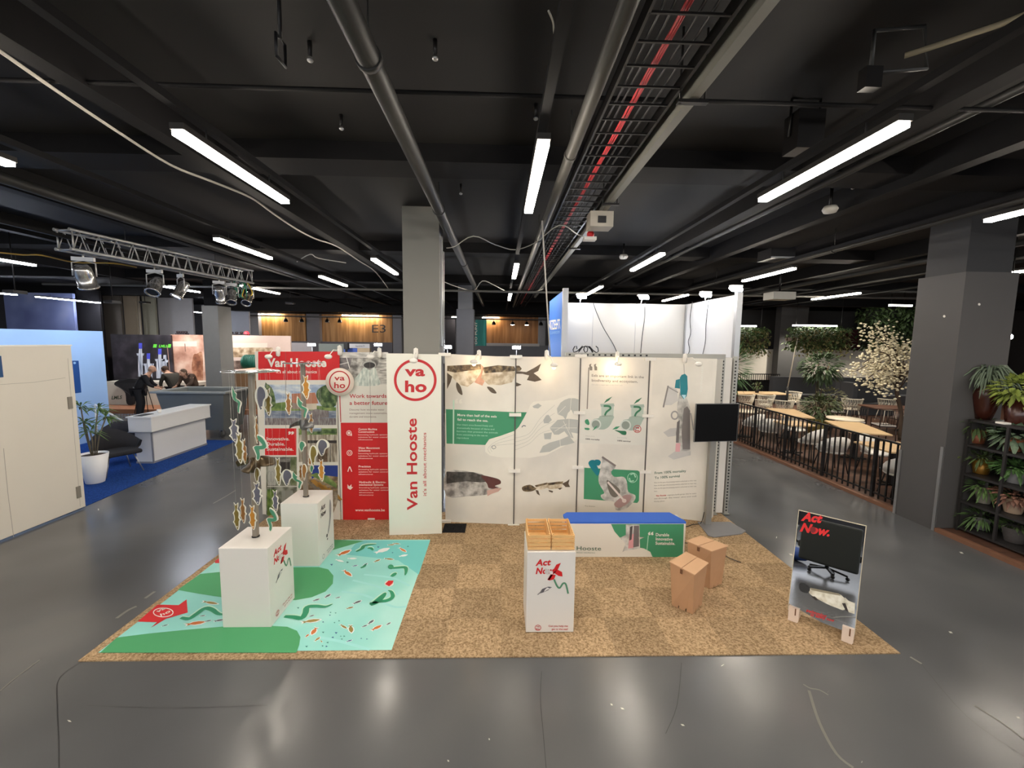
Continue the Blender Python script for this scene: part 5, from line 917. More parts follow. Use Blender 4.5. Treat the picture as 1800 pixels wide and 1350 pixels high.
def cyl(s):
    CH = photo((70, 76, 96), (170, 178, 196), (232, 236, 244), 4, 3, (9, 1, .3)); BV = mat((74, 80, 200), .5, var=.3)
    for x, y0, y1, w in ((247, 622, 662, 4), (261, 640, 665, 7), (281, 632, 665, 6), (290, 634, 672, 3)):
        s.poly([(x-w, y0), (x+w, y0), (x+w, y1), (x-w, y1)], CH, 1); s.poly([(x-w-3, y0-1), (x+w+3, y0-1), (x+w+2, y0+3), (x-w-2, y0+3)], CH, 2)
        s.poly([(x-2.4, y0-10), (x+2.4, y0-10), (x+3, y0-1), (x-3, y0-1)], CH, 2)
        if w > 3: s.poly([(x-3, y0-10-9), (x+3, y0-10-9), (x+3, y0-9), (x-3, y0-9)], BV, 3)
    LG_ = mat((90, 190, 60), .5, emit=.2); s.poly([(270, 605), (276, 605), (275, 611), (269, 611)], LG_, 2); s.text('LMLS', (279, 610.5), (295, 610.5), 4.5, LG_, 2, .04, True); s.poly([(296, 605), (301, 605), (300, 611), (295, 611)], LG_, 2)
    s.line([(294, 606), (300, 668)], .03, mat((150, 120, 110), .5), 2)
bigwall('dark booth wall with printed steel cylinders and blue tops', 198, 303, 13.3, 2.76, BLK, cyl)
PK = photo((150, 108, 92), (188, 146, 128), (214, 184, 168), 1.5, 4)
def tank(s):
    s.poly([(303, 600), (346, 600), (346, 609), (303, 609)], mat((226, 196, 184), .5), 1); s.poly([(340, 625), (346, 622), (356, 622), (356, 678), (344, 676), (337, 650)], photo((96, 56, 40), (140, 90, 66), (186, 140, 112), 3), 2, True); s.line([(325, 604), (326, 618)], .03, mat((120, 90, 80), .5), 2)
    s.poly([(303, 652), (316, 656), (334, 676), (322, 680), (303, 678)], mat((86, 60, 50), .5, var=.2), 2)
bigwall('pinkish booth wall with printed copper tank left of the grey column', 303, 372, 13.4, 2.78, PK, tank)
def motor(s):
    s.rect(403, 603, 470, 611, mat((226, 198, 184), .5), 1); s.rect(404, 611, 480, 628, photo((120, 96, 72), (170, 146, 118), (206, 188, 164), 5), 2); s.rect(404, 628, 480, 634, mat((206, 186, 176), .5), 3); s.rect(405, 634, 480, 664, photo((64, 48, 44), (104, 84, 74), (150, 132, 122), 4), 2)
bigwall('booth wall with brown blurred picture right of the grey column', 400, 512, 12.6, 2.78, mat((200, 176, 164), .5), motor)
t = thing('green_motor', 'round green ribbed electric motor on the far counter', 'motor', (-7.0, 11.9, 1.7)); c_ = aty(438, 637, 11.9)
MB().lathe([(0, -.3), (.2, -.3), (.26, -.25), (.26, .3), (0, .32)], (c_.x+.05, 12.0, c_.z), 24, 'x').build('housing', mat((30, 110, 92), .45), t)
g = MB(); [g.lathe([(.262, -.2+.06*i), (.275, -.2+.06*i), (.275, -.18+.06*i), (.262, -.18+.06*i)], (c_.x+.05, 12.0, c_.z), 24, 'x') for i in range(8)]; g.build('cooling_ribs', mat((24, 90, 76), .45), t)
MB().box(c_.x-.5, c_.x+.6, 11.7, 12.3, .012, c_.z-.26).build('stand', mat((150, 116, 84), .6), t)
# crates and timber behind the mobile
WD = mat((176, 128, 88), .65, var=.14, scale=5); WD2 = mat((140, 98, 70), .7, var=.2, scale=5)
def pile(label, name, x0, x1, y0, y1, layers):
    t = thing(name, label, 'crate stack', ((x0+x1)/2, y0, .0))
    for (z0, z1, m_, nm, ins) in layers: MB().box(x0+ins, x1-ins, y0+ins, y1-ins, z0, z1).build(nm, m_, t)
    return t
pile('pale wooden workbench with thick top behind the front mobile', 'wooden_workbench', -7.45, -5.6, 8.9, 9.9, [(1.72, 1.8, mat((214, 170, 128), .6, var=.1), 'worktop', 0), (1.45, 1.72, mat((206, 180, 148), .6, var=.1), 'drawer_box', .12), (.012, 1.45, WD2, 'cabinet', .6)])
t = pile('brown stack of timber boards beside the grey waste container', 'timber_stack', -6.75, -5.5, 9.0, 9.8, [])
for i in range(14): MB().box(-6.7+random.uniform(0, .05), -5.55, 8.75, 8.88, .1+.095*i, .18+.095*i).build('board', random.choice([WD, WD2, mat((120, 84, 62), .7, var=.2)]), t)
g = MB()
for x in (-6.74, -6.2, -5.52): g.box(x, x+.03, 8.7, 8.74, 0, 1.45)
g.build('frame_post', mat((120, 112, 108), .5, .3), t)
# ------------------------------------------------------------------ lighting truss with spotlights
TA, TB = V((-6.62, 3.35, 3.98)), V((-6.02, 7.0, 3.98)); tdir = (TB-TA).normalized(); tsd = V((tdir.y, -tdir.x, 0)); AL = mat((190, 188, 184), .35, .6, var=.03)
t = thing('lighting_truss', 'aluminium lattice truss with hanging spotlights on the left', 'truss', tuple((TA+TB)/2)); W_, H_ = .27, .29; L_ = (TB-TA).length
for a in (0, 1):
    for b in (0, 1):
        o_ = tsd*(a*W_-W_/2)+V((0, 0, b*H_)); MB().tube([TA+o_, TB+o_], .024, 10).build('main_tube', AL, t)
g = MB(); N = 14
for face in range(4):
    o1, o2 = [(tsd*(-W_/2), tsd*(-W_/2)+V((0, 0, H_))), (tsd*(W_/2), tsd*(W_/2)+V((0, 0, H_))), (tsd*(-W_/2), tsd*(W_/2)), (tsd*(-W_/2)+V((0, 0, H_)), tsd*(W_/2)+V((0, 0, H_)))][face]
    for i in range(N):
        p0 = TA+tdir*(L_*(i+.15)/N); p1 = TA+tdir*(L_*(i+.5)/N); p2 = TA+tdir*(L_*(i+.85)/N); g.tube([p0+o1, p1+o2, p2+o1], .009, 6)
for e_ in (TA+tdir*.04, TB-tdir*.04):
    c4_ = [tsd*(-W_/2), tsd*(W_/2), tsd*(W_/2)+V((0, 0, H_)), tsd*(-W_/2)+V((0, 0, H_))]
    for i in range(4): g.tube([e_+c4_[i], e_+c4_[(i+1) % 4]], .012, 6)
g.build('lattice_bracing', AL, t)
g = MB()
for u in (.25, .75): p_ = TA.lerp(TB, u); g.tube([p_+V((0, 0, H_)), V((p_.x, p_.y, 4.7))], .006, 6)
g.build('suspension_wire', WIREB, t)
def spot(px, py, u, tilt, yaw, label, lit=False, sz=1.0):
    b0 = TA.lerp(TB, u)+tsd*(.0); t = thing('stage_spotlight', label, 'spotlight', (b0.x, b0.y, b0.z-.3), 'spotlights under the truss'); r = .095*sz
    R_ = Matrix.Rotation(yaw, 3, 'Z') @ Matrix.Rotation(tilt, 3, 'X'); c = V((b0.x, b0.y, b0.z-.36))
    f = lambda p: c+R_ @ V(p)
    can = MB(); nn = 18; prof = [(0, .17), (r*.7, .17), (r*.95, .12), (r, .02), (r, -.16), (r*1.12, -.16), (r*1.12, -.19), (r*.9, -.19), (r*.86, -.12), (0, -.1)]
    can.add([f((q*math.cos(2*PI*k/nn), q*math.sin(2*PI*k/nn), h)) for q, h in prof for k in range(nn)], [[i*nn+k, i*nn+(k+1) % nn, (i+1)*nn+(k+1) % nn, (i+1)*nn+k] for i in range(len(prof)-1) for k in range(nn)], True)
    can.build('can', mat((186, 184, 182), .25, .85, var=.05), t)
    ln = MB(); ln.add([f((r*.88*math.cos(2*PI*k/nn), r*.88*math.sin(2*PI*k/nn), -.165)) for k in range(nn)], [list(range(nn))]); ln.build('lens', mat((250, 250, 255), .3, var=0, emit=6) if lit else mat((70, 72, 76), .1, .6), t)
    x = R_ @ V((1, 0, 0)); y = MB(); y.tube([c+x*(r+.03), c+x*(r+.03)+V((0, 0, .2)), c+V((0, 0, .24)), c-x*(r+.03)+V((0, 0, .2)), c-x*(r+.03)], .010, 6).tube([c+V((0, 0, .24)), c+V((0, 0, .36))], .014, 6); y.build('yoke', AL, t)
    k_ = MB(); k_.obox(c+V((0, 0, .26)), x*.11*sz, V((0, .02, 0)), V((0, 0, .03))); k_.build('clamp_plate', ALU, t)
spot(120, 480, .07, .5, .3, 'leftmost and largest spotlight under the truss', sz=1.25); spot(222, 490, .38, -.7, .2, 'second spotlight from the left under the truss', sz=1.1); spot(265, 500, .52, -.55, -.5, 'glaring spotlight with white lens near the middle of the truss', True); spot(338, 512, .77, .6, .4, 'fourth spotlight from the left under the truss'); spot(362, 520, .86, -.6, .4, 'fifth spotlight from the left under the truss'); spot(420, 527, .99, -.8, .2, 'last spotlight at the right end of the truss')
t = thing('cable_coil', 'green and yellow coiled cable hanging from the truss end', 'cable', tuple(TA.lerp(TB, .93)-V((0, 0, .2))))
for col, off, ph in (((30, 120, 90), 0, 0), ((40, 140, 100), .03, 1), ((226, 186, 50), .06, 2), ((40, 60, 60), -.03, 3)):
    c = TA.lerp(TB, .92+off)-V((0, 0, .17)); MB().tube([(c.x+.10*math.cos(2*PI*k/24+ph)*(1+.1*math.sin(k)), c.y+.06*math.sin(4*PI*k/24), c.z+.19*math.sin(2*PI*k/24+ph)) for k in range(25)], .011, 6).build('cable_loop', mat(col, .5), t)
# ------------------------------------------------------------------ people bending at the far booth
def person(label, loc, rz, cloth, legs, hair, bald, pose):
    t = thing('person', label, 'person', (0, 0, 0)); SK = mat((206, 160, 134), .6, var=.03)
    J, E_, Rr = [], [], []
    def add(p, r, par=None):
        J.append(p); Rr.append(r)
        if par is not None: E_.append((par, len(J)-1))
        return len(J)-1
    def skin(name, m):
        me = bpy.data.meshes.new(name); me.from_pydata(J, E_, []); o = bpy.data.objects.new(name, me); C.objects.link(o); o.parent = t; ORG[o.name] = V((0, 0, 0)); me.materials.append(m)
        sk = o.modifiers.new('skin', 'SKIN'); o.modifiers.new('sub', 'SUBSURF').levels = 1; o.modifiers['sub'].render_levels = 2
        for v_, r_ in zip(me.skin_vertices[0].data, Rr): v_.radius = (r_, r_*.85)
        me.skin_vertices[0].data[0].use_root = True; J.clear(); E_.clear(); Rr.clear(); return o
    P = pose
    pel = add(P['pelvis'], .15); ch = add(P['chest'], .17, add(P['waist'], .145, pel)); nk = add(P['neck'], .06, ch); hd = add(P['head0'], .075, nk)
    for s_ in (0, 1):
        sh = add(P['sh'][s_], .075, ch); el = add(P['el'][s_], .05, sh); wr = add(P['wr'][s_], .032, el); pm = add(P['palm'][s_], .036, wr)
        d = (V(P['palm'][s_])-V(P['wr'][s_])).normalized(); sd = d.cross(V((0, 1, .1))).normalized()
        for k in range(4): q = V(P['palm'][s_])+d*.05+sd*(.024*(k-1.5)); add(tuple(q+d*(.03+.008*(k in (1, 2)))), .009, add(tuple(q), .010, pm))
        q = V(P['wr'][s_])+d*.04+sd*.045; add(tuple(q+d*.025), .010, add(tuple(q), .012, pm))
        hp = add(P['hip'][s_], .10, pel); kn = add(P['knee'][s_], .07, hp); an = add(P['ank'][s_], .045, kn); add(P['toe'][s_], .04, an)
    skin('body', SK)
    g = MB(); hc = P['head']; g.ball(hc, .105, (.86, .95, 1.12), 14); dr = V(P['face']).normalized()
    g.ball(V(hc)+dr*.105-V((0, 0, .01)), .018, (1, 1, 1.3), 8)
    for s_ in (-1, 1): g.ball(V(hc)+dr.cross(V((0, 0, 1))).normalized()*.092*s_, .026, (.6, .9, 1.1), 8); g.ball(V(hc)+dr*.092+dr.cross(V((0, 0, 1))).normalized()*.034*s_+V((0, 0, .015)), .011, (1, 1, 1), 8)
    g.build('head', SK, t)
    g = MB(); g.ball(V(hc)-dr*.022+V((0, 0, .02 if not bald else -.03)), .112 if not bald else .102, (.9, .96, 1.0 if not bald else .7), 14); g.build('hair', hair, t)
    pel = add(tuple(V(P['pelvis'])-V((0, 0, .06))), .205); ch = add(P['chest'], .20, add(P['waist'], .19, pel))
    for s_ in (0, 1): sh = add(P['sh'][s_], .092, ch); el = add(P['el'][s_], .064, sh); add(tuple(V(P['el'][s_]).lerp(V(P['wr'][s_]), .85)), .048, el)
    skin('jacket', cloth)
    pel = add(P['pelvis'], .19)
    for s_ in (0, 1): hp = add(P['hip'][s_], .115, pel); kn = add(P['knee'][s_], .085, hp); add(P['ank'][s_], .062, kn)
    skin('trousers', legs)
    g = MB()
    for s_ in (0, 1): a = V(P['ank'][s_]); b_ = V(P['toe'][s_]); g.ball(tuple((a+b_)/2-V((0, 0, .01))), .07, (.75, 1.9, .7), 10)
    g.build('shoes', BLACK, t)
    t.location = loc; t.rotation_euler = (0, 0, rz); return t
bend = dict(pelvis=(0, 0, .98), waist=(0, .14, 1.12), chest=(0, .36, 1.26), neck=(0, .52, 1.30), head0=(0, .58, 1.30), head=(0, .64, 1.29), face=(0, .6, -.8), sh=((-.19, .42, 1.26), (.19, .42, 1.26)), el=((-.24, .48, 1.0), (.24, .48, 1.0)), wr=((-.2, .6, .8), (.2, .6, .8)), palm=((-.19, .64, .73), (.19, .64, .73)), hip=((-.10, 0, .92), (.10, 0, .92)), knee=((-.12, .05, .5), (.12, .02, .5)), ank=((-.13, -.02, .09), (.13, -.04, .09)), toe=((-.14, .14, .05), (.14, .12, .05)))
lean = dict(bend, waist=(0, .07, 1.14), chest=(0, .20, 1.36), neck=(0, .31, 1.50), head0=(0, .36, 1.56), head=(0, .38, 1.62), face=(0, 1, -.5), sh=((-.19, .22, 1.40), (.19, .22, 1.40)), el=((-.25, .30, 1.14), (.25, .30, 1.14)), wr=((-.2, .48, 1.02), (.2, .48, 1.02)), palm=((-.19, .55, 1.0), (.19, .55, 1.0)))
person('person in black jacket and black trousers leaning forward, greying bald head', (-11.75, 10.55, .012), math.radians(-62), mat((22, 22, 28), .8), mat((18, 20, 28), .8), mat((150, 132, 116), .8), True, lean)
b2 = dict(lean, head=(0, .46, 1.56), neck=(0, .34, 1.46), wr=((-.22, .34, .9), (.22, .34, .9)), palm=((-.22, .36, .82), (.22, .36, .82))); person('person in dark green top bending down with hanging arms', (-11.0, 11.1, .012), math.radians(70), mat((52, 48, 40), .8, var=.2), mat((30, 30, 34), .8), mat((70, 50, 36), .8), False, b2)
person('person in brown top facing forward, half hidden behind the waste container', (-10.55, 11.35, .012), math.radians(165), mat((84, 66, 54), .8, var=.2), mat((30, 30, 34), .8), mat((90, 70, 54), .8), False, dict(lean, head=(0, .36, 1.48), neck=(0, .28, 1.38), head0=(0, .3, 1.42)))
t = thing('black_coat', 'black coat draped over the end of the cream counter', 'coat', (-12.0, 12.3, .7))
b = MB(); c_ = aty(229, 685, 12.35); vs = [(c_.x-.35, 12.3, c_.z+.35), (c_.x+.1, 12.28, c_.z+.42), (c_.x+.45, 12.3, c_.z+.34), (c_.x+.4, 12.25, c_.z+.02), (c_.x+.18, 12.25, c_.z-.1), (c_.x+.12, 12.25, c_.z-.52), (c_.x-.08, 12.25, c_.z-.5), (c_.x-.1, 12.25, c_.z-.12), (c_.x-.25, 12.25, c_.z+.05), (c_.x-.5, 12.28, c_.z+.2)]
b.slab([V(p) for p in smooth(vs, 3)], (0, 1, 0), .12); b.build('cloth', mat((20, 20, 24), .85), t)
t = thing('easel_sign', 'small white sheet on a black easel beside the person in black', 'easel', (-11.0, 11.3, 0)); c_ = aty(249, 669, 11.2)
MB().slab([c_+V((-.13, 0, -.2)), c_+V((.10, 0, -.2)), c_+V((.15, .05, .2)), c_+V((-.07, .05, .2))], (0, .02, 0), 1).build('sheet', mat((226, 214, 206), .5), t)
MB().tube([(c_.x-.02, 11.24, c_.z+.2), (c_.x-.25, 11.1, .012)], .012, 6).tube([(c_.x+.05, 11.24, c_.z+.2), (c_.x+.22, 11.1, .012)], .012, 6).tube([(c_.x, 11.28, c_.z+.2), (c_.x, 11.6, .17)], .012, 6).tube([(c_.x-.2, 11.17, c_.z-.24), (c_.x+.2, 11.17, c_.z-.24)], .012, 6).build('legs', BLACKM, t)
# ================================================================== BACKGROUND, CENTRE AND LEFT
def bgbox(name, label, cat, px0, py0, px1, py1, y, th, m, z0=None, z1=None, struct_=False, group=None):
    a = aty(px0, py0, y); b = aty(px1, py1, y); o = MB().box(a.x, b.x, y, y+th, b.z if z0 is None else z0, a.z if z1 is None else z1).build(name, m)
    return tag(o, label, cat, group)
MUR = photo((84, 92, 132), (112, 122, 164), (148, 154, 184), .5, 3)
t = thing('blue_mural', 'large hazy blue printed mural high on the far left', 'mural', (-16, 13.6, 2)); a = aty(6, 520, 13.5); b = aty(135, 604, 13.5)
MB().box(a.x, b.x, 13.5, 13.6, 0, 4.3).build('panel', MUR, t)
s = Sheet((0, 13.5, 0), (0, -1, 0)); s.text('oller upgelekter!', (55, 600), (116, 599), 5.5, mat((230, 230, 240), .5), 2, .02); s.poly([(8, 588), (30, 588), (62, 603), (8, 603)], mat((170, 200, 236), .5), 1); s.poly([(50, 594), (134, 590), (134, 602), (60, 603)], mat((60, 62, 150), .5, var=.2), 1); s.poly([(90, 585), (95, 585), (97, 587), (91, 588)], mat((250, 226, 210), .5), 2); s.build(t)
bgbox('dark_wall_panel', 'black wall section right of the blue mural', 'wall panel', 135, 535, 181, 604, 14.2, .1, mat((30, 28, 32), .7), 0, 4.5); bgbox('brown_wall_panel', 'dark brown wall section left of the beige one', 'wall panel', 181, 535, 217, 604, 15, .1, mat((78, 72, 66), .7), 0, 4.5)
bgbox('beige_wall_panel', 'beige wall section with a pipe, above the steel cylinder picture', 'wall panel', 217, 538, 244, 604, 16, .1, mat((186, 172, 152), .7), 0, 4.5); bgbox('olive_wall_panel', 'greyish olive wall section right of the wall pipe', 'wall panel', 250, 538, 277, 604, 16.2, .1, mat((142, 140, 126), .7), 0, 4.5)
p = aty(246, 560, 15.8); tag(MB().tube([(p.x, 15.8, 0), (p.x, 15.8, 4.5)], .05, 10).build('wall_pipe', mat((150, 140, 126), .6)), 'vertical pale pipe between beige and olive wall sections', 'pipe')
bgbox('grey_wall_panel', 'light grey wall section left of the grey column', 'wall panel', 277, 540, 342, 606, 17, .1, mat((176, 176, 182), .7), 0, 4.5); bgbox('grey_wall_panel', 'light grey wall section right of the grey column', 'wall panel', 402, 552, 440, 604, 19.4, .1, mat((170, 174, 186), .7), 0, 4.5)
# equipment along the top of the copper-tank wall
for a, b, lab in ((312, 330, 'above the copper tank'), (404, 438, 'right of the grey column')):
    p = aty(a, 602, 13.6); q = aty(b, 602, 13.6); g = MB(); g.box(p.x, q.x, 13.5, 13.7, 2.79, 2.83)
    for k in range(4): x = p.x+(q.x-p.x)*(k+.5)/4; g.ball((x, 13.6, 2.88), .06, (1.3, 1, .8), 8)
    tag(g.build('cable_bundle', mat((40, 30, 34), .5)), 'dark bundle of gear along the booth wall top, '+lab, 'cables')
p = aty(434, 597, 13.6); tag(MB().ball((p.x, 13.6, 2.86), .1).build('red_lamp', mat((190, 60, 70), .4, emit=1)), 'small red lamp on the booth wall top right of the grey column', 'lamp')
OAK = photo((146, 100, 46), (170, 120, 62), (190, 140, 82), 1.2, 5, (6, 1, .4))
bgbox('wood_wall', 'golden wood wall section left of the far grey pier', 'wood wall', 456, 553, 538, 600, 20.8, .1, OAK, 2.2, 4.4); 
t = bgbox('wood_wall', 'golden wood wall section carrying the E3 lettering', 'wood wall', 563, 553, 690, 618, 20.8, .1, OAK, 2.2, 4.4)
s = Sheet((0, 20.8, 0), (0, -1, 0)); s.text('E3', (654, 584.5), (678, 584.5), 14.5, mat((44, 38, 34), .5), 3, .0); s.build(t, 'wall_lettering')
bgbox('grey_pier', 'grey pier between the two golden wood walls', 'pier', 538, 552, 563, 606, 20.5, .4, mat((124, 120, 124), .7), 0, 4.5); bgbox('pale_pier', 'pale grey pier right of the E3 wall', 'pier', 690, 552, 706, 620, 20.5, .3, mat((150, 150, 156), .7), 0, 4.5); bgbox('pale_pier', 'pale grey pier left of the golden wood walls', 'pier', 440, 553, 456, 604, 20.5, .3, mat((140, 138, 140), .7), 0, 4.5)
bgbox('low_grey_wall', 'long low grey wall under the golden wood walls', 'low wall', 455, 599, 690, 640, 20.6, .1, mat((112, 110, 118), .7), 0)
bgbox('wood_wall', 'brown oak wall between teal banner and tall blue sign', 'wood wall', 855, 560, 947, 606, 20.8, .1, photo((140, 92, 44), (160, 106, 54), (178, 124, 72), 1.2, 5, (6, 1, .4)), 2.0, 4.4)
bgbox('pale_pier', 'pale grey pier left of the tall blue sign', 'pier', 947, 560, 958, 612, 20.5, .3, mat((150, 150, 154), .7), 0, 4.5); bgbox('low_grey_wall', 'low grey wall below the brown oak wall', 'low wall', 834, 606, 968, 660, 19.5, .2, mat((124, 124, 130), .7), 0); bgbox('white_ledge', 'white ledge strip on top of the low grey wall', 'ledge', 853, 603, 948, 609, 19.45, .3, mat((206, 200, 196), .5))
t = bgbox('teal_banner', 'teal hanging banner with white lettering right of the far column', 'banner', 836, 562, 855, 608, 16, .03, photo((18, 118, 112), (24, 136, 128), (60, 170, 160), 2, 2, (5, 1, .2)))
s = Sheet((0, 16, 0), (0, -1, 0)); s.text('DO PUNT', (838.5, 605), (838.5, 566), 4, WHITE, 2, .02); s.build(t, 'banner_lettering')
bgbox('dark_curtain', 'dark gap of curtain between the two centre columns', 'curtain', 783, 555, 800, 625, 21, .1, mat((40, 38, 44), .8), 0, 4.4)
# equipment rows of far stands behind the red panels
for i, (x0, x1, y0, y1, m_, yy, lab) in enumerate(((455, 486, 600, 604, mat((40, 36, 60), .5), 17, 'dark blue beam of a far stand left of the glaring lamp'), (486, 548, 602, 620, mat((150, 146, 150), .5), 14, 'grey machine cover of a far stand above the red header'), (560, 612, 604, 622, mat((120, 128, 124), .5), 14, 'grey-green canopy of a far stand above the round logo'), (606, 650, 604, 612, mat((200, 200, 204), .5), 13.5, 'white fascia board of a far stand above the pipe photograph'), (604, 630, 612, 619, mat((70, 100, 190), .5), 13, 'blue beam of a far stand above the pipe photograph'), (628, 650, 612, 628, mat((190, 170, 140), .5), 12.5, 'beige box of a far stand above the pipe photograph'), (604, 611, 603, 614, BLACK, 12.8, 'small black box with light face of a far stand'))):
    a = aty(x0, y0, yy); b = aty(x1, y1, yy); t = thing('far_stand_part', lab, 'stand part', ((a.x+b.x)/2, yy, 0)); g = MB().box(a.x, b.x, yy, yy+.2, b.z, a.z); g.box(a.x+.03, a.x+.08, yy+.05, yy+.1, 0, b.z).box(b.x-.08, b.x-.03, yy+.05, yy+.1, 0, b.z); g.build('frame', m_, t)
    if i == 3: s = Sheet((0, yy, 0), (0, -1, 0)); s.text('Sentech', (625, 610), (641, 609.5), 3.4, mat((110, 110, 130), .5), 1, .01); s.build(t, 'fascia_lettering')
GL = mat((240, 246, 255), .5, var=0, emit=60, name='flood_lens')
for px, py, yy, lab in ((547, 606, 12.3, 'between the grey pier and the red header'), (664, 606, 12.0, 'above the pipe photograph right side'), (786, 610, 10.5, 'left of the far blue-grey column'), (908, 611, 10.5, 'below the brown oak wall')):
    p = aty(px, py, yy); t = thing('flood_light', 'glaring white flood light '+lab, 'flood light', (p.x, yy, p.z), 'flood lights'); MB().box(p.x-.13, p.x+.13, yy, yy+.05, p.z-.045, p.z+.045).build('lens', GL, t); MB().box(p.x-.15, p.x+.15, yy+.05, yy+.11, p.z-.06, p.z+.06).tube([(p.x, yy+.08, p.z), (p.x, yy+.08, .012)], .02, 6).build('housing', BLACKM, t)
# white fabric booth backs seen between, low dark stand behind columns
for a, b, c, d, yy, m_, lab in ((403, 462, 664, 672, 10.4, mat((216, 176, 136), .6), 'x'),): pass
# ------------------------------------------------------------------ tall white booth behind
BH = 3.5; BWm = mat((196, 192, 184), .5, var=.02, scale=2)
t = thing('tall_booth_wall', 'tall white back wall of the booth behind the cream panels', 'booth wall', (2.4, 5.5, 0)); MB().box(1.06, 3.86, 5.5, 5.55, .012, BH).build('panel', BWm, t); MB().box(1.06, 3.86, 5.48, 5.56, 2.40, 2.46).build('rail', ALU, t)
g = MB()
for x in (1.9, 2.8): g.box(x, x+.006, 5.494, 5.5, 2.46, BH)
g.build('joints', LITE, t)
t = thing('tall_booth_wall', 'tall white side wall at the right of the booth behind', 'booth wall', (3.86, 4.5, 0)); MB().box(3.86, 3.91, 3.62, 5.5, .012, BH).build('panel', mat((212, 212, 212), .5, var=.02), t); MB().box(3.84, 3.93, 3.54, 3.62, .012, BH+.03).box(3.84, 3.88, 5.44, 5.5, .012, BH).build('corner_post', ALU, t); MB().box(3.83, 3.92, 3.62, 5.5, 2.40, 2.46).build('rail', ALU, t)
t = thing('blue_sign_wall', 'tall bright blue sign wall with white lettering, seen edge-on', 'sign', (1.0, 4.4, 0)); MB().box(.985, 1.03, 3.62, 5.5, .012, BH+.02).build('panel', mat((18, 112, 214), .5, var=.02), t); MB().box(.975, 1.06, 3.52, 3.62, .012, BH+.05).build('edge_post', mat((180, 182, 186), .4, .4), t)
s = Sheet((.985, 4, 0), (-1, 0, 0)); s.text('NIZEHT', (965, 580), (986.5, 577), 17, WHITE, 1, .02); s.text('CLEANROOM', (967, 587.5), (984, 586), 5, mat((150, 196, 240), .5), 1, .0); s.build(t, 'sign_lettering')
FLM = mat((244, 248, 255), .5, var=0, emit=40, name='booth_flood_lens')
for (x, y, zz, rx, ry, lab) in ((1.62, 5.42, 3.62, 1, 0, 'left one on the tall white back wall'), (2.9, 5.42, 3.62, 1, 0, 'middle one on the tall white back wall'), (3.8, 4.55, 3.6, 0, 1, 'on the tall white side wall'), (3.95, 3.8, 3.62, 0, -1, 'outermost one at the right corner of the tall booth')):
    t = thing('booth_flood_light', 'glaring small flood light, '+lab, 'flood light', (x, y, zz)); MB().obox((x, y-.1*rx, zz), (.09, 0, 0), (0, .05, .03), (0, -.012, .02)).build('lens', FLM, t); MB().box(x-.1, x+.1, y-.04, y+.04, zz+.03, zz+.06).tube([(x, y, zz), (x, y+.07 if rx else y, 3.5)], .012, 6).build('housing', WHITE, t)
    ld = bpy.data.lights.new('booth_flood_emitter', 'SPOT'); ld.energy = 6; ld.color = (.82, .9, 1); ld.spot_size = math.radians(110); ld.spot_blend = .12; ld.shadow_soft_size = .05
    lo = bpy.data.objects.new('booth_flood_emitter', ld); C.objects.link(lo); lo.location = (x-.45*abs(ry)*(1 if ry > 0 else 0), y-.45*rx, zz-.02); lo.rotation_euler = (math.radians(50) if rx else 0, math.radians(-50)*(1 if ry > 0 else -.2) if ry else 0, 0)
for pts, lab in (([(1043, 532), (1047, 545), (1060, 575), (1078, 605), (1086, 624)], 'slanting left one'), ([(1134, 532), (1133, 560), (1129, 590), (1126, 624)], 'middle one')):
    tag(MB().tube(smooth([tuple(aty(a, b, 5.47)) for a, b in pts], 4, False), .007, 6).build('hanging_wire', WIREB), 'thin dark wire down the tall white back wall, '+lab, 'cable')
for pts, lab in (([(1217, 530), (1213, 560), (1214, 585), (1210, 600), (1212, 615), (1208, 627)], 'curly one'), ([(1246, 525), (1241, 570), (1240, 600), (1234, 628)], 'straight one')):
    tag(MB().tube(smooth([tuple(atx(a, b, 3.83)) for a, b in pts], 5, False), .007, 6).build('hanging_wire', WIREB), 'thin dark wire down the tall white side wall, '+lab, 'cable')
tag(MB().tube([(1.08+.35*k/30+.05*math.cos(k*.9), 3.02, 2.58+.05*math.sin(k*1.1)) for k in range(31)], .008, 6).build('cable_tangle', WIREB), 'tangle of black cable on the perforated beam beside the blue sign', 'cable')
# ================================================================== RIGHT SIDE: RESTAURANT
# railing
t = thing('black_railing', 'black metal railing with vertical bars along the restaurant edge', 'railing', (6.52, 5.5, 0.05)); X = 6.52; n = 0; y = 3.12
while y < 8.35 or n < 1:
    big = n % 9 == 4; hw = .024 if big else .0105
    MB().box(X-hw, X+hw, y-hw, y+hw, .06, 1.08 if not big else 1.1).build('baluster', BLACKM, t); y += .128; n += 1
MB().box(X-.02, X+.02, 3.06, y, 1.08, 1.11).build('top_rail', BLACKM, t); MB().box(X-.012, X+.012, 3.06, y, .13, .155).build('bottom_rail', BLACKM, t)
t = thing('rail_end_post', 'pale metal strip at the near end of the railing on the wide column', 'post', (6.5, 3.07, 0)); MB().box(6.44, 6.5, 3.06, 3.10, .05, 1.2).build('strip', mat((150, 142, 126), .5, .3), t)
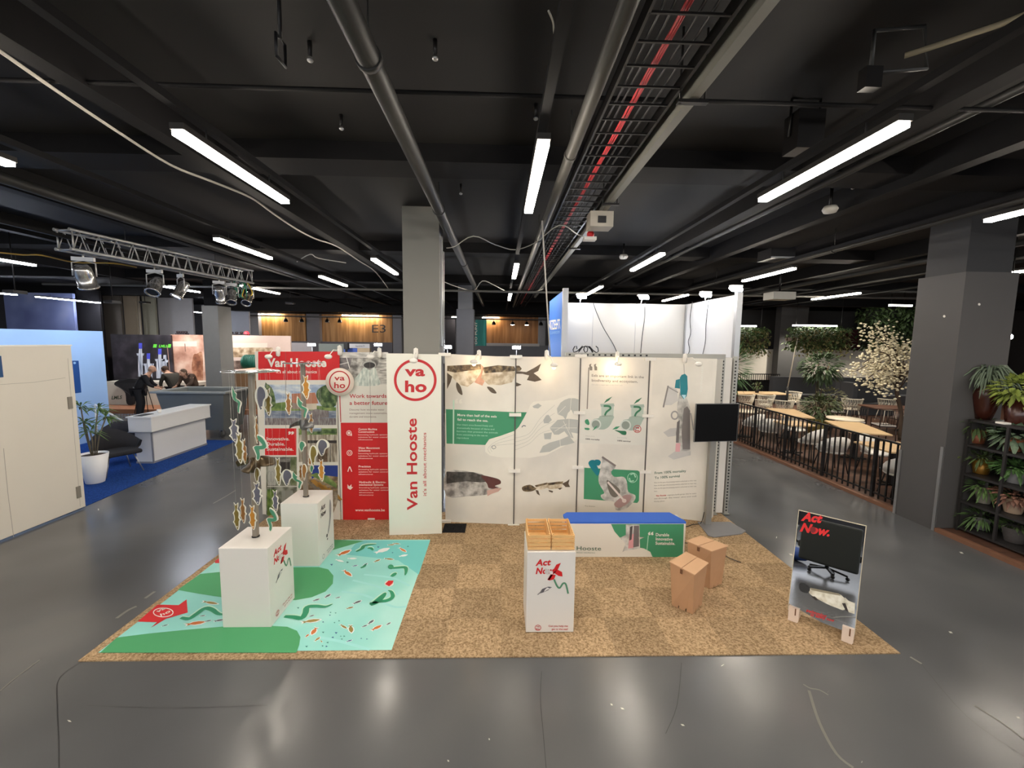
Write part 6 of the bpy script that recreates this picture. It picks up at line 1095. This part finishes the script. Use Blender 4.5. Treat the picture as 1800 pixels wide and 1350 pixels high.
# tables
TOP = mat((206, 176, 134), .45, var=.1, scale=6); CRMC = mat((226, 214, 190), .5, var=.04); WOVEN = mat((232, 224, 206), .6, var=.15, scale=60)
def table(label, x, y, lx, ly, rz=0, z=.80, m=TOP):
    t = thing('restaurant_table', label, 'table', (0, 0, 0), 'wooden restaurant tables')
    MB().box(-lx/2, lx/2, -ly/2, ly/2, z-.035-.05, z-.05).build('tabletop', m, t, bevel=.008)
    MB().box(-.03, .03, -.03, .03, .02, z-.085).build('column', BLACKM, t); MB().box(-.25, .25, -.03, .03, 0, .025).box(-.03, .03, -.25, .25, 0, .025).build('foot', BLACKM, t)
    t.location = (x, y, .051); t.rotation_euler = (0, 0, rz); return t
def rtable(label, x, y, r): 
    t = thing('round_table', label, 'table', (0, 0, 0), 'round restaurant tables'); MB().lathe([(0, .72), (r, .72), (r, .75), (0, .75)], n=28).build('tabletop', CRMC, t); MB().tube([(0, 0, 0.02), (0, 0, .72)], .03, 8).build('column', BLACKM, t); MB().lathe([(0, 0), (.25, 0), (.2, .02), (0, .03)], n=16).build('foot', BLACKM, t); t.location = (x, y, .051); return t
p4_ = atz(1525, 795, .8); p3_ = atz(1505, 753, .8); p5_ = atz(1405, 756, .8); p2_ = atz(1382, 726, .8); p1_ = atz(1350, 688, .8)
table('wooden restaurant table nearest the wide dark column, seen through the bars', 7.45, 4.25, .9, .8)
table('long wooden table behind the second part of the railing', 8.3, 6.1, .75, 1.5, math.radians(-20))
table('wooden table behind the bars between the white shell chairs', 7.15, 6.55, .65, .6)
table('wooden table in front of the row of woven chair backs', 8.1, 8.1, .75, 1.5, math.radians(-18))
table('long wooden table farthest back beside the palm plant', 10.0, 12.8, 2.4, .9, math.radians(0))
rtable('small round cream table in front of the woven chairs, by the railing corner', 7.0, 8.4, .35)
rtable('round cream table beside the big green pot', 9.0, 7.25, .4)
# chairs
def wchair():
    t = thing('white_chair', '', 'chair', (0, 0, 0)); N = 14; R0 = .25
    b = MB(); b.lathe([(0, .40), (.23, .40), (.25, .42), (.24, .45), (0, .455)], n=20); b.build('seat', mat((226, 222, 214), .5), t)
    b = MB(); vs = []
    for i in range(N+1):
        a = PI*(-.05+1.1*i/N); h = .48+.30*math.sin(max(0, min(PI, a)))**.6
        vs += [(math.cos(a)*.25, math.sin(a)*.24, .44), (math.cos(a)*.30, math.sin(a)*.29, h), (math.cos(a)*.285, math.sin(a)*.275, h), (math.cos(a)*.235, math.sin(a)*.225, .44)]
    b.add(vs, [[i*4+j, i*4+(j+1) % 4, i*4+4+(j+1) % 4, i*4+4+j] for i in range(N) for j in range(4)]+[[0, 1, 2, 3], [N*4+3, N*4+2, N*4+1, N*4]], True); b.build('backrest', mat((232, 230, 224), .45, var=.03), t)
    for sx in (-1, 1):
        for sy in (-1, 1): MB().tube([(sx*.15, sy*.15, .41), (sx*.22, sy*.22, 0)], .012, 6).build('leg', BLACKM, t)
    return t
def rattan():
    t = thing('woven_chair', '', 'chair', (0, 0, 0)); MB().lathe([(0, .41), (.22, .41), (.24, .43), (.22, .46), (0, .46)], n=18).build('seat', WOVEN, t)
    b = MB(); N = 20; top = []; lo_ = []; mid = []
    for i in range(N+1):
        a = PI*(-.02+1.04*i/N); h = .80; q = (math.cos(a), math.sin(a)); lo_.append((q[0]*.22, q[1]*.21, .44)); mid.append((q[0]*.265, q[1]*.25, .58)); top.append((q[0]*.31, q[1]*.29, h))
    for i in range(N+1): b.tube([lo_[i], mid[i], top[i]], .008, 4)
    for i in range(0, N-1, 2): b.tube([lo_[i], mid[i+1], ((top[i+2][0]+mid[i+2][0])/2, (top[i+2][1]+mid[i+2][1])/2, .69)], .006, 4)
    b.tube(top, .017, 8).tube(mid, .008, 5).tube(lo_, .013, 6); b.build('woven_back', WOVEN, t)
    for sx in (-1, 1):
        for sy in (-1, 1): MB().tube([(sx*.15, sy*.15, .42), (sx*.21, sy*.21, 0)], .013, 6).build('leg', WOVEN, t)
    return t
def dchair():
    t = thing('dark_chair', '', 'chair', (0, 0, 0)); BR = mat((46, 34, 30), .5); MB().box(-.21, .21, -.21, .21, .43, .455).build('seat', BR, t); MB().box(-.2, .2, -.2, .2, .456, .49).build('cushion', mat((190, 184, 178), .7), t, bevel=.01)
    b = MB(); b.tube([(-.2, .2, .43), (-.21, .24, .9), (.21, .24, .9), (.2, .2, .43)], .014, 6)
    for k in range(7): b.tube([(-.18+.06*k, .21, .5), (-.18+.06*k, .238, .89)], .006, 4)
    b.tube([(-.2, .21, .52), (.2, .21, .52)], .008, 4); b.build('backrest', BR, t)
    for sx in (-1, 1): MB().tube([(sx*.2, -.2, .43), (sx*.2, -.2, .64), (sx*.2, .22, .66)], .012, 6).build('armrest', BR, t)
    for sx in (-1, 1):
        for sy in (-1, 1): MB().tube([(sx*.19, sy*.19, .43), (sx*.2, sy*.21, 0)], .013, 6).build('leg', BR, t)
    return t
def place(maker, L, grp):
    first = None
    for (x, y, rz, lab) in L:
        if first is None: first = maker(); first['label'] = lab; first['group'] = grp; first.location = (x, y, .051); first.rotation_euler = (0, 0, rz)
        else: copy_thing(first, (x, y, .051), rz, lab, grp)
R = math.radians
place(wchair, [(6.98, 5.15, R(170), 'white shell chair with curved back just behind the bars, middle of the railing'), (7.1, 5.95, R(200), 'white shell chair behind the bars, left of the middle one'), (7.0, 3.62, R(160), 'white shell chair behind the bars closest to the wide dark column'), (7.8, 5.0, R(20), 'cream shell chair between the long table and the nearest table'), (8.3, 4.55, R(-20), 'cream shell chair partly hidden by the wide dark column'), (6.95, 7.15, R(150), 'white shell chair behind the bars at the left part of the railing'), (6.95, 7.9, R(190), 'white shell chair behind the bars closest to the flat screen'), (7.75, 7.35, R(20), 'white shell chair at the end of the wooden table behind the bars')], 'white shell chairs')
place(rattan, [(8.85, 10.5, R(200), 'white woven chair, leftmost in the front row of three backs'), (9.47, 10.3, R(185), 'white woven chair in the middle of the front row of three backs'), (10.12, 10.15, R(175), 'white woven chair, rightmost in the front row of three backs'), (9.0, 11.7, R(190), 'white woven chair, left one of the rear row by the long table'), (9.75, 11.7, R(180), 'white woven chair, right one of the rear row by the long table'), (*atz(1497, 713, .6)[:2], R(160), 'cream woven chair with round cushion in front of the dark sofa'), (14.3, 10.6, R(190), 'pale woven chair behind the dark chairs next to the wide column'), (13.6, 10.9, R(170), 'pale woven chair behind the dark chairs, left of the other'), (8.4, 13.8, R(10), 'white woven chair at the left end of the long far table'), (11.4, 12.6, R(-80), 'white woven chair at the right end of the long far table')], 'woven chairs')
place(dchair, [(*atz(1500, 742, .5)[:2], R(170), 'dark barred chair with grey cushion, left one of the pair'), (*atz(1553, 748, .5)[:2], R(165), 'dark barred chair with grey cushion, right one of the pair'), (12.6, 8.1, R(10), 'dark barred chair half hidden by the wide column'), (11.0, 10.0, R(20), 'dark barred chair behind the pair')], 'dark barred chairs')
table('dark wooden table behind the pair of dark barred chairs', 12.6, 9.2, 2.2, .9, R(-12), m=mat((110, 76, 60), .5, var=.15))
# sofa
SF = mat((52, 54, 58), .8, var=.05); t = thing('sofa', 'long dark grey sofa bench in front of the white partition', 'sofa', (15.8, 15.5, .05))
a = aty(1360, 655, 15.2); b = aty(1640, 660, 15.2); MB().box(a.x, b.x, 15.2, 15.45, .06, 1.25).build('backrest', SF, t); MB().box(a.x, b.x, 14.6, 15.2, .06, .5).build('seat', SF, t)
t = thing('sofa', 'dark boxy sofa block in front of the long sofa bench', 'sofa', (14, 13, .05)); a = aty(1479, 660, 12.6); b = aty(1555, 660, 12.6); MB().box(a.x, b.x, 12.6, 12.85, .06, 1.45).build('backrest', SF, t, bevel=.02); MB().box(a.x, a.x+.2, 12.0, 12.6, .06, 1.3).build('armrest', SF, t, bevel=.02); MB().box(a.x+.2, b.x, 12.05, 12.6, .06, .5).build('seat', SF, t)
# partitions
WP = mat((222, 216, 204), .6, var=.04)
bgbox('white_partition', 'white partition at the back, left of the planter post', 'partition', 1278, 613, 1370, 668, 17, .1, WP); bgbox('white_partition', 'long white partition behind the dark sofas', 'partition', 1418, 615, 1600, 668, 17.2, .1, WP); bgbox('grey_pier', 'grey pier between the two white partitions', 'pier', 1372, 574, 1410, 690, 16.5, .4, mat((84, 84, 84), .7), .06, 4.5); bgbox('dark_door_panel', 'dark grey panel above the left white partition', 'wall panel', 1347, 584, 1374, 613, 17.3, .1, mat((52, 54, 58), .6), .06); bgbox('red_brown_panel', 'dark red panel between the planters and the green wall', 'wall panel', 1485, 580, 1512, 617, 17.6, .1, mat((66, 22, 26), .6), .06); bgbox('black_wall_panel', 'black rear wall above the right white partition', 'wall panel', 1512, 560, 1660, 620, 18.2, .1, mat((26, 26, 26), .7), 0, 4.5); bgbox('dark_rear_wall', 'dark grey rear wall behind the left hanging planter', 'wall panel', 1278, 570, 1500, 640, 18.6, .1, mat((62, 62, 62), .7), 0, 4.5)
t = thing('low_railing', 'low black railing in front of the left white partition', 'railing', (10.5, 15.8, .05)); a = aty(1290, 664, 15.8); b = aty(1370, 664, 15.8)
for k in range(22): MB().box(a.x+(b.x-a.x)*k/21-.01, a.x+(b.x-a.x)*k/21+.01, 15.79, 15.81, .06, 1.3).build('baluster', BLACKM, t)
MB().box(a.x, b.x, 15.77, 15.83, 1.3, 1.34).build('top_rail', BLACKM, t)
# foliage helpers
def leaves(n, fn, L, w, m, droop=.6): 
    b = MB()
    for _ in range(n):
        p, d = fn(); b.leaf(p, d, random.uniform(*L), w*random.uniform(.7, 1.2), droop)
    return b
def inbox(x0, x1, y0, y1, z0, z1, dz=-.4):
    return lambda: ((random.uniform(x0, x1), random.uniform(y0, y1), z0+(z1-z0)*random.random()**.8), (random.gauss(0, 1), random.gauss(0, 1), random.gauss(dz, .6)))
def inball(c, r, dz=0, sq=1): 
    def f():
        d = V((random.gauss(0, 1), random.gauss(0, 1), random.gauss(0, 1))).normalized(); q = d*r*random.uniform(.35, 1)**.5; q.z *= sq
        return (c[0]+q.x, c[1]+q.y, c[2]+q.z), (d.x, d.y, d.z+dz)
    return f
GD = mat((74, 94, 52), .6, var=.35, scale=25); GM_ = mat((80, 100, 58), .6, var=.3, scale=25); GF2 = mat((74, 104, 58), .6, var=.3, scale=25); PLANT = mat((60, 44, 36), .7)
PLB = mat((255, 250, 240), .5, var=0, emit=9, name='planter_light')
def planter(label, px0, px1, py0, py1, y, n):
    a = aty(px0, py0, y); b = aty(px1, py1, y); t = thing('hanging_planter', label, 'planter', ((a.x+b.x)/2, y, b.z), 'hanging planters')
    MB().box(a.x, b.x, y-.15, y+.25, b.z+(a.z-b.z)*.35, b.z+(a.z-b.z)*.5).build('trough', PLANT, t)
    leaves(n, inbox(a.x, b.x, y-.3, y+.3, b.z-.05, a.z), (.09, .18), .09, GD).build('foliage', GD, t)
    leaves(n//4, inbox(a.x, b.x, y-.35, y-.2, b.z-.3, a.z-.1), (.08, .15), .08, GM_).build('trailing_leaves', mat((116, 112, 72), .6, var=.3, scale=25), t)
    g = MB(); g.tube([(a.x+.2, y, a.z-.2), (a.x+.2, y, 4.7)], .01, 5).tube([(b.x-.2, y, a.z-.2), (b.x-.2, y, 4.7)], .01, 5); g.build('hanger', BLACKM, t)
    MB().box(a.x+.1, b.x-.4, y-.06, y+.06, a.z+.02, a.z+.07).build('lamp_strip', PLB, t); return t
planter('left hanging planter with trailing leaves beside the tall white booth', 1284, 1344, 575, 617, 12, 900)
planter('middle hanging planter with trailing leaves above the palm', 1390, 1484, 574, 614, 12.3, 1400)
a = aty(1522, 540, 12.8); b = aty(1640, 615, 12.8); t = thing('green_wall', 'big dark green hanging foliage block left of the wide column', 'plant', ((a.x+b.x)/2, 12.8, b.z))
leaves(2600, inbox(a.x, b.x, 12.4, 13.2, b.z, a.z), (.12, .26), .1, GD).build('foliage', mat((66, 86, 48), .6, var=.35, scale=25), t); MB().box(a.x+.1, b.x, 12.7, 12.9, b.z+.1, a.z-.1).tube([(a.x+1, 12.8, a.z-.2), (a.x+1, 12.8, 4.7)], .015, 6).build('frame', mat((22, 28, 18), .8), t)
t = thing('track_light_bar', 'short bar of bright lamps above the green foliage block', 'light', (12.5, 11.8, 3.9)); p = aty(1590, 537, 11.8); MB().box(p.x-.55, p.x+.3, 11.8, 11.86, p.z-.03, p.z+.03).build('diffuser', PLB, t); MB().box(p.x-.6, p.x+.35, 11.79, 11.87, p.z+.03, p.z+.07).tube([(p.x, 11.83, p.z), (p.x, 11.83, 4.7)], .01, 5).build('housing', BLACKM, t)
# blossom tree
t = thing('blossom_tree', 'artificial tree full of white blossoms in front of the sofas', 'tree', (11.1, 8.1, .05)); c0 = (11.1, 8.0)
g = MB(); g.tube(smooth([(c0[0]+.2, c0[1], .05), (c0[0]+.15, c0[1], .8), (c0[0]-.05, c0[1], 1.5), (c0[0]+.1, c0[1], 2.2)], 4, False), .05, 8); tips = []
for k in range(16):
    a = random.uniform(0, 2*PI); z = random.uniform(1.3, 2.2); e_ = (c0[0]+math.cos(a)*random.uniform(.4, .9), c0[1]+math.sin(a)*.7, z+random.uniform(.0, 1.1)); m_ = ((c0[0]+e_[0])/2, (c0[1]+e_[1])/2, (z+e_[2])/2+.2); g.tube(smooth([(c0[0], c0[1], z), m_, e_], 4, False), .014, 5); tips += [m_, e_, tuple((V(m_)+V(e_))/2)]
for e_ in ((9.85, 8.0, 2.0), (10.0, 8.0, 2.2), (10.1, 7.9, 1.8), (10.4, 8, 1.6)): g.tube(smooth([(c0[0], c0[1], 1.7), ((c0[0]+e_[0])/2, 8.0, e_[2]+.25), e_], 4, False), .012, 5); tips += [e_, ((c0[0]+e_[0])/2, 8.0, e_[2]+.25), ((c0[0]+2*e_[0])/3, 8.0, e_[2]+.15)]
g.build('branches', mat((74, 60, 48), .8), t); BLS = mat((224, 214, 184), .6, var=.08); b = MB()
for p in tips:
    for _ in range(26): q = V(p)+V((random.gauss(0, .17), random.gauss(0, .17), random.gauss(0, .15))); b.ball(q, random.uniform(.022, .045), (1, 1, .7), 6)
b.build('blossoms', BLS, t)
# palm-like plants
def palmy(label, x, y, h, r, n, m, potm, L=(.25, .45), w=.07, z0=.05, pr=.2, ph=.4, name='potted_plant', sq=.8, droop=.8):
    t = thing(name, label, 'plant', (x, y, z0)); pot(t, (x, y), pr*.7, pr, ph, potm, z0)
    g = MB()
    for k in range(5): a = 1.26*k; g.tube([(x+.03*math.cos(a), y+.03*math.sin(a), z0+ph-.06), (x+.08*math.cos(a), y+.08*math.sin(a), (z0+h)*.6), (x+r*.5*math.cos(a), y+r*.5*math.sin(a), h-r*.4)], .012, 5)
    g.build('stem', mat((86, 74, 54), .8), t); leaves(n, inball((x, y, h-r*sq*.8), r, 0, sq), L, w, m, droop).build('foliage', m, t); return t
BP = mat((40, 30, 28), .3)
palmy('umbrella plant with glossy hanging leaves in a dark pot behind the railing', 9.85, 9.3, 2.35, .5, 420, mat((62, 80, 52), .5, var=.3, scale=25), BP, (.16, .28), .09)
palmy('bright feathery palm right of the tall white booth, behind the railing', 6.95, 9.2, 2.5, .5, 420, mat((72, 104, 64), .6, var=.3, scale=25), BP, (.22, .42), .045, droop=.3, sq=1.3)
palmy('lower dark green palm beside the railing corner', 7.5, 11.2, 1.7, .5, 300, mat((52, 78, 48), .6, var=.3), BP, (.2, .4), .05)
palmy('leafy green plant in a round green-gold pot beside the woven chairs', 9.35, 8.6, 1.15, .42, 340, mat((60, 74, 40), .6, var=.35, scale=25), mat((128, 112, 52), .35, .2, var=.2), (.12, .24), .07, pr=.3, ph=.5)
palmy('flowering low plant with pale blossoms behind the green-gold pot', 10.3, 9.4, 1.3, .4, 240, mat((120, 120, 84), .6, var=.4, scale=30), BP, (.08, .16), .07)
palmy('small plant in a black pot on the long far table', 10.1, 12.8, 1.18, .14, 60, GM_, BP, (.08, .15), .04, z0=.801, pr=.09, ph=.16)
t = thing('parasol_pole', 'slanting pale pole rising from a black foot near the palm', 'pole', (10.4, 12.0, .05)); a = aty(1385, 680, 12.0); b = aty(1402, 595, 12.0); MB().tube([tuple(a), tuple(b)], .02, 8).build('pole', mat((200, 192, 176), .5), t); MB().lathe([(0, .055), (.32, .055), (.3, .1), (.05, .14), (0, .14)], (a.x, 12.0, 0), 20).tube([(a.x, 12, .1), tuple(a)], .04, 8).build('foot', BLACKM, t)
# shelf at the right edge
t = thing('plant_shelf', 'black open metal shelf with plants at the right edge', 'shelf', (6.85, 1.4, 0)); SY0, SY1 = .6, 2.34; SM = mat((38, 36, 36), .5)
for z in (.10, .48, .88, 1.30, 1.66): MB().box(6.6, 7.05, SY0, SY1, z-.015, z+.015).build('shelf_board', SM, t)
for x in (6.61, 7.03):
    for y in (SY1-.01, SY0+.02): MB().box(x-.014, x+.014, y-.014, y+.014, .012, 1.67).build('upright', SM, t)
MB().box(6.596, 6.624, 1.86, 1.89, .1, 1.66).build('divider', SM, t)
MB().box(7.05, 7.06, SY0, SY1, .1, 1.66).build('back_mesh', mat((30, 28, 28), .7), t)
def shplant(label, y, z, pr, ph, m, pm, h, r, n, L, w, x=6.82, droop=.8, name='potted_plant'):
    t = thing(name, label, 'plant', (x, y, z)); pot(t, (x, y), pr*.68, pr, ph, pm, z)
    leaves(n, inball((x, y, z+ph+h*.45), r, .1, h/r*.5), L, w, m, droop).build('foliage', m, t); return t
CU = mat((62, 30, 22), .22, .1, var=.5, scale=5)
t = thing('potted_plant', 'grey-green trailing plant in a big glazed brown vase on top of the shelf', 'plant', (6.82, 2.12, 1.68)); x_, y_ = 6.82, atx(1728, 735, 6.82).y
MB().lathe([(0, 1.678), (.085, 1.678), (.115, 1.8), (.155, 1.98), (.16, 2.08), (.135, 2.13), (.15, 2.15), (.12, 2.15), (.11, 2.1), (0, 2.08)], (x_, y_, 0), 24).build('vase', CU, t)
g = MB()
for k in range(110):
    a = random.uniform(0, 2*PI); r_ = random.uniform(.08, .28); z_ = 2.17+random.uniform(.0, .2); pts = [(x_, y_, 2.11), (x_+math.cos(a)*r_*.5, y_+math.sin(a)*r_*.5, z_+.08), (x_+math.cos(a)*r_, y_+math.sin(a)*r_, z_), (x_+math.cos(a)*(r_+.07), y_+math.sin(a)*(r_+.07), z_-random.uniform(.05, .2))]
    g.tube(smooth(pts, 2, False), [.008, .012, .014, .014, .012, .010, .002], 4)
g.build('foliage', mat((98, 112, 94), .6, var=.25, scale=25), t)
shplant('bright yellow-green bushy plant in a brown vase on the shelf top', atx(1783, 745, 6.82).y, 1.676, .13, .34, mat((128, 142, 62), .6, var=.25, scale=25), CU, .3, .24, 260, (.08, .16), .06)
t = tag(MB().box(6.62, 6.72, atx(1763, 738, 6.66).y-.05, atx(1763, 738, 6.66).y+.05, 1.677, 1.70).build('white_tag', WHITE), 'small white card lying on the shelf top between the brown vases', 'card')
shplant('dark trailing plant in a copper pot, upper shelf', atx(1715, 790, 6.82).y, 1.317, .11, .2, GD, mat((150, 88, 62), .3, .4), .14, .2, 140, (.1, .2), .03)
shplant('spotted leaf plant in a copper pot, upper shelf right', atx(1780, 795, 6.82).y, 1.317, .11, .16, mat((96, 116, 92), .6, var=.5, scale=40), mat((160, 100, 70), .3, .4), .16, .18, 110, (.1, .2), .07)
shplant('bushy fern spilling left of the golden pot, second shelf', atx(1678, 840, 6.75).y, .897, .09, .16, mat((84, 96, 50), .6, var=.35, scale=25), GREY, .18, .2, 220, (.08, .18), .03)
shplant('dark fern in a shiny golden pot, second shelf', atx(1722, 845, 6.82).y, .897, .115, .2, GM_, mat((140, 102, 38), .3, .6, var=.15), .1, .15, 80, (.08, .16), .03)
shplant('bright green plant in a grey pot, second shelf right', atx(1782, 860, 6.82).y, .897, .11, .16, mat((66, 100, 50), .6, var=.3, scale=25), GREY, .12, .17, 150, (.08, .16), .05)
shplant('light green fern in a grey stone pot, third shelf', atx(1726, 900, 6.82).y, .497, .1, .2, mat((84, 112, 60), .6, var=.2), mat((140, 136, 126), .7), .1, .16, 120, (.1, .2), .03)
shplant('reddish plant in a beige pot, third shelf right', atx(1778, 915, 6.82).y, .497, .12, .2, mat((120, 84, 70), .6, var=.4, scale=30), mat((170, 146, 124), .6), .12, .17, 130, (.08, .16), .05)
shplant('light green fern in a small grey pot, lowest shelf', atx(1722, 945, 6.82).y, .117, .09, .14, mat((80, 108, 60), .6, var=.2), mat((120, 120, 120), .6), .1, .17, 120, (.1, .2), .03)
shplant('grey woven basket plant, lowest shelf right', atx(1780, 965, 6.82).y, .117, .13, .2, GM_, mat((66, 62, 62), .8, var=.3, scale=40), .08, .13, 60, (.06, .12), .03)
# pink blossoms and lamp behind the shelf
t = thing('blossom_tree', 'pink-beige blossom tree behind the shelf at the right edge', 'tree', (8.1, 2.0, .05)); g = MB(); g.tube([(8.3, 1.9, .05), (8.2, 1.95, 1.4), (8.2, 2.0, 2.4)], .04, 8); b = MB()
for k in range(12): e_ = (8.15+random.uniform(-.35, .5), 2.0+random.uniform(-.5, .35), random.uniform(2.1, 2.95)); g.tube([(8.2, 2.0, 2.0), e_], .01, 5); [b.ball(V(e_)+V((random.gauss(0, .12), random.gauss(0, .12), random.gauss(0, .12))), random.uniform(.02, .045), (1, 1, .75), 6) for _ in range(34)]
g.build('branches', mat((74, 60, 48), .8), t); b.build('blossoms', mat((206, 172, 152), .6, var=.1), t)
p = aty(1773, 592, 3.2); t = thing('small_lamp', 'small glaring white lamp beside the wide column at the right edge', 'lamp', (p.x, 3.2, p.z)); MB().ball(tuple(p), .05).build('bulb', FLM, t); MB().tube([tuple(p+V((0, .04, 0))), (p.x, 3.26, 4.7)], .008, 5).build('cord', BLACKM, t)
# warm fill spots added to brighten the restaurant, without fixtures
for x, y in ((8.5, 5.5), (8.8, 9.5), (12.5, 10), (10, 13.5), (14, 15), (18, 14), (8.2, 1.5)):
    ld = bpy.data.lights.new('restaurant_fill', 'SPOT'); ld.energy = (150 if y < 12 else 330) if y > 3 else 16; ld.color = (1, .90, .76); ld.spot_size = R(120); ld.spot_blend = .6; ld.shadow_soft_size = .1
    lo = bpy.data.objects.new('restaurant_fill', ld); C.objects.link(lo); lo.location = (x, y, 4.1)
# ================================================================== behind the viewpoint (seen only in the mirror board)
t = thing('office_chair', 'black office chair behind the viewpoint, seen in the mirror board', 'chair', (0, 0, 0)); BK = mat((34, 36, 36), .6, var=.05)
b = MB(); b.hexa([(-.40, -.30), (.40, -.30), (.42, .25), (-.42, .25)], .36, .46); b.build('seat', BK, t, bevel=.02)
b = MB(); b.obox((0, .33, .53), (.39, 0, 0), (0, .04, 0), (0, .04, .35)); b.build('backrest', mat((52, 56, 54), .7, var=.04), t, bevel=.03)
for sx in (-1, 1): MB().tube([(sx*.40, .2, .40), (sx*.46, .15, .45), (sx*.47, .2, .64), (sx*.47, -.2, .66)], .018, 8).build('armrest', BK, t)
MB().tube([(0, 0, .12), (0, 0, .44)], .03, 10).build('gas_lift', CHROME, t)
for k in range(5): a = 2*PI*k/5; MB().bar((0, 0, .12), (.28*math.cos(a), .28*math.sin(a), .07), .04, .03).ball((.28*math.cos(a), .28*math.sin(a), .03), .03).build('star_foot', BLACKM, t)
t.location = (.03, -2.32, 0); t.rotation_euler = (0, 0, R(-49))
t = thing('blue_jacket', 'blue folded jacket and white bag on the floor seen only in the mirror board', 'jacket', (0, 0, 0)); b = MB(); b.ball((0, 0, .12), .3, (1.2, .9, .4), 14); b.build('cloth', mat((50, 80, 150), .8, var=.3), t); t.location = (-.9, -2.4, 0)
# ================================================================== world and colour
wd = bpy.data.worlds.new('added_daylight'); bpy.context.scene.world = wd; wd.use_nodes = True; wd.node_tree.nodes['Background'].inputs[0].default_value = (.96, .98, 1, 1); wd.node_tree.nodes['Background'].inputs[1].default_value = 1.7  # background added as daylight fill through the open front above the wall
sc = bpy.context.scene; sc.view_settings.view_transform = 'Standard'; sc.view_settings.look = 'None'; sc.view_settings.gamma = 1; sc.view_settings.use_curve_mapping = False; sc.view_settings.exposure = 1.0
sc.cycles.use_denoising = True; sc.cycles.max_bounces = 6; sc.cycles.diffuse_bounces = 3; sc.cycles.glossy_bounces = 3; sc.cycles.transmission_bounces = 4; sc.cycles.caustics_reflective = False; sc.cycles.caustics_refractive = False; sc.cycles.sample_clamp_indirect = 6
